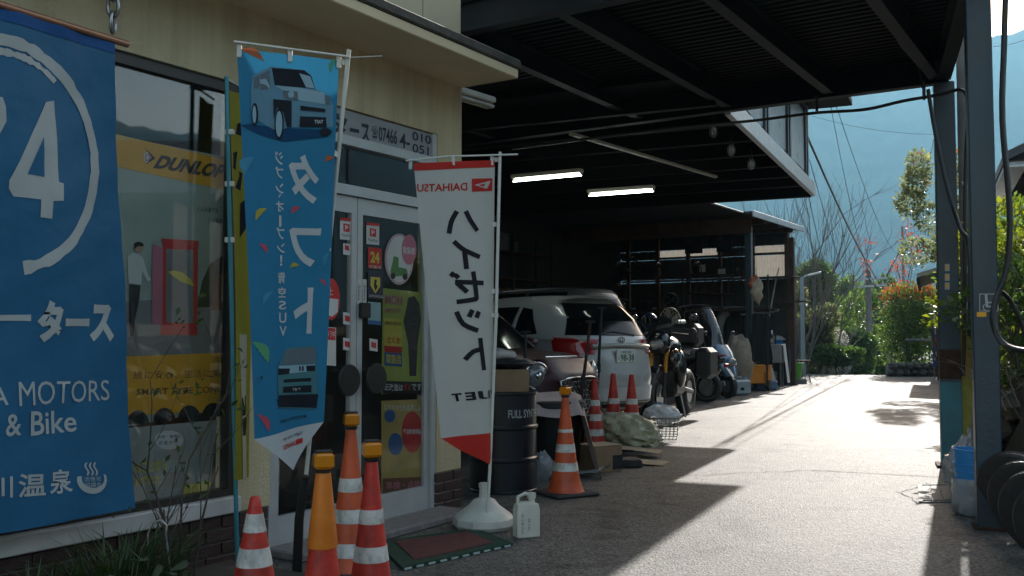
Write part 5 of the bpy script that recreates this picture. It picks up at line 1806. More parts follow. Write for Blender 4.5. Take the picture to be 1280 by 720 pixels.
M_SPAINT = mat('silver_car_paint', (.09, .095, .09), .35, .2, var=.05, coat=.6)
M_RPAINT = mat('dark_red_car_paint', (.035, .005, .009), .35, .0, var=.08, coat=.08, spec=.3)
M_PLATE = mat('number_plate', (.55, .55, .52), .5)
M_PGREEN = mat('plate_green', (.02, .11, .06), .5)
# white compact off-roader, its tail to the drive
hd = Vector((-.63, .777, 0)).normalized()
rearc = Vector((1.47, 12.4, 0))
c0 = rearc + hd * 2.0
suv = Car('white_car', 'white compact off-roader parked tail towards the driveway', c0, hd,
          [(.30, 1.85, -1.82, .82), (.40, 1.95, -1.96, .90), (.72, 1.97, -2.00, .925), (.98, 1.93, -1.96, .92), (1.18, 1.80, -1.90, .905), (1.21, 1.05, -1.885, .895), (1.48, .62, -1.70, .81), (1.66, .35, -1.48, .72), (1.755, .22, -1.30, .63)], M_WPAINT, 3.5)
suv.patch_end('rear_window', M_CGLASS, -1, [(-.72, 1.26), (.72, 1.26), (.54, 1.68), (-.54, 1.68)], l=.011)
for sg in (-1, 1):
    suv.patch_side('side_window', M_CGLASS, sg, [(-1.22, 1.28), (-.78, 1.25), (-.82, 1.63), (-1.02, 1.60)], l=.011)
    suv.patch_side('side_window', M_CGLASS, sg, [(-.70, 1.25), (.10, 1.24), (.06, 1.63), (-.74, 1.64)], l=.011)
    suv.patch_side('side_window', M_CGLASS, sg, [(.17, 1.24), (.86, 1.24), (.42, 1.6), (.13, 1.63)], l=.011)
    tl = suv.patch_end('tail_light', M_LENSR, -1, [(sg * .80, .98), (sg * .58, 1.02), (sg * .63, 1.22), (sg * .80, 1.24)], 6, 10, .016)
    suv.patch_side('tail_light', M_LENSR, sg, [(-1.90, 1.01), (-1.70, 1.08), (-1.66, 1.13), (-1.87, 1.22)], 8, 10, .016)
    suv.patch_end('fog_lamp', M_LENSR, -1, [(sg * .72, .42), (sg * .56, .42), (sg * .56, .49), (sg * .72, .49)], 4, 2, .01)
suv.patch_end('bumper', mat('white_bumper', (.40, .41, .40), .4, coat=.3), -1, [(-.83, .30), (.83, .30), (.84, .60), (-.84, .60)], 18, 6, .03)
suv.patch_end('bumper_step', M_BLACKPL, -1, [(-.7, .34), (.7, .34), (.7, .42), (-.7, .42)], 14, 2, .04)
gq = suv.end(0, .97, -1, 0)
B().tube([suv.end(y, 1.135 - .02 * abs(y / .5) ** 2, -1, .028) for y in [-.5 + .1 * k for k in range(11)]], [(.045, .028)] * 11, 8).build('tailgate_garnish', M_WPAINT, suv.o, smooth=60)
pl = suv.end(0, .98, -1, .012)
px0 = pl.x
B().bx(px0 - .012, px0 + .002, -.165, .165, .915, 1.08, .004).build('number_plate', M_PLATE, suv.o)
psf = Surf(lambda u, v, l: Vector((px0 - .013 - l, -u, v + .13)), lambda a, b_: (a, b_))
print_text(psf, '98-38', [(-.10, .80), (.15, .80), (.15, .885), (-.10, .885)], M_PGREEN, suv.o, 'plate_lettering', .001, bold=.02, px=False)
print_text(psf, '奈良 580', [(-.08, .895), (.09, .895), (.09, .935), (-.08, .935)], M_PGREEN, suv.o, 'plate_lettering', .001, px=False)
print_text(psf, 'な', [(-.15, .82), (-.115, .82), (-.115, .86), (-.15, .86)], M_PGREEN, suv.o, 'plate_lettering', .001, px=False)
em = suv.end(0, 1.20, -1, .012)
for a, b_ in ((.055, .034), (.022, .034)):
    B().tube([(em.x - .005, a * math.cos(t), 1.20 + b_ * math.sin(t)) for t in [2 * math.pi * k / 16 for k in range(17)]], .006, 6).build('emblem', M_CHROME, suv.o, smooth=60)
B().tube([suv.end(-.3 + .0, 1.26, -1, .02), suv.end(.1, 1.31, -1, .02), suv.end(.35, 1.27, -1, .02)], .008).build('wiper', M_BLACKPL, suv.o)
B().grid(lambda u, v: Vector((-1.30 - .26 * v, (-.58 + 1.16 * u) * (1 - .02 * v), 1.79 - .03 * v - .03 * abs(2 * u - 1) ** 3)), 14, 3).build('roof_spoiler', M_WPAINT, suv.o, smooth=60)
B().tube([(.15, .3, 1.79), (.02, .3, 2.02)], .004).build('aerial', M_BLACKPL, suv.o)
suv.wheels((-1.22, 1.22), .83, .34)
# silver van behind it
hd2 = hd
rc2 = Vector((1.70, 16.4, 0))
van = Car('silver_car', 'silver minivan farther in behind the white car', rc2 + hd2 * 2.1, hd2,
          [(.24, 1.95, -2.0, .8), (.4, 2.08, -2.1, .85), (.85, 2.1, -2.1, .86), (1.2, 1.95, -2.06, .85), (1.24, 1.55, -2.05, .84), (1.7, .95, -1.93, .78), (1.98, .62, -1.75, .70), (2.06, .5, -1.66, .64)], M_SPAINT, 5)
for sg in (-1, 1):
    for x0, x1 in ((-1.75, -.75), (-.65, .25), (.33, 1.15)):
        van.patch_side('side_window', M_CGLASS, sg, [(x0, 1.4), (x1, 1.4), (x1 - (.25 if x1 > 1 else 0), 2.0), (x0 + (.12 if x0 < -1.5 else 0), 2.0)], l=.011)
van.patch_end('rear_window', M_CGLASS, -1, [(-.68, 1.34), (.68, 1.34), (.58, 1.9), (-.58, 1.9)], l=.011)
for sg in (-1, 1):
    van.patch_end('tail_light', M_LENSR, -1, [(sg * .83, .85), (sg * .70, .85), (sg * .70, 1.5), (sg * .80, 1.5)], 3, 5, .01)
van.wheels((-1.3, 1.3), .84, .32)
# dark red small car with round lamps, its nose to the drive
hd3 = Vector((.82, -.572, 0)).normalized()
fr3 = Vector((.68, 10.4, 0))
kei = Car('dark_red_car', 'dark red small car with round headlamps and mesh grille', fr3 - hd3 * 1.70, hd3,
          [(.20, 1.60, -1.62, .66), (.30, 1.68, -1.69, .715), (.55, 1.70, -1.70, .735), (.80, 1.66, -1.70, .735), (.95, 1.54, -1.69, .725), (1.00, 1.30, -1.685, .715), (1.03, .92, -1.68, .71), (1.3, .55, -1.62, .65), (1.5, .28, -1.55, .59), (1.56, .15, -1.5, .56)], M_RPAINT, 4.2)
kei.patch_end('windscreen', M_CGLASS, 1, [(-.60, 1.05), (.60, 1.05), (.50, 1.48), (-.50, 1.48)], l=.011)
for sg in (-1, 1):
    kei.patch_side('side_window', M_CGLASS, sg, [(-.35, 1.06), (.70, 1.06), (.25, 1.46), (-.35, 1.48)], l=.011)
    kei.patch_side('side_window', M_CGLASS, sg, [(-1.45, 1.06), (-.45, 1.06), (-.45, 1.48), (-1.3, 1.46)], l=.011)
    B().tube([kei.side(.75 - .5 * t, 1.04 + .44 * t, sg, .01) for t in (0, .25, .5, .75, 1)], .008).build('pillar_trim', M_CHROME, kei.o)
    hc = kei.end(sg * .54, .79, 1, 0)
    nx = Matrix.Rotation(sg * .42, 3, 'Z')
    hc = hc + Vector((-.05, 0, 0))
    hl = B().lathe([(0.0, .06), (.05, .056), (.10, .038), (.122, .01), (.122, -.05)], hc + Vector((.01, 0, 0)), 26, 'x', nx).build('headlight', M_LENSC, kei.o, smooth=60)
    B().torus(hc + nx @ Vector((.022, 0, 0)), .13, .015, 30, 8, nx @ Matrix.Rotation(math.pi / 2, 3, 'Y')).build('rim', M_CHROME, hl, smooth=60)
    B().lathe([(0, .02), (.035, .012), (.04, 0)], hc + nx @ Vector((.055, 0, .0)), 16, 'x', nx).build('lens_eye', M_CHROME, hl, smooth=60)
    mr_ = kei.side(.62, 1.10, sg, .09)
    B().ellipsoid(mr_, (.07, .1, .075), 14, 8).build('mirror', M_RPAINT, kei.o, smooth=60)
kei.patch_end('grille', M_BLACKPL, 1, [(-.33, .40), (.33, .40), (.36, .74), (-.36, .74)], l=.01)
gf = [kei.end(y, z, 1, .022) for y, z in ((-.33, .40), (-.2, .38), (.2, .38), (.33, .40), (.37, .74), (.2, .765), (-.2, .765), (-.37, .74), (-.33, .40))]
B().tube(gf, .013, 8).build('grille_frame', M_CHROME, kei.o, smooth=60)
mesh_me = B()
for j in range(7):
    for k in range(11):
        y = -.31 + .062 * k + (.031 if j % 2 else 0)
        z = .425 + .046 * j
        if abs(y) > .32:
            continue
        c = kei.end(y, z, 1, .018)
        mesh_me.tube([c + Vector((0, .033 * math.cos(a), .028 * math.sin(a))) for a in [math.pi / 3 * q for q in range(7)]], .004, 4)
go = mesh_me.build('grille_mesh', M_CHROME, kei.o)
go['kind'] = 'stuff'
kei.patch_end('front_bumper', M_RPAINT, 1, [(-.69, .22), (.69, .22), (.71, .37), (-.71, .37)], 16, 3, .03)
B().tube([kei.end(y, .97 - .0 * y, 1, .012) for y in (-.3, -.15, 0, .15, .3)], .008).build('bonnet_trim', M_CHROME, kei.o)
kei.o.scale = (1.05, 1.05, 1.06)
kei.wheels((-1.15, 1.2), .73, .28)

# ================================================================ TWO-WHEELERS
M_BKPAINT = mat('black_gloss_paint', (.010, .011, .013), .18, var=.2, coat=.8)
M_BKMATT = mat('black_matt', (.012, .012, .013), .6, var=.3)
M_GOLD = mat('gold_fork', (.36, .17, .03), .35, .9, var=.1)
M_ENG = mat('engine_grey', (.07, .07, .072), .4, .7, var=.3, scale=15)
M_BLUEGL = mat('blue_gloss_paint', (.05, .11, .19), .2, coat=.9, var=.1)
M_SCREEN = mat_glass('scooter_screen', (.72, .78, .80))
def wheel(o, x, r, w, hub=.06, spokes=6, name='wheel'):
    R90 = Matrix.Rotation(math.pi / 2, 3, 'X')
    t = B().torus((x, 0, r), r - w / 2, w / 2, 32, 10, R90, 1.1).build('tyre', M_TYRE, o, smooth=60)
    B().torus((x, 0, r), r - w - .012, .014, 32, 6, R90, 2).build('rim', M_RIM, t, smooth=60)
    sb = B()
    for k in range(spokes):
        a = 2 * math.pi * k / spokes
        sb.tube([(x + hub * .6 * math.cos(a), 0, r + hub * .6 * math.sin(a)), (x + (r - w) * math.cos(a + .15), 0, r + (r - w) * math.sin(a + .15))], .012, 5)
    sb.lathe([(hub, -.05), (hub, .05)], (x, 0, r), 14, 'y')
    sb.build('hub', M_ENG, t)
    for s in (-1, 1):
        B().lathe([(r * .28, 0), (r * .48, 0), (r * .48, .005), (r * .28, .005)], (x, s * .06, r), 24, 'y').build('brake_disc', M_STEEL, t)
    return t
def mirror_of(o, x, y, z, sgn):
    B().tube([(x, y * .6, z - .14), (x - .01, y * .8, z - .05), (x, y, z)], .007).build('mirror_stem', M_BKMATT, o)
    B().ellipsoid((x, y + sgn * .03, z + .03), (.02, .07, .045), 12, 8).build('mirror', M_BKPAINT, o, smooth=60)
# big black adventure motorcycle: nose towards the camera
mh = Vector((-.42, -.907, 0)).normalized()
mloc = at(818, 14.0) - mh * .0
mc_ = thing('black_motorcycle', 'black adventure motorcycle with gold fork legs facing the drive', 'motorcycle', mloc - mh * .85, math.atan2(mh.y, mh.x), 'two-wheelers')
mc_.scale = (1.12, 1.12, 1.15)
wheel(mc_, .75, .33, .12)
wheel(mc_, -.75, .32, .16)
for s in (-1, 1):
    B().tube([(.75, s * .1, .33), (.62, s * .1, .66)], .027, 10).build('fork_leg', M_BKMATT, mc_, smooth=60)
    B().tube([(.635, s * .1, .62), (.50, s * .1, .98)], .032, 10).build('fork_tube', M_GOLD, mc_, smooth=60)
    mirror_of(mc_, .36, s * .38, 1.30, s)
    B().tube([(.46, 0, 1.06), (.44, s * .16, 1.12), (.36, s * .42, 1.09)], .014).build('handlebar', M_BKMATT, mc_, smooth=60)
    B().tube([(.36, s * .34, 1.09), (.35, s * .46, 1.085)], .02).build('grip', M_RUBBER, mc_, smooth=60)
    B().ellipsoid((.43, s * .42, 1.10), (.05, .06, .09), 12, 8).build('hand_guard', M_BKMATT, mc_, smooth=60)
    B().ellipsoid((.50, s * .2, .80), (.12, .06, .13), 14, 8, rot=Matrix.Rotation(-.5, 3, 'Y')).build('radiator_shroud', M_BKPAINT, mc_, smooth=60)
    B().ellipsoid((.55, s * .24, .90), (.05, .02, .02), 10, 6).build('indicator', M_AMBER, mc_, smooth=60)
B().tube([(.86, 0, .62), (.78, 0, .69), (.62, 0, .70), (.5, 0, .66)], [(.06, .02), (.075, .025), (.075, .025), (.06, .02)], 10).build('front_mudguard', M_BKPAINT, mc_, smooth=60)
B().ellipsoid((.57, 0, 1.0), (.13, .16, .17), 18, 12).build('headlamp_fairing', M_BKPAINT, mc_, smooth=60)
B().ellipsoid((.66, 0, .98), (.06, .10, .06), 16, 8).build('headlamp', M_LENSC, mc_, smooth=60)
B().grid(lambda u, v: Vector((.60 - .20 * v, (-.17 + .34 * u) * (1 - .25 * v), 1.10 + .24 * v - .05 * (2 * u - 1) ** 2)), 10, 6).build('windscreen', mat('smoked_screen', (.02, .022, .025), .08, trans=.3), mc_, smooth=60)
B().ellipsoid((.12, 0, .93), (.32, .17, .16), 20, 12, lambda d: 1 - .12 * max(0, -d.z)).build('fuel_tank', M_BKPAINT, mc_, smooth=60)
B().tube([(-.05, 0, .88), (-.3, 0, .85), (-.6, 0, .90), (-.85, 0, .95)], [(.13, .05), (.16, .055), (.14, .05), (.08, .03)], 12).build('seat', M_RUBBER, mc_, smooth=60)
B().box((.10, 0, .50), (.46, .34, .40), None, .06).build('engine', M_ENG, mc_)
B().box((-.15, 0, .72), (.5, .2, .2), None, .05).build('frame', M_BKMATT, mc_)
B().tube([(-.15, .1, .40), (-.75, .1, .32)], .03).build('swing_arm', M_ENG, mc_)
B().tube([(.3, -.14, .35), (-.2, -.17, .25), (-.5, -.2, .42), (-.85, -.2, .62)], [.025, .028, .055, .06], 12).build('exhaust', M_STEEL, mc_, smooth=60)
B().box((-.86, 0, 1.10), (.38, .42, .32), None, .06).build('top_case', M_BKMATT, mc_)
for s in (-1, 1):
    B().box((-.62, s * .34, .72), (.5, .22, .42), None, .06).build('side_case', M_BKMATT, mc_)
    B().ellipsoid((.30, s * .22, .66), (.16, .07, .24), 14, 10).build('side_fairing', M_BKPAINT, mc_, smooth=60)
B().tube([(.0, .2, .02), (-.02, .12, .35)], .014).build('side_stand', M_STEEL, mc_)
# black scooter with its tail to the drive
sh = Vector((-.86, .50, 0)).normalized()
sloc = G(884, 503)
sc_ = thing('black_scooter', 'black scooter with silver number plate beside the motorcycle', 'scooter', sloc - sh * -.62, math.atan2(sh.y, sh.x), 'two-wheelers')
wheel(sc_, -.62, .29, .12, .07, 5)
wheel(sc_, .66, .29, .11, .06, 5)
B().tube([(-.95, 0, .80), (-.70, 0, .78), (-.35, 0, .66), (-.1, 0, .42), (.15, 0, .33), (.38, 0, .40)], [(.06, .05), (.13, .12), (.15, .17), (.16, .15), (.17, .08), (.13, .07)], 14).build('body_shell', M_BKPAINT, sc_, smooth=60)
B().tube([(-.88, 0, .90), (-.55, 0, .86), (-.2, 0, .80), (0, 0, .78)], [(.09, .03), (.14, .05), (.14, .05), (.1, .03)], 12).build('seat', M_RUBBER, sc_, smooth=60)
B().tube([(.36, 0, .36), (.46, 0, .65), (.40, 0, .95), (.36, 0, 1.05)], [(.19, .06), (.21, .08), (.17, .09), (.13, .07)], 14).build('leg_shield', M_BKPAINT, sc_, smooth=60)
B().tube([(.66, 0, .29), (.50, 0, .62)], .03).build('fork', M_ENG, sc_)
B().tube([(.40, -.34, 1.08), (.42, 0, 1.05), (.40, .34, 1.08)], .016).build('handlebar', M_STEEL, sc_, smooth=60)
for s in (-1, 1):
    mirror_of(sc_, .40, s * .32, 1.26, s)
    B().tube([(-.62, s * .09, .29), (-.85, s * .11, .62)], .022).build('shock', M_STEEL, sc_)
B().box((-1.0, 0, .70), (.04, .2, .08), None, .015).build('tail_light', M_LENSR, sc_)
B().box((-1.08, 0, .56), (.012, .15, .17), Matrix.Rotation(.6, 3, 'Y'), .003).build('number_plate', M_PLATE, sc_)
B().tube([(-1.0, 0, .66), (-1.06, 0, .60), (-1.14, 0, .44)], [(.05, .006)] * 3, 6).build('rear_mudguard', mat('pale_mudguard', (.4, .4, .4), .4), sc_)
B().tube([(-.72, .1, .82), (-.98, .1, .90), (-.98, -.1, .90), (-.72, -.1, .82)], .012).build('grab_rail', mat('dull_red_metal', (.16, .03, .03), .4), sc_, smooth=60)
B().tube([(-.2, -.15, .3), (-.55, -.18, .28), (-.9, -.19, .36)], [.03, .055, .05], 12).build('exhaust', M_STEEL, sc_, smooth=60)
# three-wheeled delivery scooter with roof and wide screen
gh = Vector((.62, -.78, 0)).normalized()
gloc = at(905, 19.6)
gy = thing('canopy_scooter', 'blue-black three-wheeled scooter with roof and tall windscreen', 'scooter', gloc - gh * .55, math.atan2(gh.y, gh.x), 'two-wheelers')
wheel(gy, .62, .24, .11, .06, 5)
for s in (-1, 1):
    t = wheel(gy, -.55, .22, .13, .06, 5)
    t.location = (0, s * .24, 0)
B().tube([(.72, 0, .42), (.62, 0, .62), (.52, 0, .90), (.45, 0, 1.05)], [(.16, .10), (.27, .13), (.28, .10), (.24, .06)], 16).build('front_cowl', M_BLUEGL, gy, smooth=60)
B().ellipsoid((.74, 0, .72), (.06, .13, .09), 14, 8).build('headlamp', M_LENSC, gy, smooth=60)
def scr(u, v):
    y = (-.30 + .60 * u) * (1 - .12 * v)
    return Vector((.52 - .22 * v - .14 * v * v - .22 * (2 * u - 1) ** 2 * (1 - .2 * v), y, 1.0 + .82 * v))
B().grid(scr, 14, 10).build('windscreen', M_SCREEN, gy, smooth=60)
for s in (0, 1):
    B().tube([scr(s, k / 8) for k in range(9)], .018, 8).build('screen_frame', M_BKMATT, gy, smooth=60)
B().tube([scr(k / 8, 1) for k in range(9)], .016, 8).build('screen_frame', M_BKMATT, gy, smooth=60)
B().grid(lambda u, v: Vector((.16 - .95 * v, (-.27 + .54 * u), 1.82 + .09 * math.sin(math.pi * min(1, v * .8 + .2)) - .05 * (2 * u - 1) ** 2)), 8, 10).build('roof', M_BKPAINT, gy, smooth=60)
for s in (-1, 1):
    B().tube([(-.75, s * .25, 1.82), (-.72, s * .24, 1.3), (-.6, s * .22, .62)], .02).build('roof_pillar', M_BKMATT, gy, smooth=60)
    mirror_of(gy, .42, s * .40, 1.28, s)
B().box((-.55, 0, .72), (.62, .52, .40), None, .04).build('rear_box', M_BKPAINT, gy)
B().tube([(-.1, 0, .74), (-.4, 0, .96), (-.3, 0, .80)], [(.16, .06), (.17, .07), (.15, .05)], 12).build('seat', M_RUBBER, gy, smooth=60)
B().box((.15, 0, .32), (.7, .38, .1), None, .03).build('floorboard', M_BKMATT, gy)

# ================================================================ CLUTTER ALONG THE GARAGE
M_BIN = mat('black_bin', (.012, .012, .013), .6, var=.3)
M_TOWEL = mat('grey_pink_waffle_towel', (.50, .40, .37), .95, var=.12, scale=4, bump=.8, bscale=130)
M_CLEARP = mat('clear_plastic_film', (.5, .52, .53), .15, trans=.55, var=.15, bump=.5, bscale=14)
M_BAGG = mat('pale_green_bag', (.40, .37, .24), .28, trans=.1, var=.35, scale=5, bump=.45, bscale=11)
M_BAGW = mat('white_bag', (.55, .56, .57), .4, trans=.2, var=.12, bump=.5, bscale=12)
bb_ = at(690, 9.0)
bn = thing('black_bin', 'black bin covered by a grey-pink towel behind the lamp cone', 'bin', bb_)
B().lathe([(.22, 0), (.24, .02), (.29, .60), (.305, .61), (.305, .65), (.28, .66), (.0, .67)], (0, 0, 0), 24).build('body', M_BIN, bn, smooth=40)
B().torus((0, 0, .61), .30, .012, 28, 6).build('rim', M_BIN, bn, smooth=60)
tw_ = thing('draped_towel', 'grey-pink waffle towel draped over the black bin', 'towel', bb_ + Vector((.04, -.02, .675)))
def towel(u, v):
    x = -.38 + 1.06 * u
    y = -.36 + .56 * v
    r_ = math.hypot(x * .9, y)
    z = .02 + .015 * math.sin(9 * x + 4 * y) + .02 * math.sin(7 * y - 3 * x)
    ov = max(0, x - .20)
    z -= ov * 1.35 + max(0, -y - .2) * .9
    x2 = min(x, .20) + .35 * ov + .03 * math.sin(12 * y) * (ov > 0)
    return Vector((x2, y - .25 * ov, z + .07 * max(0, -x)))
B().grid(towel, 34, 22).build('cloth', M_TOWEL, tw_, smooth=80)
solo(B().ellipsoid((0, 0, .13), (.11, .09, .15), 18, 12, lambda d: 1 + .18 * math.sin(d.x * 8 + d.z * 6) * math.cos(d.y * 7) - .25 * max(0, d.z)), 'plastic_bag', M_CLEARP, 'small clear plastic bag leaning between drum and lamp cone', 'bag', G(677, 600), smooth=70)
cb2 = thing('cardboard_box', 'open-topped cardboard box on the ground right of the lamp cone', 'box', G(748, 588), .55, 'cardboard boxes')
B().bx(-.17, .17, -.14, .14, 0, .24, .004).build('body', M_CARD, cb2)
B().bx(-.175, .175, -.145, -.02, .2405, .2445).build('flap', M_CARD2, cb2)
B().bx(-.175, .175, -.01, .145, .2405, .2445).build('flap', M_CARD2, cb2)
B().bx(.06, .174, -.1435, .1, .02, .15).build('label_patch', M_BKMATT, cb2)
solo(B().grid(lambda u, v: Vector((-.17 + .34 * u, -.1 + .2 * v, .012 + .05 * u * v + .03 * abs(math.sin(5 * u + 4 * v)) + .10 * u ** 2 * (1 - v))), 14, 10), 'plastic_sheet', M_CLEARP, 'crumpled clear plastic sheet before the ground box', 'plastic sheet', G(738, 597), smooth=70)
for k, (px, py, w, d, a, lab) in enumerate(((780, 578, .85, .34, -.35, 'lower flattened cardboard sheet under the rubbish bag'), (778, 570, .8, .30, -.28, 'upper flattened cardboard sheet under the rubbish bag'))):
    g = G(px, py)
    cs = thing('cardboard_sheet', lab, 'cardboard', g + Vector((0, 0, .004 + .045 * k)), a, 'flattened cardboard sheets')
    B().grid(lambda u, v: Vector((-w / 2 + w * u, -d / 2 + d * v, .004 + .05 * (1 - u) * k + .012 * math.sin(3 * u))), 10, 4).build('top_face', M_CARD2, cs, smooth=60)
    B().grid(lambda u, v: Vector((-w / 2 + w * u, -d / 2 + d * v, .05 * (1 - u) * k + .012 * math.sin(3 * u))), 10, 4).build('under_face', M_CARD, cs, smooth=60)
solo(B().box((0, 0, .035), (.5, .3, .07), None, .01), 'flat_crate', M_BIN, 'low black crate beneath the flattened cardboard', 'crate', G(768, 582))
rb_ = G(786, 563)
bag = thing('rubbish_bag', 'full pale green rubbish bag tied at its upper left', 'bag', rb_, -.25)
rs_ = random.Random(4)
cre = [(Vector((rs_.gauss(0, 1), rs_.gauss(0, 1), rs_.gauss(0, 1))).normalized(), rs_.uniform(4, 11), rs_.uniform(0, 6)) for _ in range(12)]
def crumple(d):
    v = 1.0
    for n_, f_, ph in cre:
        v += .028 * (1 - 2 * abs(math.sin(f_ * n_.dot(d) + ph)))
    return v * (1 + .06 * (d.x > .3) * d.x)
B().ellipsoid((0, 0, .20), (.34, .25, .21), 44, 28, crumple, Matrix.Rotation(.18, 3, 'Y')).build('body', M_BAGG, bag, smooth=35)
B().tube([(-.24, -.02, .30), (-.29, -.02, .36), (-.31, -.02, .385), (-.36, -.02, .41)], [.08, .03, .035, .06], 9).build('knot', M_BAGG, bag, smooth=50)
kb = G(823, 550)
bk = thing('wire_basket', 'green wire basket with red liner on the ground', 'basket', kb, -.2)
for z in (.03, .09, .15, .21, .27):
    B().tube([(x * (1 + .12 * z / .27), y * (1 + .12 * z / .27), z) for x, y in ((-.22, -.16), (.22, -.16), (.22, .16), (-.22, .16), (-.22, -.16))], .004, 5).build('wire', mat('green_wire', (.03, .06, .05), .4), bk)
for k in range(11):
    x = -.22 + .044 * k
    for y in (-.16, .16):
        B().tube([(x, y, .02), (x * 1.12, y * 1.12, .28)], .0035, 5).build('wire', MATS['green_wire'], bk)
B().bx(-.215, -.02, -.155, .155, .01, .22, .01).build('liner', mat('dull_red_cloth', (.12, .015, .02), .8), bk)
solo(B().ellipsoid((0, 0, .10), (.23, .19, .13), 36, 22, crumple), 'white_bag', M_BAGW, 'white plastic bag bulging out of the wire basket', 'bag', kb + Vector((.03, 0, .20)), smooth=35)
solo(B().box((0, 0, 0), (.34, .2, .05), None, .02), 'tray_lid', mat('blue_grey_tray', (.16, .22, .28), .4), 'blue-grey tray lid lying behind the wire basket', 'tray', G(815, 530) + Vector((0, .1, .28)))
# axle stands leaning by the cars
for k, (pa, pb, d, lab) in enumerate((((738, 402), (722, 478), 10.3, 'long rusty jack handle standing before the red car'), ((752, 385), (745, 470), 11.6, 'black strut standing behind the jack handle'), ((657, 415), (655, 470), 9.4, 'thin black stand beside the red car headlamp'))):
    a, c = D(*pa, d), D(*pb, d)
    c = Vector((c.x + (c.x - a.x) * .25, c.y, .0))
    st_ = thing('jack_stand', lab, 'stand', c, 0, 'stands beside the cars')
    B().tube([Vector((0, 0, .02)), (a - c) * .5, a - c], [.022, .02, .014], 10).build('shaft', M_RUST if k == 0 else M_BKMATT, st_, smooth=60)
    B().box(a - c, (.10, .03, .03), None, .008).build('crosspiece', M_BKMATT, st_)
    B().box((0, 0, .01), (.2, .16, .02), None, .006).build('foot', M_BKMATT, st_)
    B().box((a - c) * .55, (.05, .045, .12), None, .01).build('clamp', M_BKMATT, st_)
# standing fan
fb_ = at(846, 17.0)
fan = thing('pedestal_fan', 'beige pedestal fan between the motorcycle and the canopy scooter', 'fan', fb_, -.9)
M_BEIGE = mat('aged_beige_plastic', (.32, .29, .22), .5, var=.15)
B().lathe([(.20, 0), (.21, .02), (.08, .06), (.03, .08)], (0, 0, 0), 22).build('base', M_BEIGE, fan, smooth=50)
B().tube([(0, 0, .06), (0, 0, 1.30)], .03, 12).build('pole', M_BEIGE, fan, smooth=60)
B().tube([(.0, .16, 1.45), (0, -.05, 1.46)], [.09, .07], 14).build('motor', M_BEIGE, fan, smooth=60)
fc_ = Vector((0, -.18, 1.50))
for k in range(16):
    a = 2 * math.pi * k / 16
    B().tube([fc_ + Vector((.03 * math.cos(a), -.09, .03 * math.sin(a))), fc_ + Vector((.2 * math.cos(a), -.08, .2 * math.sin(a))), fc_ + Vector((.245 * math.cos(a), 0, .245 * math.sin(a))), fc_ + Vector((.2 * math.cos(a), .08, .2 * math.sin(a))), fc_ + Vector((.05 * math.cos(a), .1, .05 * math.sin(a)))], .0035, 5).build('cage_wire', M_BEIGE, fan)
B().torus(fc_, .247, .007, 30, 6, Matrix.Rotation(math.pi / 2, 3, 'X')).build('cage_rim', M_BEIGE, fan, smooth=60)
for k in range(4):
    a = math.pi / 2 * k + .3
    B().grid(lambda u, v: fc_ + Vector(((.04 + .17 * u) * math.cos(a + (v - .5) * .9), .03 * (v - .5), (.04 + .17 * u) * math.sin(a + (v - .5) * .9))), 4, 5).build('blade', mat('grey_blade', (.25, .26, .27), .4), fan, smooth=60)
# stacked tyres, helmet
def tyre_thing(loc, label, R_=.29, w=.17, rot=None, group='loose tyres', rim=False):
    o = thing('tyre', label, 'tyre', loc, 0, group)
    M = rot if rot is not None else Matrix.Identity(3)
    prof = []
    r0 = R_ - .115
    P = [(r0, -w * .42), (R_ - .05, -w * .5), (R_ - .012, -w * .44), (R_, -w * .25), (R_ - .006, -w * .08), (R_ - .006, w * .08), (R_, w * .25), (R_ - .012, w * .44), (R_ - .05, w * .5), (r0, w * .42), (r0 + .012, w * .3), (r0 + .06, 0), (r0 + .012, -w * .3), (r0, -w * .42)]
    B().lathe(P, (0, 0, 0), 40, 'z', M, cap=False).build('tread', M_TYRE, o, smooth=35)
    for zz_ in (-1, 1):
        B().torus(M @ Vector((0, 0, zz_ * w * .47)), r0 + .012, .008, 36, 6, M).build('bead', M_TYRE, o, smooth=60)
    for k in range(44):
        a = 2 * math.pi * k / 44
        pass
    return o
for k in range(2):
    tyre_thing(at(872, 19.0) + Vector((0, 0, .09 + .18 * k)), ('lower', 'upper')[k] + ' of two stacked tyres behind the black scooter', .28)
hl_ = at(812, 15.9)
hs = thing('helmet_shelf', 'slim black stand carrying the helmet behind the motorcycle', 'stand', hl_)
B().tube([(0, 0, 0), (0, 0, 1.32)], .03).build('pole', M_BKMATT, hs)
B().lathe([(.16, 0), (.17, .02), (.03, .04)], (0, 0, 0), 18).build('foot', M_BKMATT, hs)
B().lathe([(.12, 0), (.12, .02)], (0, 0, 1.32), 18).build('plate', M_BKMATT, hs)
hm = thing('helmet', 'dark blue crash helmet above the motorcycle', 'helmet', hl_ + Vector((0, 0, 1.345)))
B().ellipsoid((0, 0, .14), (.14, .16, .15), 20, 12, lambda d: 1 - .15 * max(0, -d.z - .5)).build('shell', mat('dark_blue_gloss', (.02, .04, .07), .15, coat=.8), hm, smooth=60)
B().grid(lambda u, v: Vector((.145 * math.sin(-1 + 2 * u) , -.165 * math.cos(-1 + 2 * u), .11 + .09 * v)), 10, 3).build('visor', M_CGLASS, hm, smooth=60)
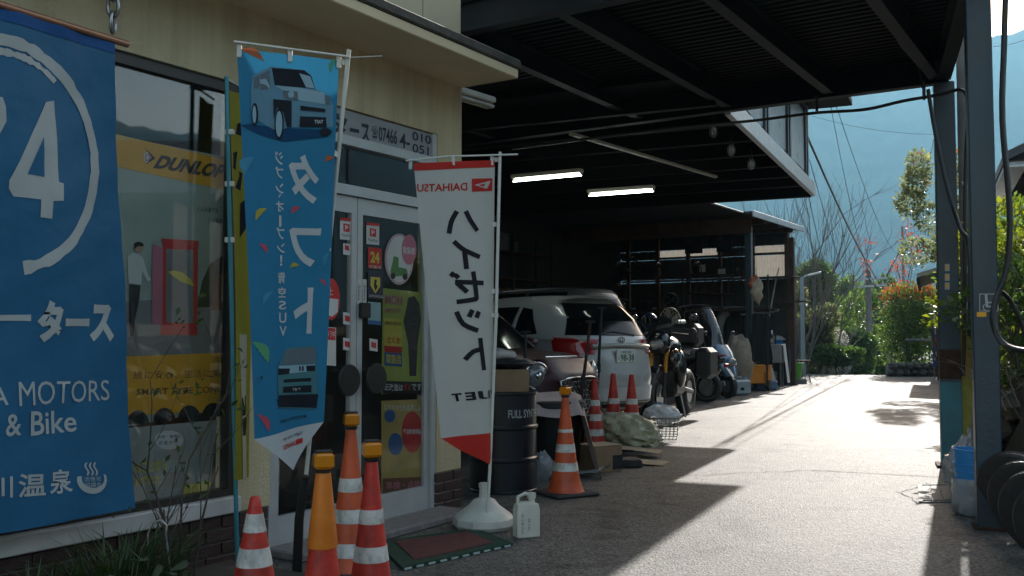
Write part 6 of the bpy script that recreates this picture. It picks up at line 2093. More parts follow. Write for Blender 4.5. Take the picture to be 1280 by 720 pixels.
# row at the far end: jerry can, orange box, red jack, sink, buckets
jc = G(925, 494)
j2 = thing('jerry_can', 'translucent white jerry can at the edge of the sunny drive', 'jerry can', jc, .5)
M_JERRY = mat('cloudy_plastic', (.40, .47, .50), .35, trans=.3, var=.15)
B().box((0, 0, .17), (.42, .26, .32), None, .04).build('body', M_JERRY, j2)
B().tube([(-.14, 0, .32), (-.12, 0, .38), (.04, 0, .38), (.06, 0, .33)], .018, 8).build('handle', M_JERRY, j2, smooth=60)
B().lathe([(.035, .32), (.035, .37), (.02, .375)], (.15, 0, 0), 14).build('cap', M_JERRY, j2, smooth=40)
B().box((-.05, -.132, .14), (.10, .006, .06)).build('label_patch', M_BKMATT, j2)
sp_ = solo(B().tube([(0, 0, .0), (-.18, 0, .16), (-.34, .02, .30)], [.045, .035, .03], 12), 'pale_spout', mat('pale_blue_plastic', (.30, .38, .42), .4), 'pale pouring spout leaning left of the jerry can', 'spout', G(913, 496) + Vector((0, 0, .045)), smooth=60)
ob_ = G(944, 488)
orb = thing('orange_tool_box', 'orange tool crate on castors behind the jerry can', 'crate', ob_, .42)
M_ORBOX = mat('orange_plastic', (.60, .22, .02), .45, var=.12)
B().box((0, 0, .36), (.62, .40, .40), None, .02).build('body', M_ORBOX, orb)
B().box((0, 0, .572), (.66, .44, .03), None, .01).build('lid', M_ORBOX, orb)
B().box((.2, -.215, .28), (.18, .04, .30), None, .01).build('front_drawer', M_ORBOX, orb)
for sx in (-.25, .25):
    for sy in (-.14, .14):
        B().lathe([(.05, -.02), (.055, -.01), (.055, .01), (.05, .02)], (sx, sy, .08), 14, 'y').build('castor', M_RUBBER, orb)
        B().box((sx, sy, .13), (.05, .03, .07)).build('castor_fork', M_STEEL, orb)
rj = thing('red_trolley_jack', 'red hydraulic jack standing on the orange crate', 'jack', ob_ + Vector((-.15, .02, .592)), .4)
B().box((0, 0, .18), (.30, .2, .36), None, .03).build('body', mat('red_machine_paint', (.32, .03, .02), .4), rj)
B().tube([(.05, 0, .3), (.18, -.05, .55), (.2, -.05, .62)], .02).build('lever', M_STEEL, rj)
B().lathe([(.05, .36), (.05, .42), (.02, .44)], (-.05, 0, 0), 12).build('cap', M_STEEL, rj)
solo(B().box((0, 0, .5), (.10, .025, 1.0), Matrix.Rotation(-.35, 3, 'Y') @ Matrix.Rotation(.3, 3, 'X'), .006), 'white_board', mat('white_board', (.6, .58, .52), .6), 'narrow white board leaning on the orange crate', 'board', G(952, 486) + Vector((.12, -.28, .05)))
snk = at(959, 24.0)
sk = thing('steel_sink', 'grey steel sink on thin legs at the shed corner', 'sink', snk, -.4)
B().box((0, 0, .82), (.75, .5, .46), None, .015).build('basin', mat('galvanised', (.30, .31, .31), .45, .6, var=.15), sk)
for sx in (-.33, .33):
    for sy in (-.2, .2):
        B().tube([(sx, sy, 0), (sx, sy, .60)], .02).build('leg', M_STEEL, sk)
B().tube([(.1, .2, 1.05), (.1, .2, 1.35), (.1, .02, 1.38), (.1, .0, 1.30)], .015).build('tap', M_CHROME, sk, smooth=60)
B().grid(lambda u, v: Vector((.40 + .1 * v, -.26 + .5 * u, 1.06 - .95 * v)), 4, 8).build('side_sheet', mat('white_sheet', (.55, .56, .56), .5), sk, smooth=60)
solo(B().box((0, 0, .06), (.45, .3, .12), None, .03), 'folded_paper_stack', M_CARD2, 'stack of pale rags and papers on the steel sink', 'stack', snk + Vector((-.1, 0, 1.052)))
def bucket(loc, r, h, m, label, name='bucket', handle=True, group=None):
    o = thing(name, label, 'bucket', loc, rnd.uniform(0, 3), group)
    B().lathe([(0, 0), (r * .78, 0), (r * .80, .01), (r, h - .015), (r * 1.06, h - .012), (r * 1.06, h), (r * .96, h), (r * .78, .02), (0, .02)], (0, 0, 0), 28).build('shell', m, o, smooth=35)
    for z in (h * .84, h * .7):
        B().torus((0, 0, z), r * (.80 + .2 * z / h) + .001, .006, 28, 6).build('ridge', m, o, smooth=60)
    if handle:
        B().tube([(r * math.cos(a), .0 + r * .5 * math.sin(a), h - .02 - r * .75 * math.sin(a)) for a in [math.pi * k / 12 for k in range(13)]], .004, 5).build('handle', M_STEEL, o)
    return o
M_BLUEP = mat('bright_blue_plastic', (.02, .24, .58), .4, var=.1, trans=.1)
M_GREENP = mat('lime_green_plastic', (.10, .42, .04), .4, var=.1, trans=.15)
bucket(at(951, 23.8), .2, .30, M_BLUEP, 'blue bucket standing under the steel sink')
bl = thing('blue_bin', 'blue plastic bin with white lid at the shed corner', 'bin', at(975, 25.2))
B().lathe([(0, 0), (.24, 0), (.29, .75), (.31, .77), (.31, .80)], (0, 0, .35), 26).build('body', M_BLUEP, bl, smooth=40)
B().lathe([(.32, 1.151), (.32, 1.18), (.26, 1.26), (.08, 1.33), (0, 1.34)], (0, 0, 0), 26).build('lid', M_BAGW, bl, smooth=60)
B().box((0, 0, .17), (.5, .5, .34), None, .01).build('stand', M_MORTAR, bl)
bucket(at(990, 25.6, .12), .26, .42, M_GREENP, 'lime green bucket at the sunny corner of the drive', handle=False)
solo(B().box((0, 0, .06), (.6, .45, .12), None, .01), 'concrete_slab', M_MORTAR, 'low concrete slab under the lime green bucket', 'slab', at(990, 25.6))
solo(B().box((0, 0, .11), (.5, .34, .22), None, .03), 'blue_tray', mat('slate_blue_plastic', (.08, .16, .28), .4), 'slate blue tub on the ground before the sink', 'tub', at(955, 22.6))
ws = at(1003, 26.2)
so = thing('metal_stool', 'little dark metal stool at the far bend of the drive', 'stool', ws)
B().lathe([(0, .56), (.2, .56), (.2, .60), (0, .60)], (0, 0, 0), 20).build('seat', M_RUST, so)
for k in range(3):
    a = k * 2.1
    B().tube([(.1 * math.cos(a), .1 * math.sin(a), .56), (.19 * math.cos(a), .19 * math.sin(a), 0)], .014).build('leg', M_RUST, so)
# hanging and leaning things by the shed post
q = PR
hgp = LW(PR.x - .02, PR.y - .12, 0)
solo(B().tube([(0, 0, 0), (.1, .0, 1.6), (.32, 0, 2.7), (.4, 0, 3.0)], [.03, .026, .02, .016], 8), 'pale_stick', mat('peeled_wood', (.45, .42, .36), .8), 'pale bare stick leaning outside the shed corner', 'stick', at(955, 24.8), smooth=60)
for k, (px, py, d, c_, lab) in enumerate(((946, 362, 22.0, (.35, .28, .2), 'pair of pale work gloves hanging by the shed post'), (943, 352, 22.05, (.35, .10, .05), 'rusty orange cloth hanging above the pale gloves'))):
    c = D(px, py, d)
    o = thing('hanging_cloth', lab, 'cloth', c, .3 * k, 'things hanging at the shed post')
    B().ellipsoid((0, 0, -.05), (.14, .06, .28 - .1 * k), 16, 10, lambda dd: 1 + .2 * math.sin(dd.z * 7 + dd.x * 5)).build('folds', mat('hung_cloth_%d' % k, c_, .9, var=.3), o, smooth=60)
    B().tube([(0, 0, .2 - .1 * k), (0, .05, .5)], .005).build('string', M_BKMATT, o)
ht_ = at(949, 22.2)
trl = thing('hand_truck', 'black hand truck with curved bar leaning at the shed post', 'hand truck', ht_, -.5)
for s in (-.16, .16):
    B().tube([(s, 0, .12), (s, .10, 1.2), (s, .16, 1.75)], .022).build('rail', M_BKMATT, trl, smooth=60)
    B().lathe([(.05, -.025), (.12, -.03), (.12, .03), (.05, .025)], (s * 1.2, .06, .12), 18, 'x').build('wheel', M_RUBBER, trl)
for z in (.4, .7, 1.0, 1.3):
    B().tube([(-.16, .03 + z * .08, z), (.16, .03 + z * .08, z)], .015).build('rung', M_BKMATT, trl)
B().tube([(-.45, .1, 1.74), (-.2, .16, 1.78), (.2, .16, 1.78), (.42, .1, 1.84)], .018).build('handlebar', M_STEEL, trl, smooth=60)
B().box((0, -.12, .03), (.4, .26, .015)).build('toe_plate', M_BKMATT, trl)
solo(B().grid(lambda u, v: Vector((-.25 + .5 * u + .02 * math.sin(9 * v), .03 * math.sin(14 * u + 3 * v), -1.1 * v + .04 * math.sin(6 * u))), 16, 8), 'black_coat', mat('black_cloth', (.010, .010, .011), .9), 'black work coat hanging below the hand truck bar', 'coat', ht_ + Vector((.02, .0, 1.72)), smooth=60)
# beige sack behind the canopy scooter, red machine beside the fan
solo(B().ellipsoid((0, 0, .65), (.33, .3, .66), 26, 18, crumple), 'beige_sack', mat('beige_sacking', (.24, .20, .15), .9, var=.2, bump=.3), 'tall beige sack standing behind the canopy scooter', 'sack', at(921, 20.9), smooth=50)
rm_ = thing('red_machine', 'dull red workshop machine behind the scooters', 'machine', at(872, 20.6), -.4)
B().box((0, 0, .7), (1.1, .5, .55), None, .05).build('body', mat('dull_red_paint', (.10, .012, .012), .4), rm_)
B().box((0, 0, .2), (1.0, .44, .4), None, .02).build('base', M_BKMATT, rm_)
B().tube([(-.3, 0, .95), (-.3, 0, 1.25), (.1, 0, 1.3)], .03).build('pipe', M_STEEL, rm_)
# things on the shed shelves
def on_shelf(px, py, dx, z):
    """point on the shelf under pixel column px"""
    r = ray(px, py)
    w = SW(EWX - dx, 0, 0)
    k = (w - CAMP).dot(FDIR) / r.dot(FDIR)
    h = CAMP + r * k
    return Vector((h.x, h.y, z))
shelf_things = [(655, 'box', 'black plastic case on the high shelf at the far left', (.5, .35, .28), M_BIN), (690, 'pipe', 'loose exhaust pipe on the shelf above the silver car', .06, M_RUST), (720, 'box', 'small grey parts box on the shelf above the white car', (.22, .25, .2), M_ENG), (742, 'can', 'little steel can on the dark shelf', .07, M_STEEL), (760, 'can', 'squat tin next to the little steel can', .09, M_RIM), (780, 'can', 'shiny bottle on the dark shelf', .06, M_CHROME), (805, 'box', 'dark toolbox on the shelf in the middle', (.4, .3, .24), M_BKMATT), (838, 'wheel', 'old wheel rim standing on the shelf', .24, M_ENG)]
for px, kind, lab, sz, m_ in shelf_things:
    p = on_shelf(px, 345, .45, 1.941)
    if kind == 'box':
        o = thing('storage_box', lab, 'box', p, OROT, 'things on the long shelf')
        B().bx(-sz[0] / 2, sz[0] / 2, -sz[1] / 2, sz[1] / 2, 0, sz[2], .01).build('body', m_, o)
        B().bx(-sz[0] / 2 - .008, sz[0] / 2 + .008, -sz[1] / 2 - .008, sz[1] / 2 + .008, sz[2] + .001, sz[2] + .03, .006).build('lid', m_, o)
    elif kind == 'can':
        o = thing('tin_can', lab, 'can', p, 0, 'things on the long shelf')
        B().lathe([(0, 0), (sz, 0), (sz, .17), (sz * .9, .18), (sz * .4, .2), (sz * .35, .23), (0, .235)], (0, 0, 0), 18).build('body', m_, o, smooth=40)
        B().torus((0, 0, .168), sz, .004, 20, 5).build('rim', m_, o)
    elif kind == 'wheel':
        o = thing('wheel_rim', lab, 'wheel', p + Vector((0, 0, sz)), 0, 'things on the long shelf')
        Mx = Matrix.Rotation(OROT, 3, 'Z') @ Matrix.Rotation(math.pi / 2, 3, 'Y')
        B().torus((0, 0, 0), sz - .03, .03, 28, 8, Mx, 2).build('rim', m_, o, smooth=60)
        for k in range(5):
            a = 2 * math.pi * k / 5
            B().tube([Mx @ Vector((.03 * math.cos(a), .03 * math.sin(a), 0)), Mx @ Vector(((sz - .04) * math.cos(a), (sz - .04) * math.sin(a), 0))], .025, 6).build('spoke', m_, o)
    else:
        o = thing('exhaust_pipe', lab, 'pipe', p + Vector((0, 0, .07)), OROT, 'things on the long shelf')
        B().tube([(0, -.8, 0), (0, -.2, 0), (0, .1, .03), (0, .5, .03)], [.03, .03, .065, .065], 12).build('pipe', m_, o, smooth=60)
        B().lathe([(.05, 0), (.05, .02)], (0, -.8, 0), 14, 'y').build('flange', m_, o)
# ladder and ducting in front of the translucent wall
ld0, ld1 = on_shelf(858, 318, .6, 2.9), on_shelf(916, 322, .6, 2.82)
lad = thing('hanging_ladder', 'old wooden ladder hung sideways before the translucent sheets', 'ladder', ld0)
for dz in (0, -.5):
    B().tube([Vector((0, 0, dz)), ld1 - ld0 + Vector((0, 0, dz))], .028, 6).build('rail', M_WOODB, lad)
for k in range(6):
    t = (k + .5) / 6
    B().tube([(ld1 - ld0) * t, (ld1 - ld0) * (t - .03) + Vector((0, 0, -.5))], .02, 6).build('rung', M_WOODB, lad)
dc = on_shelf(897, 372, .5, 1.0)
duct = thing('air_duct', 'pale curved air duct on the shed end wall', 'duct', dc)
B().tube([(.0, 0, 0), (.02, 0, .5), (.1, 0, .75), (.25, 0, .88)], .12, 14).build('pipe', mat('dusty_duct', (.22, .21, .19), .6), duct, smooth=60)
for z in (.1, .3, .5):
    B().torus((0.01, 0, z), .122, .01, 20, 5).build('ring', MATS['dusty_duct'], duct)
for k, (px, py, w, h, lab) in enumerate(((867, 303, .5, .32, 'grey panel leaning before the upper translucent sheets'), (905, 303, .42, .3, 'second dusty panel on the upper rail of the end wall'), (878, 330, .16, .22, 'small bright paper pinned on the end wall'), (902, 336, .2, .2, 'little pale paper beside the pinned one'))):
    c = on_shelf(px, py, .25, D(px, py, 24.5).z - h / 2)
    o = thing('wall_panel', lab, 'panel', c, OROT, 'panels on the end wall')
    B().bx(-.01, .01, -w / 2, w / 2, 0, h, .003).build('sheet', M_PAPER if k > 1 else M_TIN, o)
    B().bx(-.016, -.0105, -w / 2, w / 2, h - .03, h).build('edge', M_WOODB, o)
# coils and long tools hanging on the end wall
for k, (px, py, r_, lab) in enumerate(((850, 395, .22, 'black hose coil hung low left on the end wall'), (872, 330, .18, 'grey cable coil hung over the long shelf'), (822, 330, .2, 'old hose coil left of the ladder'), (790, 320, .2, 'dark cable coil above the white car'), (760, 325, .17, 'small cable coil in the dark above the cars'), (922, 340, .16, 'small coil hung beside the shed post'))):
    c = on_shelf(px, py, .2, D(px, py, 24).z)
    o = thing('hose_coil', lab, 'hose', c, OROT, 'coils on the end wall')
    for j in range(3):
        B().torus((-.03 * j, .01 * j, -.02 * j), r_ - .015 * j, .018, 26, 6, Matrix.Rotation(math.pi / 2, 3, 'Y')).build('loop', (M_RUBBER, M_ENG, M_RUST)[k % 3], o, smooth=60)
    B().tube([(-.05, 0, r_ - .02), (.03, 0, r_ + .03), (.06, 0, r_ + .03)], .012).build('peg', M_STEEL, o)
for k, (px, d, h, a, lab) in enumerate(((930, 22.6, 1.7, .10, 'broom leaning left of the shed post'), (936, 22.5, 1.55, -.08, 'shovel leaning against the shed post'), (958, 23.0, 1.9, .12, 'long rake leaning right of the shed post'), (964, 24.6, 1.6, -.15, 'iron bar leaning on the sink'))):
    o = thing('long_tool', lab, 'tool', at(px, d), k * .7, 'long tools at the shed corner')
    B().tube([(0, 0, .02), (a * h, .05, h)], .016, 8).build('handle', M_WOODB if k % 2 == 0 else M_RUST, o, smooth=60)
    B().box((0, 0, .09), (.26 if k != 3 else .06, .05, .16), None, .015).build('head', (M_BEIGE, M_STEEL, M_RUST, M_RUST)[k], o)
# rack on the left of the garage
rk = thing('parts_rack', 'dark steel rack with boxes at the left back of the garage', 'rack', on_shelf(650, 330, .9, 0), OROT)
for y_ in (-1.2, 0, 1.2):
    for x_ in (-.25, .25):
        B().bx(x_ - .02, x_ + .02, y_ - .02, y_ + .02, 0, 3.4).build('upright', M_TIN, rk)
for z in (.6, 1.4, 2.2, 2.75, 3.3):
    B().bx(-.27, .27, -1.25, 1.25, z, z + .03).build('shelf', M_WOODB, rk)
for k, (y_, z, w, h) in enumerate(((-.8, 2.232, .6, .35), (.1, 2.232, .5, .25), (.8, 2.782, .6, .3), (-.4, 2.782, .7, .22))):
    o = thing('parts_carton', ('black carton low on the back rack', 'dusty carton beside the black one on the back rack', 'carton on the top right of the back rack', 'flat carton on the top of the back rack')[k], 'box', rk.location + FIN * y_ + Vector((0, 0, z)), OROT, 'cartons on the back rack')
    B().bx(-.2, .2, -w / 2, w / 2, 0, h, .01).build('body', (M_BIN, M_CARD, M_CARD, M_BIN)[k], o)
    B().bx(-.203, .203, -.03, .03, h - .1, h + .002).build('tape', M_CARD2, o)

rk2 = thing('tool_rack', 'dark tall tool rack along the garage back wall', 'rack', LW(10.5, 7.6, 0), OROT)
for x_ in (-3.4, -1.7, 0, 1.7, 3.4):
    for y_ in (-.22, .22):
        B().bx(x_ - .025, x_ + .025, y_ - .025, y_ + .025, 0, 3.5).build('upright', M_BKMATT, rk2)
for z in (.5, 1.2, 1.9, 2.5, 3.1):
    B().bx(-3.45, 3.45, -.25, .25, z, z + .03).build('shelf', M_WOODB, rk2)
rs2 = random.Random(77)
for k in range(14):
    x_, z = rs2.uniform(-3.1, 3.1), (1.232, 1.932, 2.532, 3.132)[k % 4]
    w, h = rs2.uniform(.25, .6), rs2.uniform(.15, .4)
    o = thing('tool_case', '%s case number %s along the back rack' % (('dark', 'brown')[k % 2], k + 1), 'box', rk2.location + FDIR * x_ + Vector((0, 0, z)), OROT, 'cases on the tool rack')
    o['label'] = 'dim case among the many on the tall tool rack at the back'
    B().bx(-w / 2, w / 2, -.18, .18, 0, h, .01).build('body', (M_BIN, M_CARD, M_TIN, M_ENG)[k % 4], o)
    B().bx(-w / 2 - .006, w / 2 + .006, -.186, .186, h + .001, h + .02).build('lid', (M_BIN, M_CARD, M_TIN, M_ENG)[k % 4], o)

# ================================================================ RIGHT SIDE OF THE DRIVE
M_ROCK = mat('dark_field_stone', (.085, .08, .07), .9, var=.4, scale=5, bump=.7, bscale=14)
M_DULLST = mat('dull_cast_steel', (.13, .13, .125), .75, .2, var=.2, scale=20)
M_YELPOLE = mat('faded_yellow_guard', (.30, .20, .03), .6, var=.3, scale=8)
M_GREYPOLE = mat('grey_concrete_pole', (.16, .15, .14), .85, var=.2, scale=6, bump=.2)
# drain grate and its frame
gr = [G(1151, 628.5), G(1196, 628), G(1186, 606.5), G(1150, 607)]
gc = sum(gr, Vector()) / 4
gt = thing('drain_grate', 'steel drain cover set in the drive beside the far post', 'drain cover', gc)
for k in range(4):
    a, c = gr[k] - gc, gr[(k + 1) % 4] - gc
    B().beam(a + Vector((0, 0, .006)), c + Vector((0, 0, .006)), .03, .008).build('frame', M_DULLST, gt)
for r0, r1 in ((.06, .32), (.36, .62), (.66, .94)):
    q4 = []
    for u, v in ((r0, .08), (r1, .08), (r1, .92), (r0, .92)):
        lo = gr[0] + (gr[1] - gr[0]) * u
        hi = gr[3] + (gr[2] - gr[3]) * u
        q4.append(lo + (hi - lo) * v - gc + Vector((0, 0, .004)))
    B().prism(q4, (0, 0, .006)).build('plate', M_DULLST, gt)
# stacked buckets in clear bags
bkl = at(1213, 6.85)
bucket(bkl, .13, .36, M_BLUEP, 'front blue bucket in the stack behind the near post', group='blue buckets by the post')
bucket(bkl + Vector((0, 0, .05)) + Vector((-.005, .0, .05)), .128, .36, M_BLUEP, 'upper blue bucket nested in the front one', group='blue buckets by the post', handle=False)
bucket(bkl + Vector((.27, .06, 0)), .13, .38, M_BLUEP, 'blue bucket just right of the near post foot', group='blue buckets by the post')
pbg = B().lathe([(.11, 0), (.145, .02), (.15, .12), (.142, .2), (.15, .24), (.138, .255)], (0, 0, 0), 30, cap=False)
pbg.v = [(x * (1 + .06 * math.sin(z * 40 + 7 * math.atan2(y, x))), y * (1 + .06 * math.sin(z * 31 + 9 * math.atan2(y, x))), z) for x, y, z in pbg.v]
solo(pbg, 'clear_bag', M_CLEARP, 'clear plastic bag pulled round the front blue bucket', 'bag', bkl, smooth=60)
for k, (px, d, lab) in enumerate(((1200, 7.6, 'crumpled clear bag of bottles left of the blue buckets'), (1207, 8.2, 'second crumpled clear bag behind the first bag of bottles'))):
    bg = B().ellipsoid((0, 0, .20), (.155, .17, .21), 34, 22, crumple)
    o = thing('bottle_bag', lab, 'bag', at(px, d), 0, 'clear bags of bottles')
    bg.build('film', M_CLEARP, o, smooth=35)
    B().tube([(0, 0, .38), (.01, 0, .43), (.03, 0, .46)], [.03, .02, .04], 8).build('knot', M_CLEARP, o)
    for j in range(4):
        a = j * 1.6
        B().lathe([(0, .03), (.035, .03), (.035, .2), (.014, .25), (.014, .28)], (.07 * math.cos(a), .07 * math.sin(a), .01), 12).build('bottle', M_JERRY, o, smooth=40)
# leaning tyres and rims
for k, (px, py, d, R_, lab) in enumerate(((1278, 622, 6.15, .28, 'farthest of the tyres leaning behind the near post'), (1297, 655, 5.75, .28, 'middle tyre leaning at the right edge'), (1316, 690, 5.35, .28, 'third tyre leaning at the right edge'), (1340, 722, 5.0, .28, 'nearest tyre leaning at the right edge'))):
    c = D(px, py, d)
    c.z = R_ * .93
    M = Matrix.Rotation(R(38), 3, 'Z') @ Matrix.Rotation(R(90 - 20), 3, 'Y')
    t = tyre_thing(c, lab, R_, .085, M, 'tyres leaning at the right')
    B().torus(M @ Vector((0, 0, .06)), R_ - .112, .014, 36, 6, M).build('rim_edge', M_RIM, t, smooth=60)
# pole between the two posts: grey above, yellow guard below
yp = at(1211, 9.6)
po2 = thing('guarded_pole', 'slim grey pole with faded yellow guard between the two blue posts', 'pole', yp)
B().tube([(0, 0, 0), (0, 0, 5.5)], [.075, .06], 14).build('pole', M_GREYPOLE, po2, smooth=60)
B().tube([(0, 0, .0), (0, 0, 1.35)], .088, 14).build('guard', M_YELPOLE, po2, smooth=60)
for k, (z, c_) in enumerate(((1.55, M_SIGNW), (1.9, M_SIGNW), (2.2, M_PAPER), (2.75, M_SIGNW))):
    B().box((-.03, -.075, z), (.08, .006, .07), Matrix.Rotation(.4 * k, 3, 'Y')).build('paper_scrap', c_, po2)
cable('pipe_conduit', 'slim grey conduit running down beside the near post', [D(1219, 60, 7.4), D(1219, 300, 7.4), D(1218, 480, 7.4), D(1216, 560, 7.4)], .014, M_GREYPOLE)
# dry-stone bank behind the posts
bank = thing('stone_bank', 'dark dry-stone bank with dead stems right of the posts', 'bank', road_pt(1.0, 1.0))
base = bank.location
rk_rs = random.Random(11)
rock_mes = []
for k in range(6):
    cr2 = [(Vector((rk_rs.gauss(0, 1), rk_rs.gauss(0, 1), rk_rs.gauss(0, 1))).normalized(), rk_rs.uniform(2, 5), rk_rs.uniform(0, 6)) for _ in range(6)]
    me = B().ellipsoid((0, 0, 0), (.22, .16, .14), 10, 7, lambda d: 1 + sum(.07 * math.sin(f_ * n_.dot(d) * 2 + p_) for n_, f_, p_ in cr2)).mesh('stone', 30)
    me.materials.append(M_ROCK)
    rock_mes.append(me)
for i in range(58):
    for j in range(5):
        s = -2.2 + i * .36 + rk_rs.uniform(-.05, .05) + (.17 if j % 2 else 0)
        p = road_pt(s, (.62 if s < 3.4 else -.1) + .13 * j + rk_rs.uniform(-.04, .04), .10 + .235 * j)
        share(rock_mes[rk_rs.randint(0, 5)], 'stone', bank, p - base, (rk_rs.uniform(-.3, .3), rk_rs.uniform(-.3, .3), math.pi / 2 - RA + rk_rs.uniform(-.4, .4)), (1.0, .9, rk_rs.uniform(.85, 1.05)))
fill = B()
fill.prism([road_pt(-8, .72) - base, road_pt(-8, 6) - base + Vector((0, 0, 1.6)), road_pt(-8, 1.3) - base + Vector((0, 0, 1.25))], road_pt(22, 0) - road_pt(-8, 0))
fill.build('earth_core', M_DIRT, bank)
B().prism([road_pt(3.5, -.02) - base, road_pt(3.5, 1.2) - base, road_pt(3.5, 1.2) - base + Vector((0, 0, 1.27)), road_pt(3.5, .55) - base + Vector((0, 0, 1.22))], road_pt(24, 0) - road_pt(3.5, 0)).build('earth_core', M_DIRT, bank)

# ================================================================ PLANTS BY THE OFFICE
M_BLADE = mat_leaf('grass_blade', (.018, .04, .010), (.05, .085, .02), .5, .2)
M_LEAFD = mat_leaf('dark_evergreen_leaf', (.025, .05, .014), (.075, .12, .03), .35, .45)
M_LEAFM = mat_leaf('mid_green_leaf', (.04, .08, .018), (.12, .17, .04), .36, .5)
M_LEAFY = mat_leaf('yellow_green_leaf', (.07, .105, .015), (.19, .21, .03), .4, .45)
M_LEAFR = mat_leaf('red_new_leaf', (.20, .03, .02), (.32, .10, .04), .4, .45)
M_LEAFO = mat_leaf('olive_grey_leaf', (.07, .09, .04), (.18, .19, .09), .36, .5)
M_FLOW = mat_leaf('pale_blossom', (.12, .13, .09), (.5, .48, .45), .6, .3)
M_BARK = mat('grey_brown_bark', (.075, .06, .048), .95, var=.35, scale=10, bump=.6, bscale=30)
M_TWIG = mat('grey_twig', (.12, .10, .085), .9, var=.3, scale=10)
def blades(name, base, n, L, spread, seed, parent, m):
    rs = random.Random(seed)
    bb = B()
    for _ in range(n):
        a = rs.uniform(0, 2 * math.pi)
        r0 = rs.uniform(0, spread)
        p = Vector((base[0] + r0 * math.cos(a) * 2.2, base[1] + r0 * math.sin(a) * .6, base[2]))
        out = rs.uniform(.25, .8)
        l = L * rs.uniform(.5, 1.15)
        w = rs.uniform(.004, .008)
        a2 = a + rs.uniform(-.8, .8)
        pts = []
        for k in range(6):
            t = k / 5
            pts.append(p + Vector((math.cos(a2) * out * l * t * t * .9, math.sin(a2) * out * l * t * t * .9, l * (t - .55 * out * t * t * t))))
        sd = Vector((-math.sin(a2), math.cos(a2), 0))
        vs3 = []
        for k, q_ in enumerate(pts):
            ww = w * (1 - (k / 5) ** 2 * .95)
            vs3 += [q_ - sd * ww, q_ + sd * ww]
        bb.add(vs3, [(2 * k, 2 * k + 1, 2 * k + 3, 2 * k + 2) for k in range(5)])
    o = bb.build(name, m, parent)
    return o
def LO(px, py, y):
    x, z = FL(px, py, y)
    return x
gp = thing('grass_clump', 'arching dark grass clump below the blue banner', 'plant', LW(-3.05, -.32, 0), OROT)
o = blades('blades', (0, 0, 0), 420, .44, .16, 3, gp, M_BLADE)
o['kind'] = 'stuff'
B().lathe([(0, .0), (.16, .0), (.2, .10), (.19, .12), (0, .12)], (0, 0, 0), 16).build('root_ball', M_DIRT, gp)
gp2 = thing('grass_clump', 'smaller grass clump at the left picture edge under the banner', 'plant', LW(-3.5, -.35, 0), OROT)
o = blades('blades', (0, 0, 0), 220, .36, .16, 9, gp2, M_BLADE)
o['kind'] = 'stuff'
def sapling(name, label, loc, tips_px, seed, h, nleaf, m):
    o = thing(name, label, 'plant', loc)
    rs = random.Random(seed)
    bb = B()
    tips = []
    for k in range(3):
        dv = Vector((rs.uniform(-.22, .22), rs.uniform(-.1, .1), 1))
        branchy(bb, (rs.uniform(-.05, .05), rs.uniform(-.04, .04), 0), dv, h * rs.uniform(.5, .62), .008, 2, rs, .38, .35, 2, tips, 4)
    bb.build('stems', M_BARK, o)
    rsn = np.random.RandomState(seed)
    P = np.array([tips[i % len(tips)] for i in range(nleaf)]) + rsn.normal(0, .05, (nleaf, 3))
    Dn = rsn.normal(0, 1, (nleaf, 3))
    lf = leaf_mesh('leaves', P, Dn, .045, m, o, 'stuff', .45, rsn)
    return o
sapling('sapling', 'thin leafy sapling standing against the shop window', LW(LO(232, 640, -.2), -.2, 0), 0, 5, 1.05, 60, M_LEAFD)
sapling('sapling', 'shorter bare-stemmed sapling beside the brick plinth', LW(LO(205, 660, -.22), -.24, 0), 0, 8, .75, 30, M_LEAFD)
ivy = thing('leafy_weed', 'broad-leaved pale weed among the grass clumps', 'plant', LW(-3.2, -.55, 0), OROT)
bb = B()
rs = random.Random(2)
for k in range(16):
    a, r_, z = rs.uniform(0, 6.3), rs.uniform(.02, .2), rs.uniform(.05, .36)
    c = Vector((r_ * math.cos(a) * 1.5, r_ * math.sin(a) * .5, z))
    tl_ = Matrix.Rotation(rs.uniform(-.9, .9), 3, 'X') @ Matrix.Rotation(rs.uniform(-.9, .9), 3, 'Y')
    bb.add([c + tl_ @ Vector((.042 * math.cos(t) * (1 + .15 * math.sin(3 * t)), .042 * math.sin(t), .004 * math.cos(2 * t))) for t in [2 * math.pi * i / 9 for i in range(9)]], [tuple(range(9))])
    bb.tube([(c.x * .2, c.y * .2, 0), c], .002, 4)
o = bb.build('leaves', mat_leaf('pale_weed_leaf', (.06, .09, .05), (.10, .13, .08), .5, .2), ivy)
o['kind'] = 'stuff'
hk = thing('wire_hook', 'bent steel hook with a thin chain among the grass', 'hook', LW(LO(185, 690, -.3), -.3, 0))
B().tube([(0, 0, 0), (0, 0, .33), (.02, 0, .385), (.06, 0, .395), (.085, 0, .37), (.08, 0, .33)], .006).build('hook', M_STEEL, hk, smooth=60)
B().tube([(.08, 0, .34), (.1, 0, .2), (.13, 0, .02)], .005).build('chain_tail', M_STEEL, hk)
# gravel bed under the plants
struct(B().prism([LW(-7.5, -.62, .004), LW(-2.15, -.62, .004), LW(-2.15, -.003, .004), LW(-7.5, -.003, .004)], (0, 0, .03)), 'planting_bed', M_DIRT)

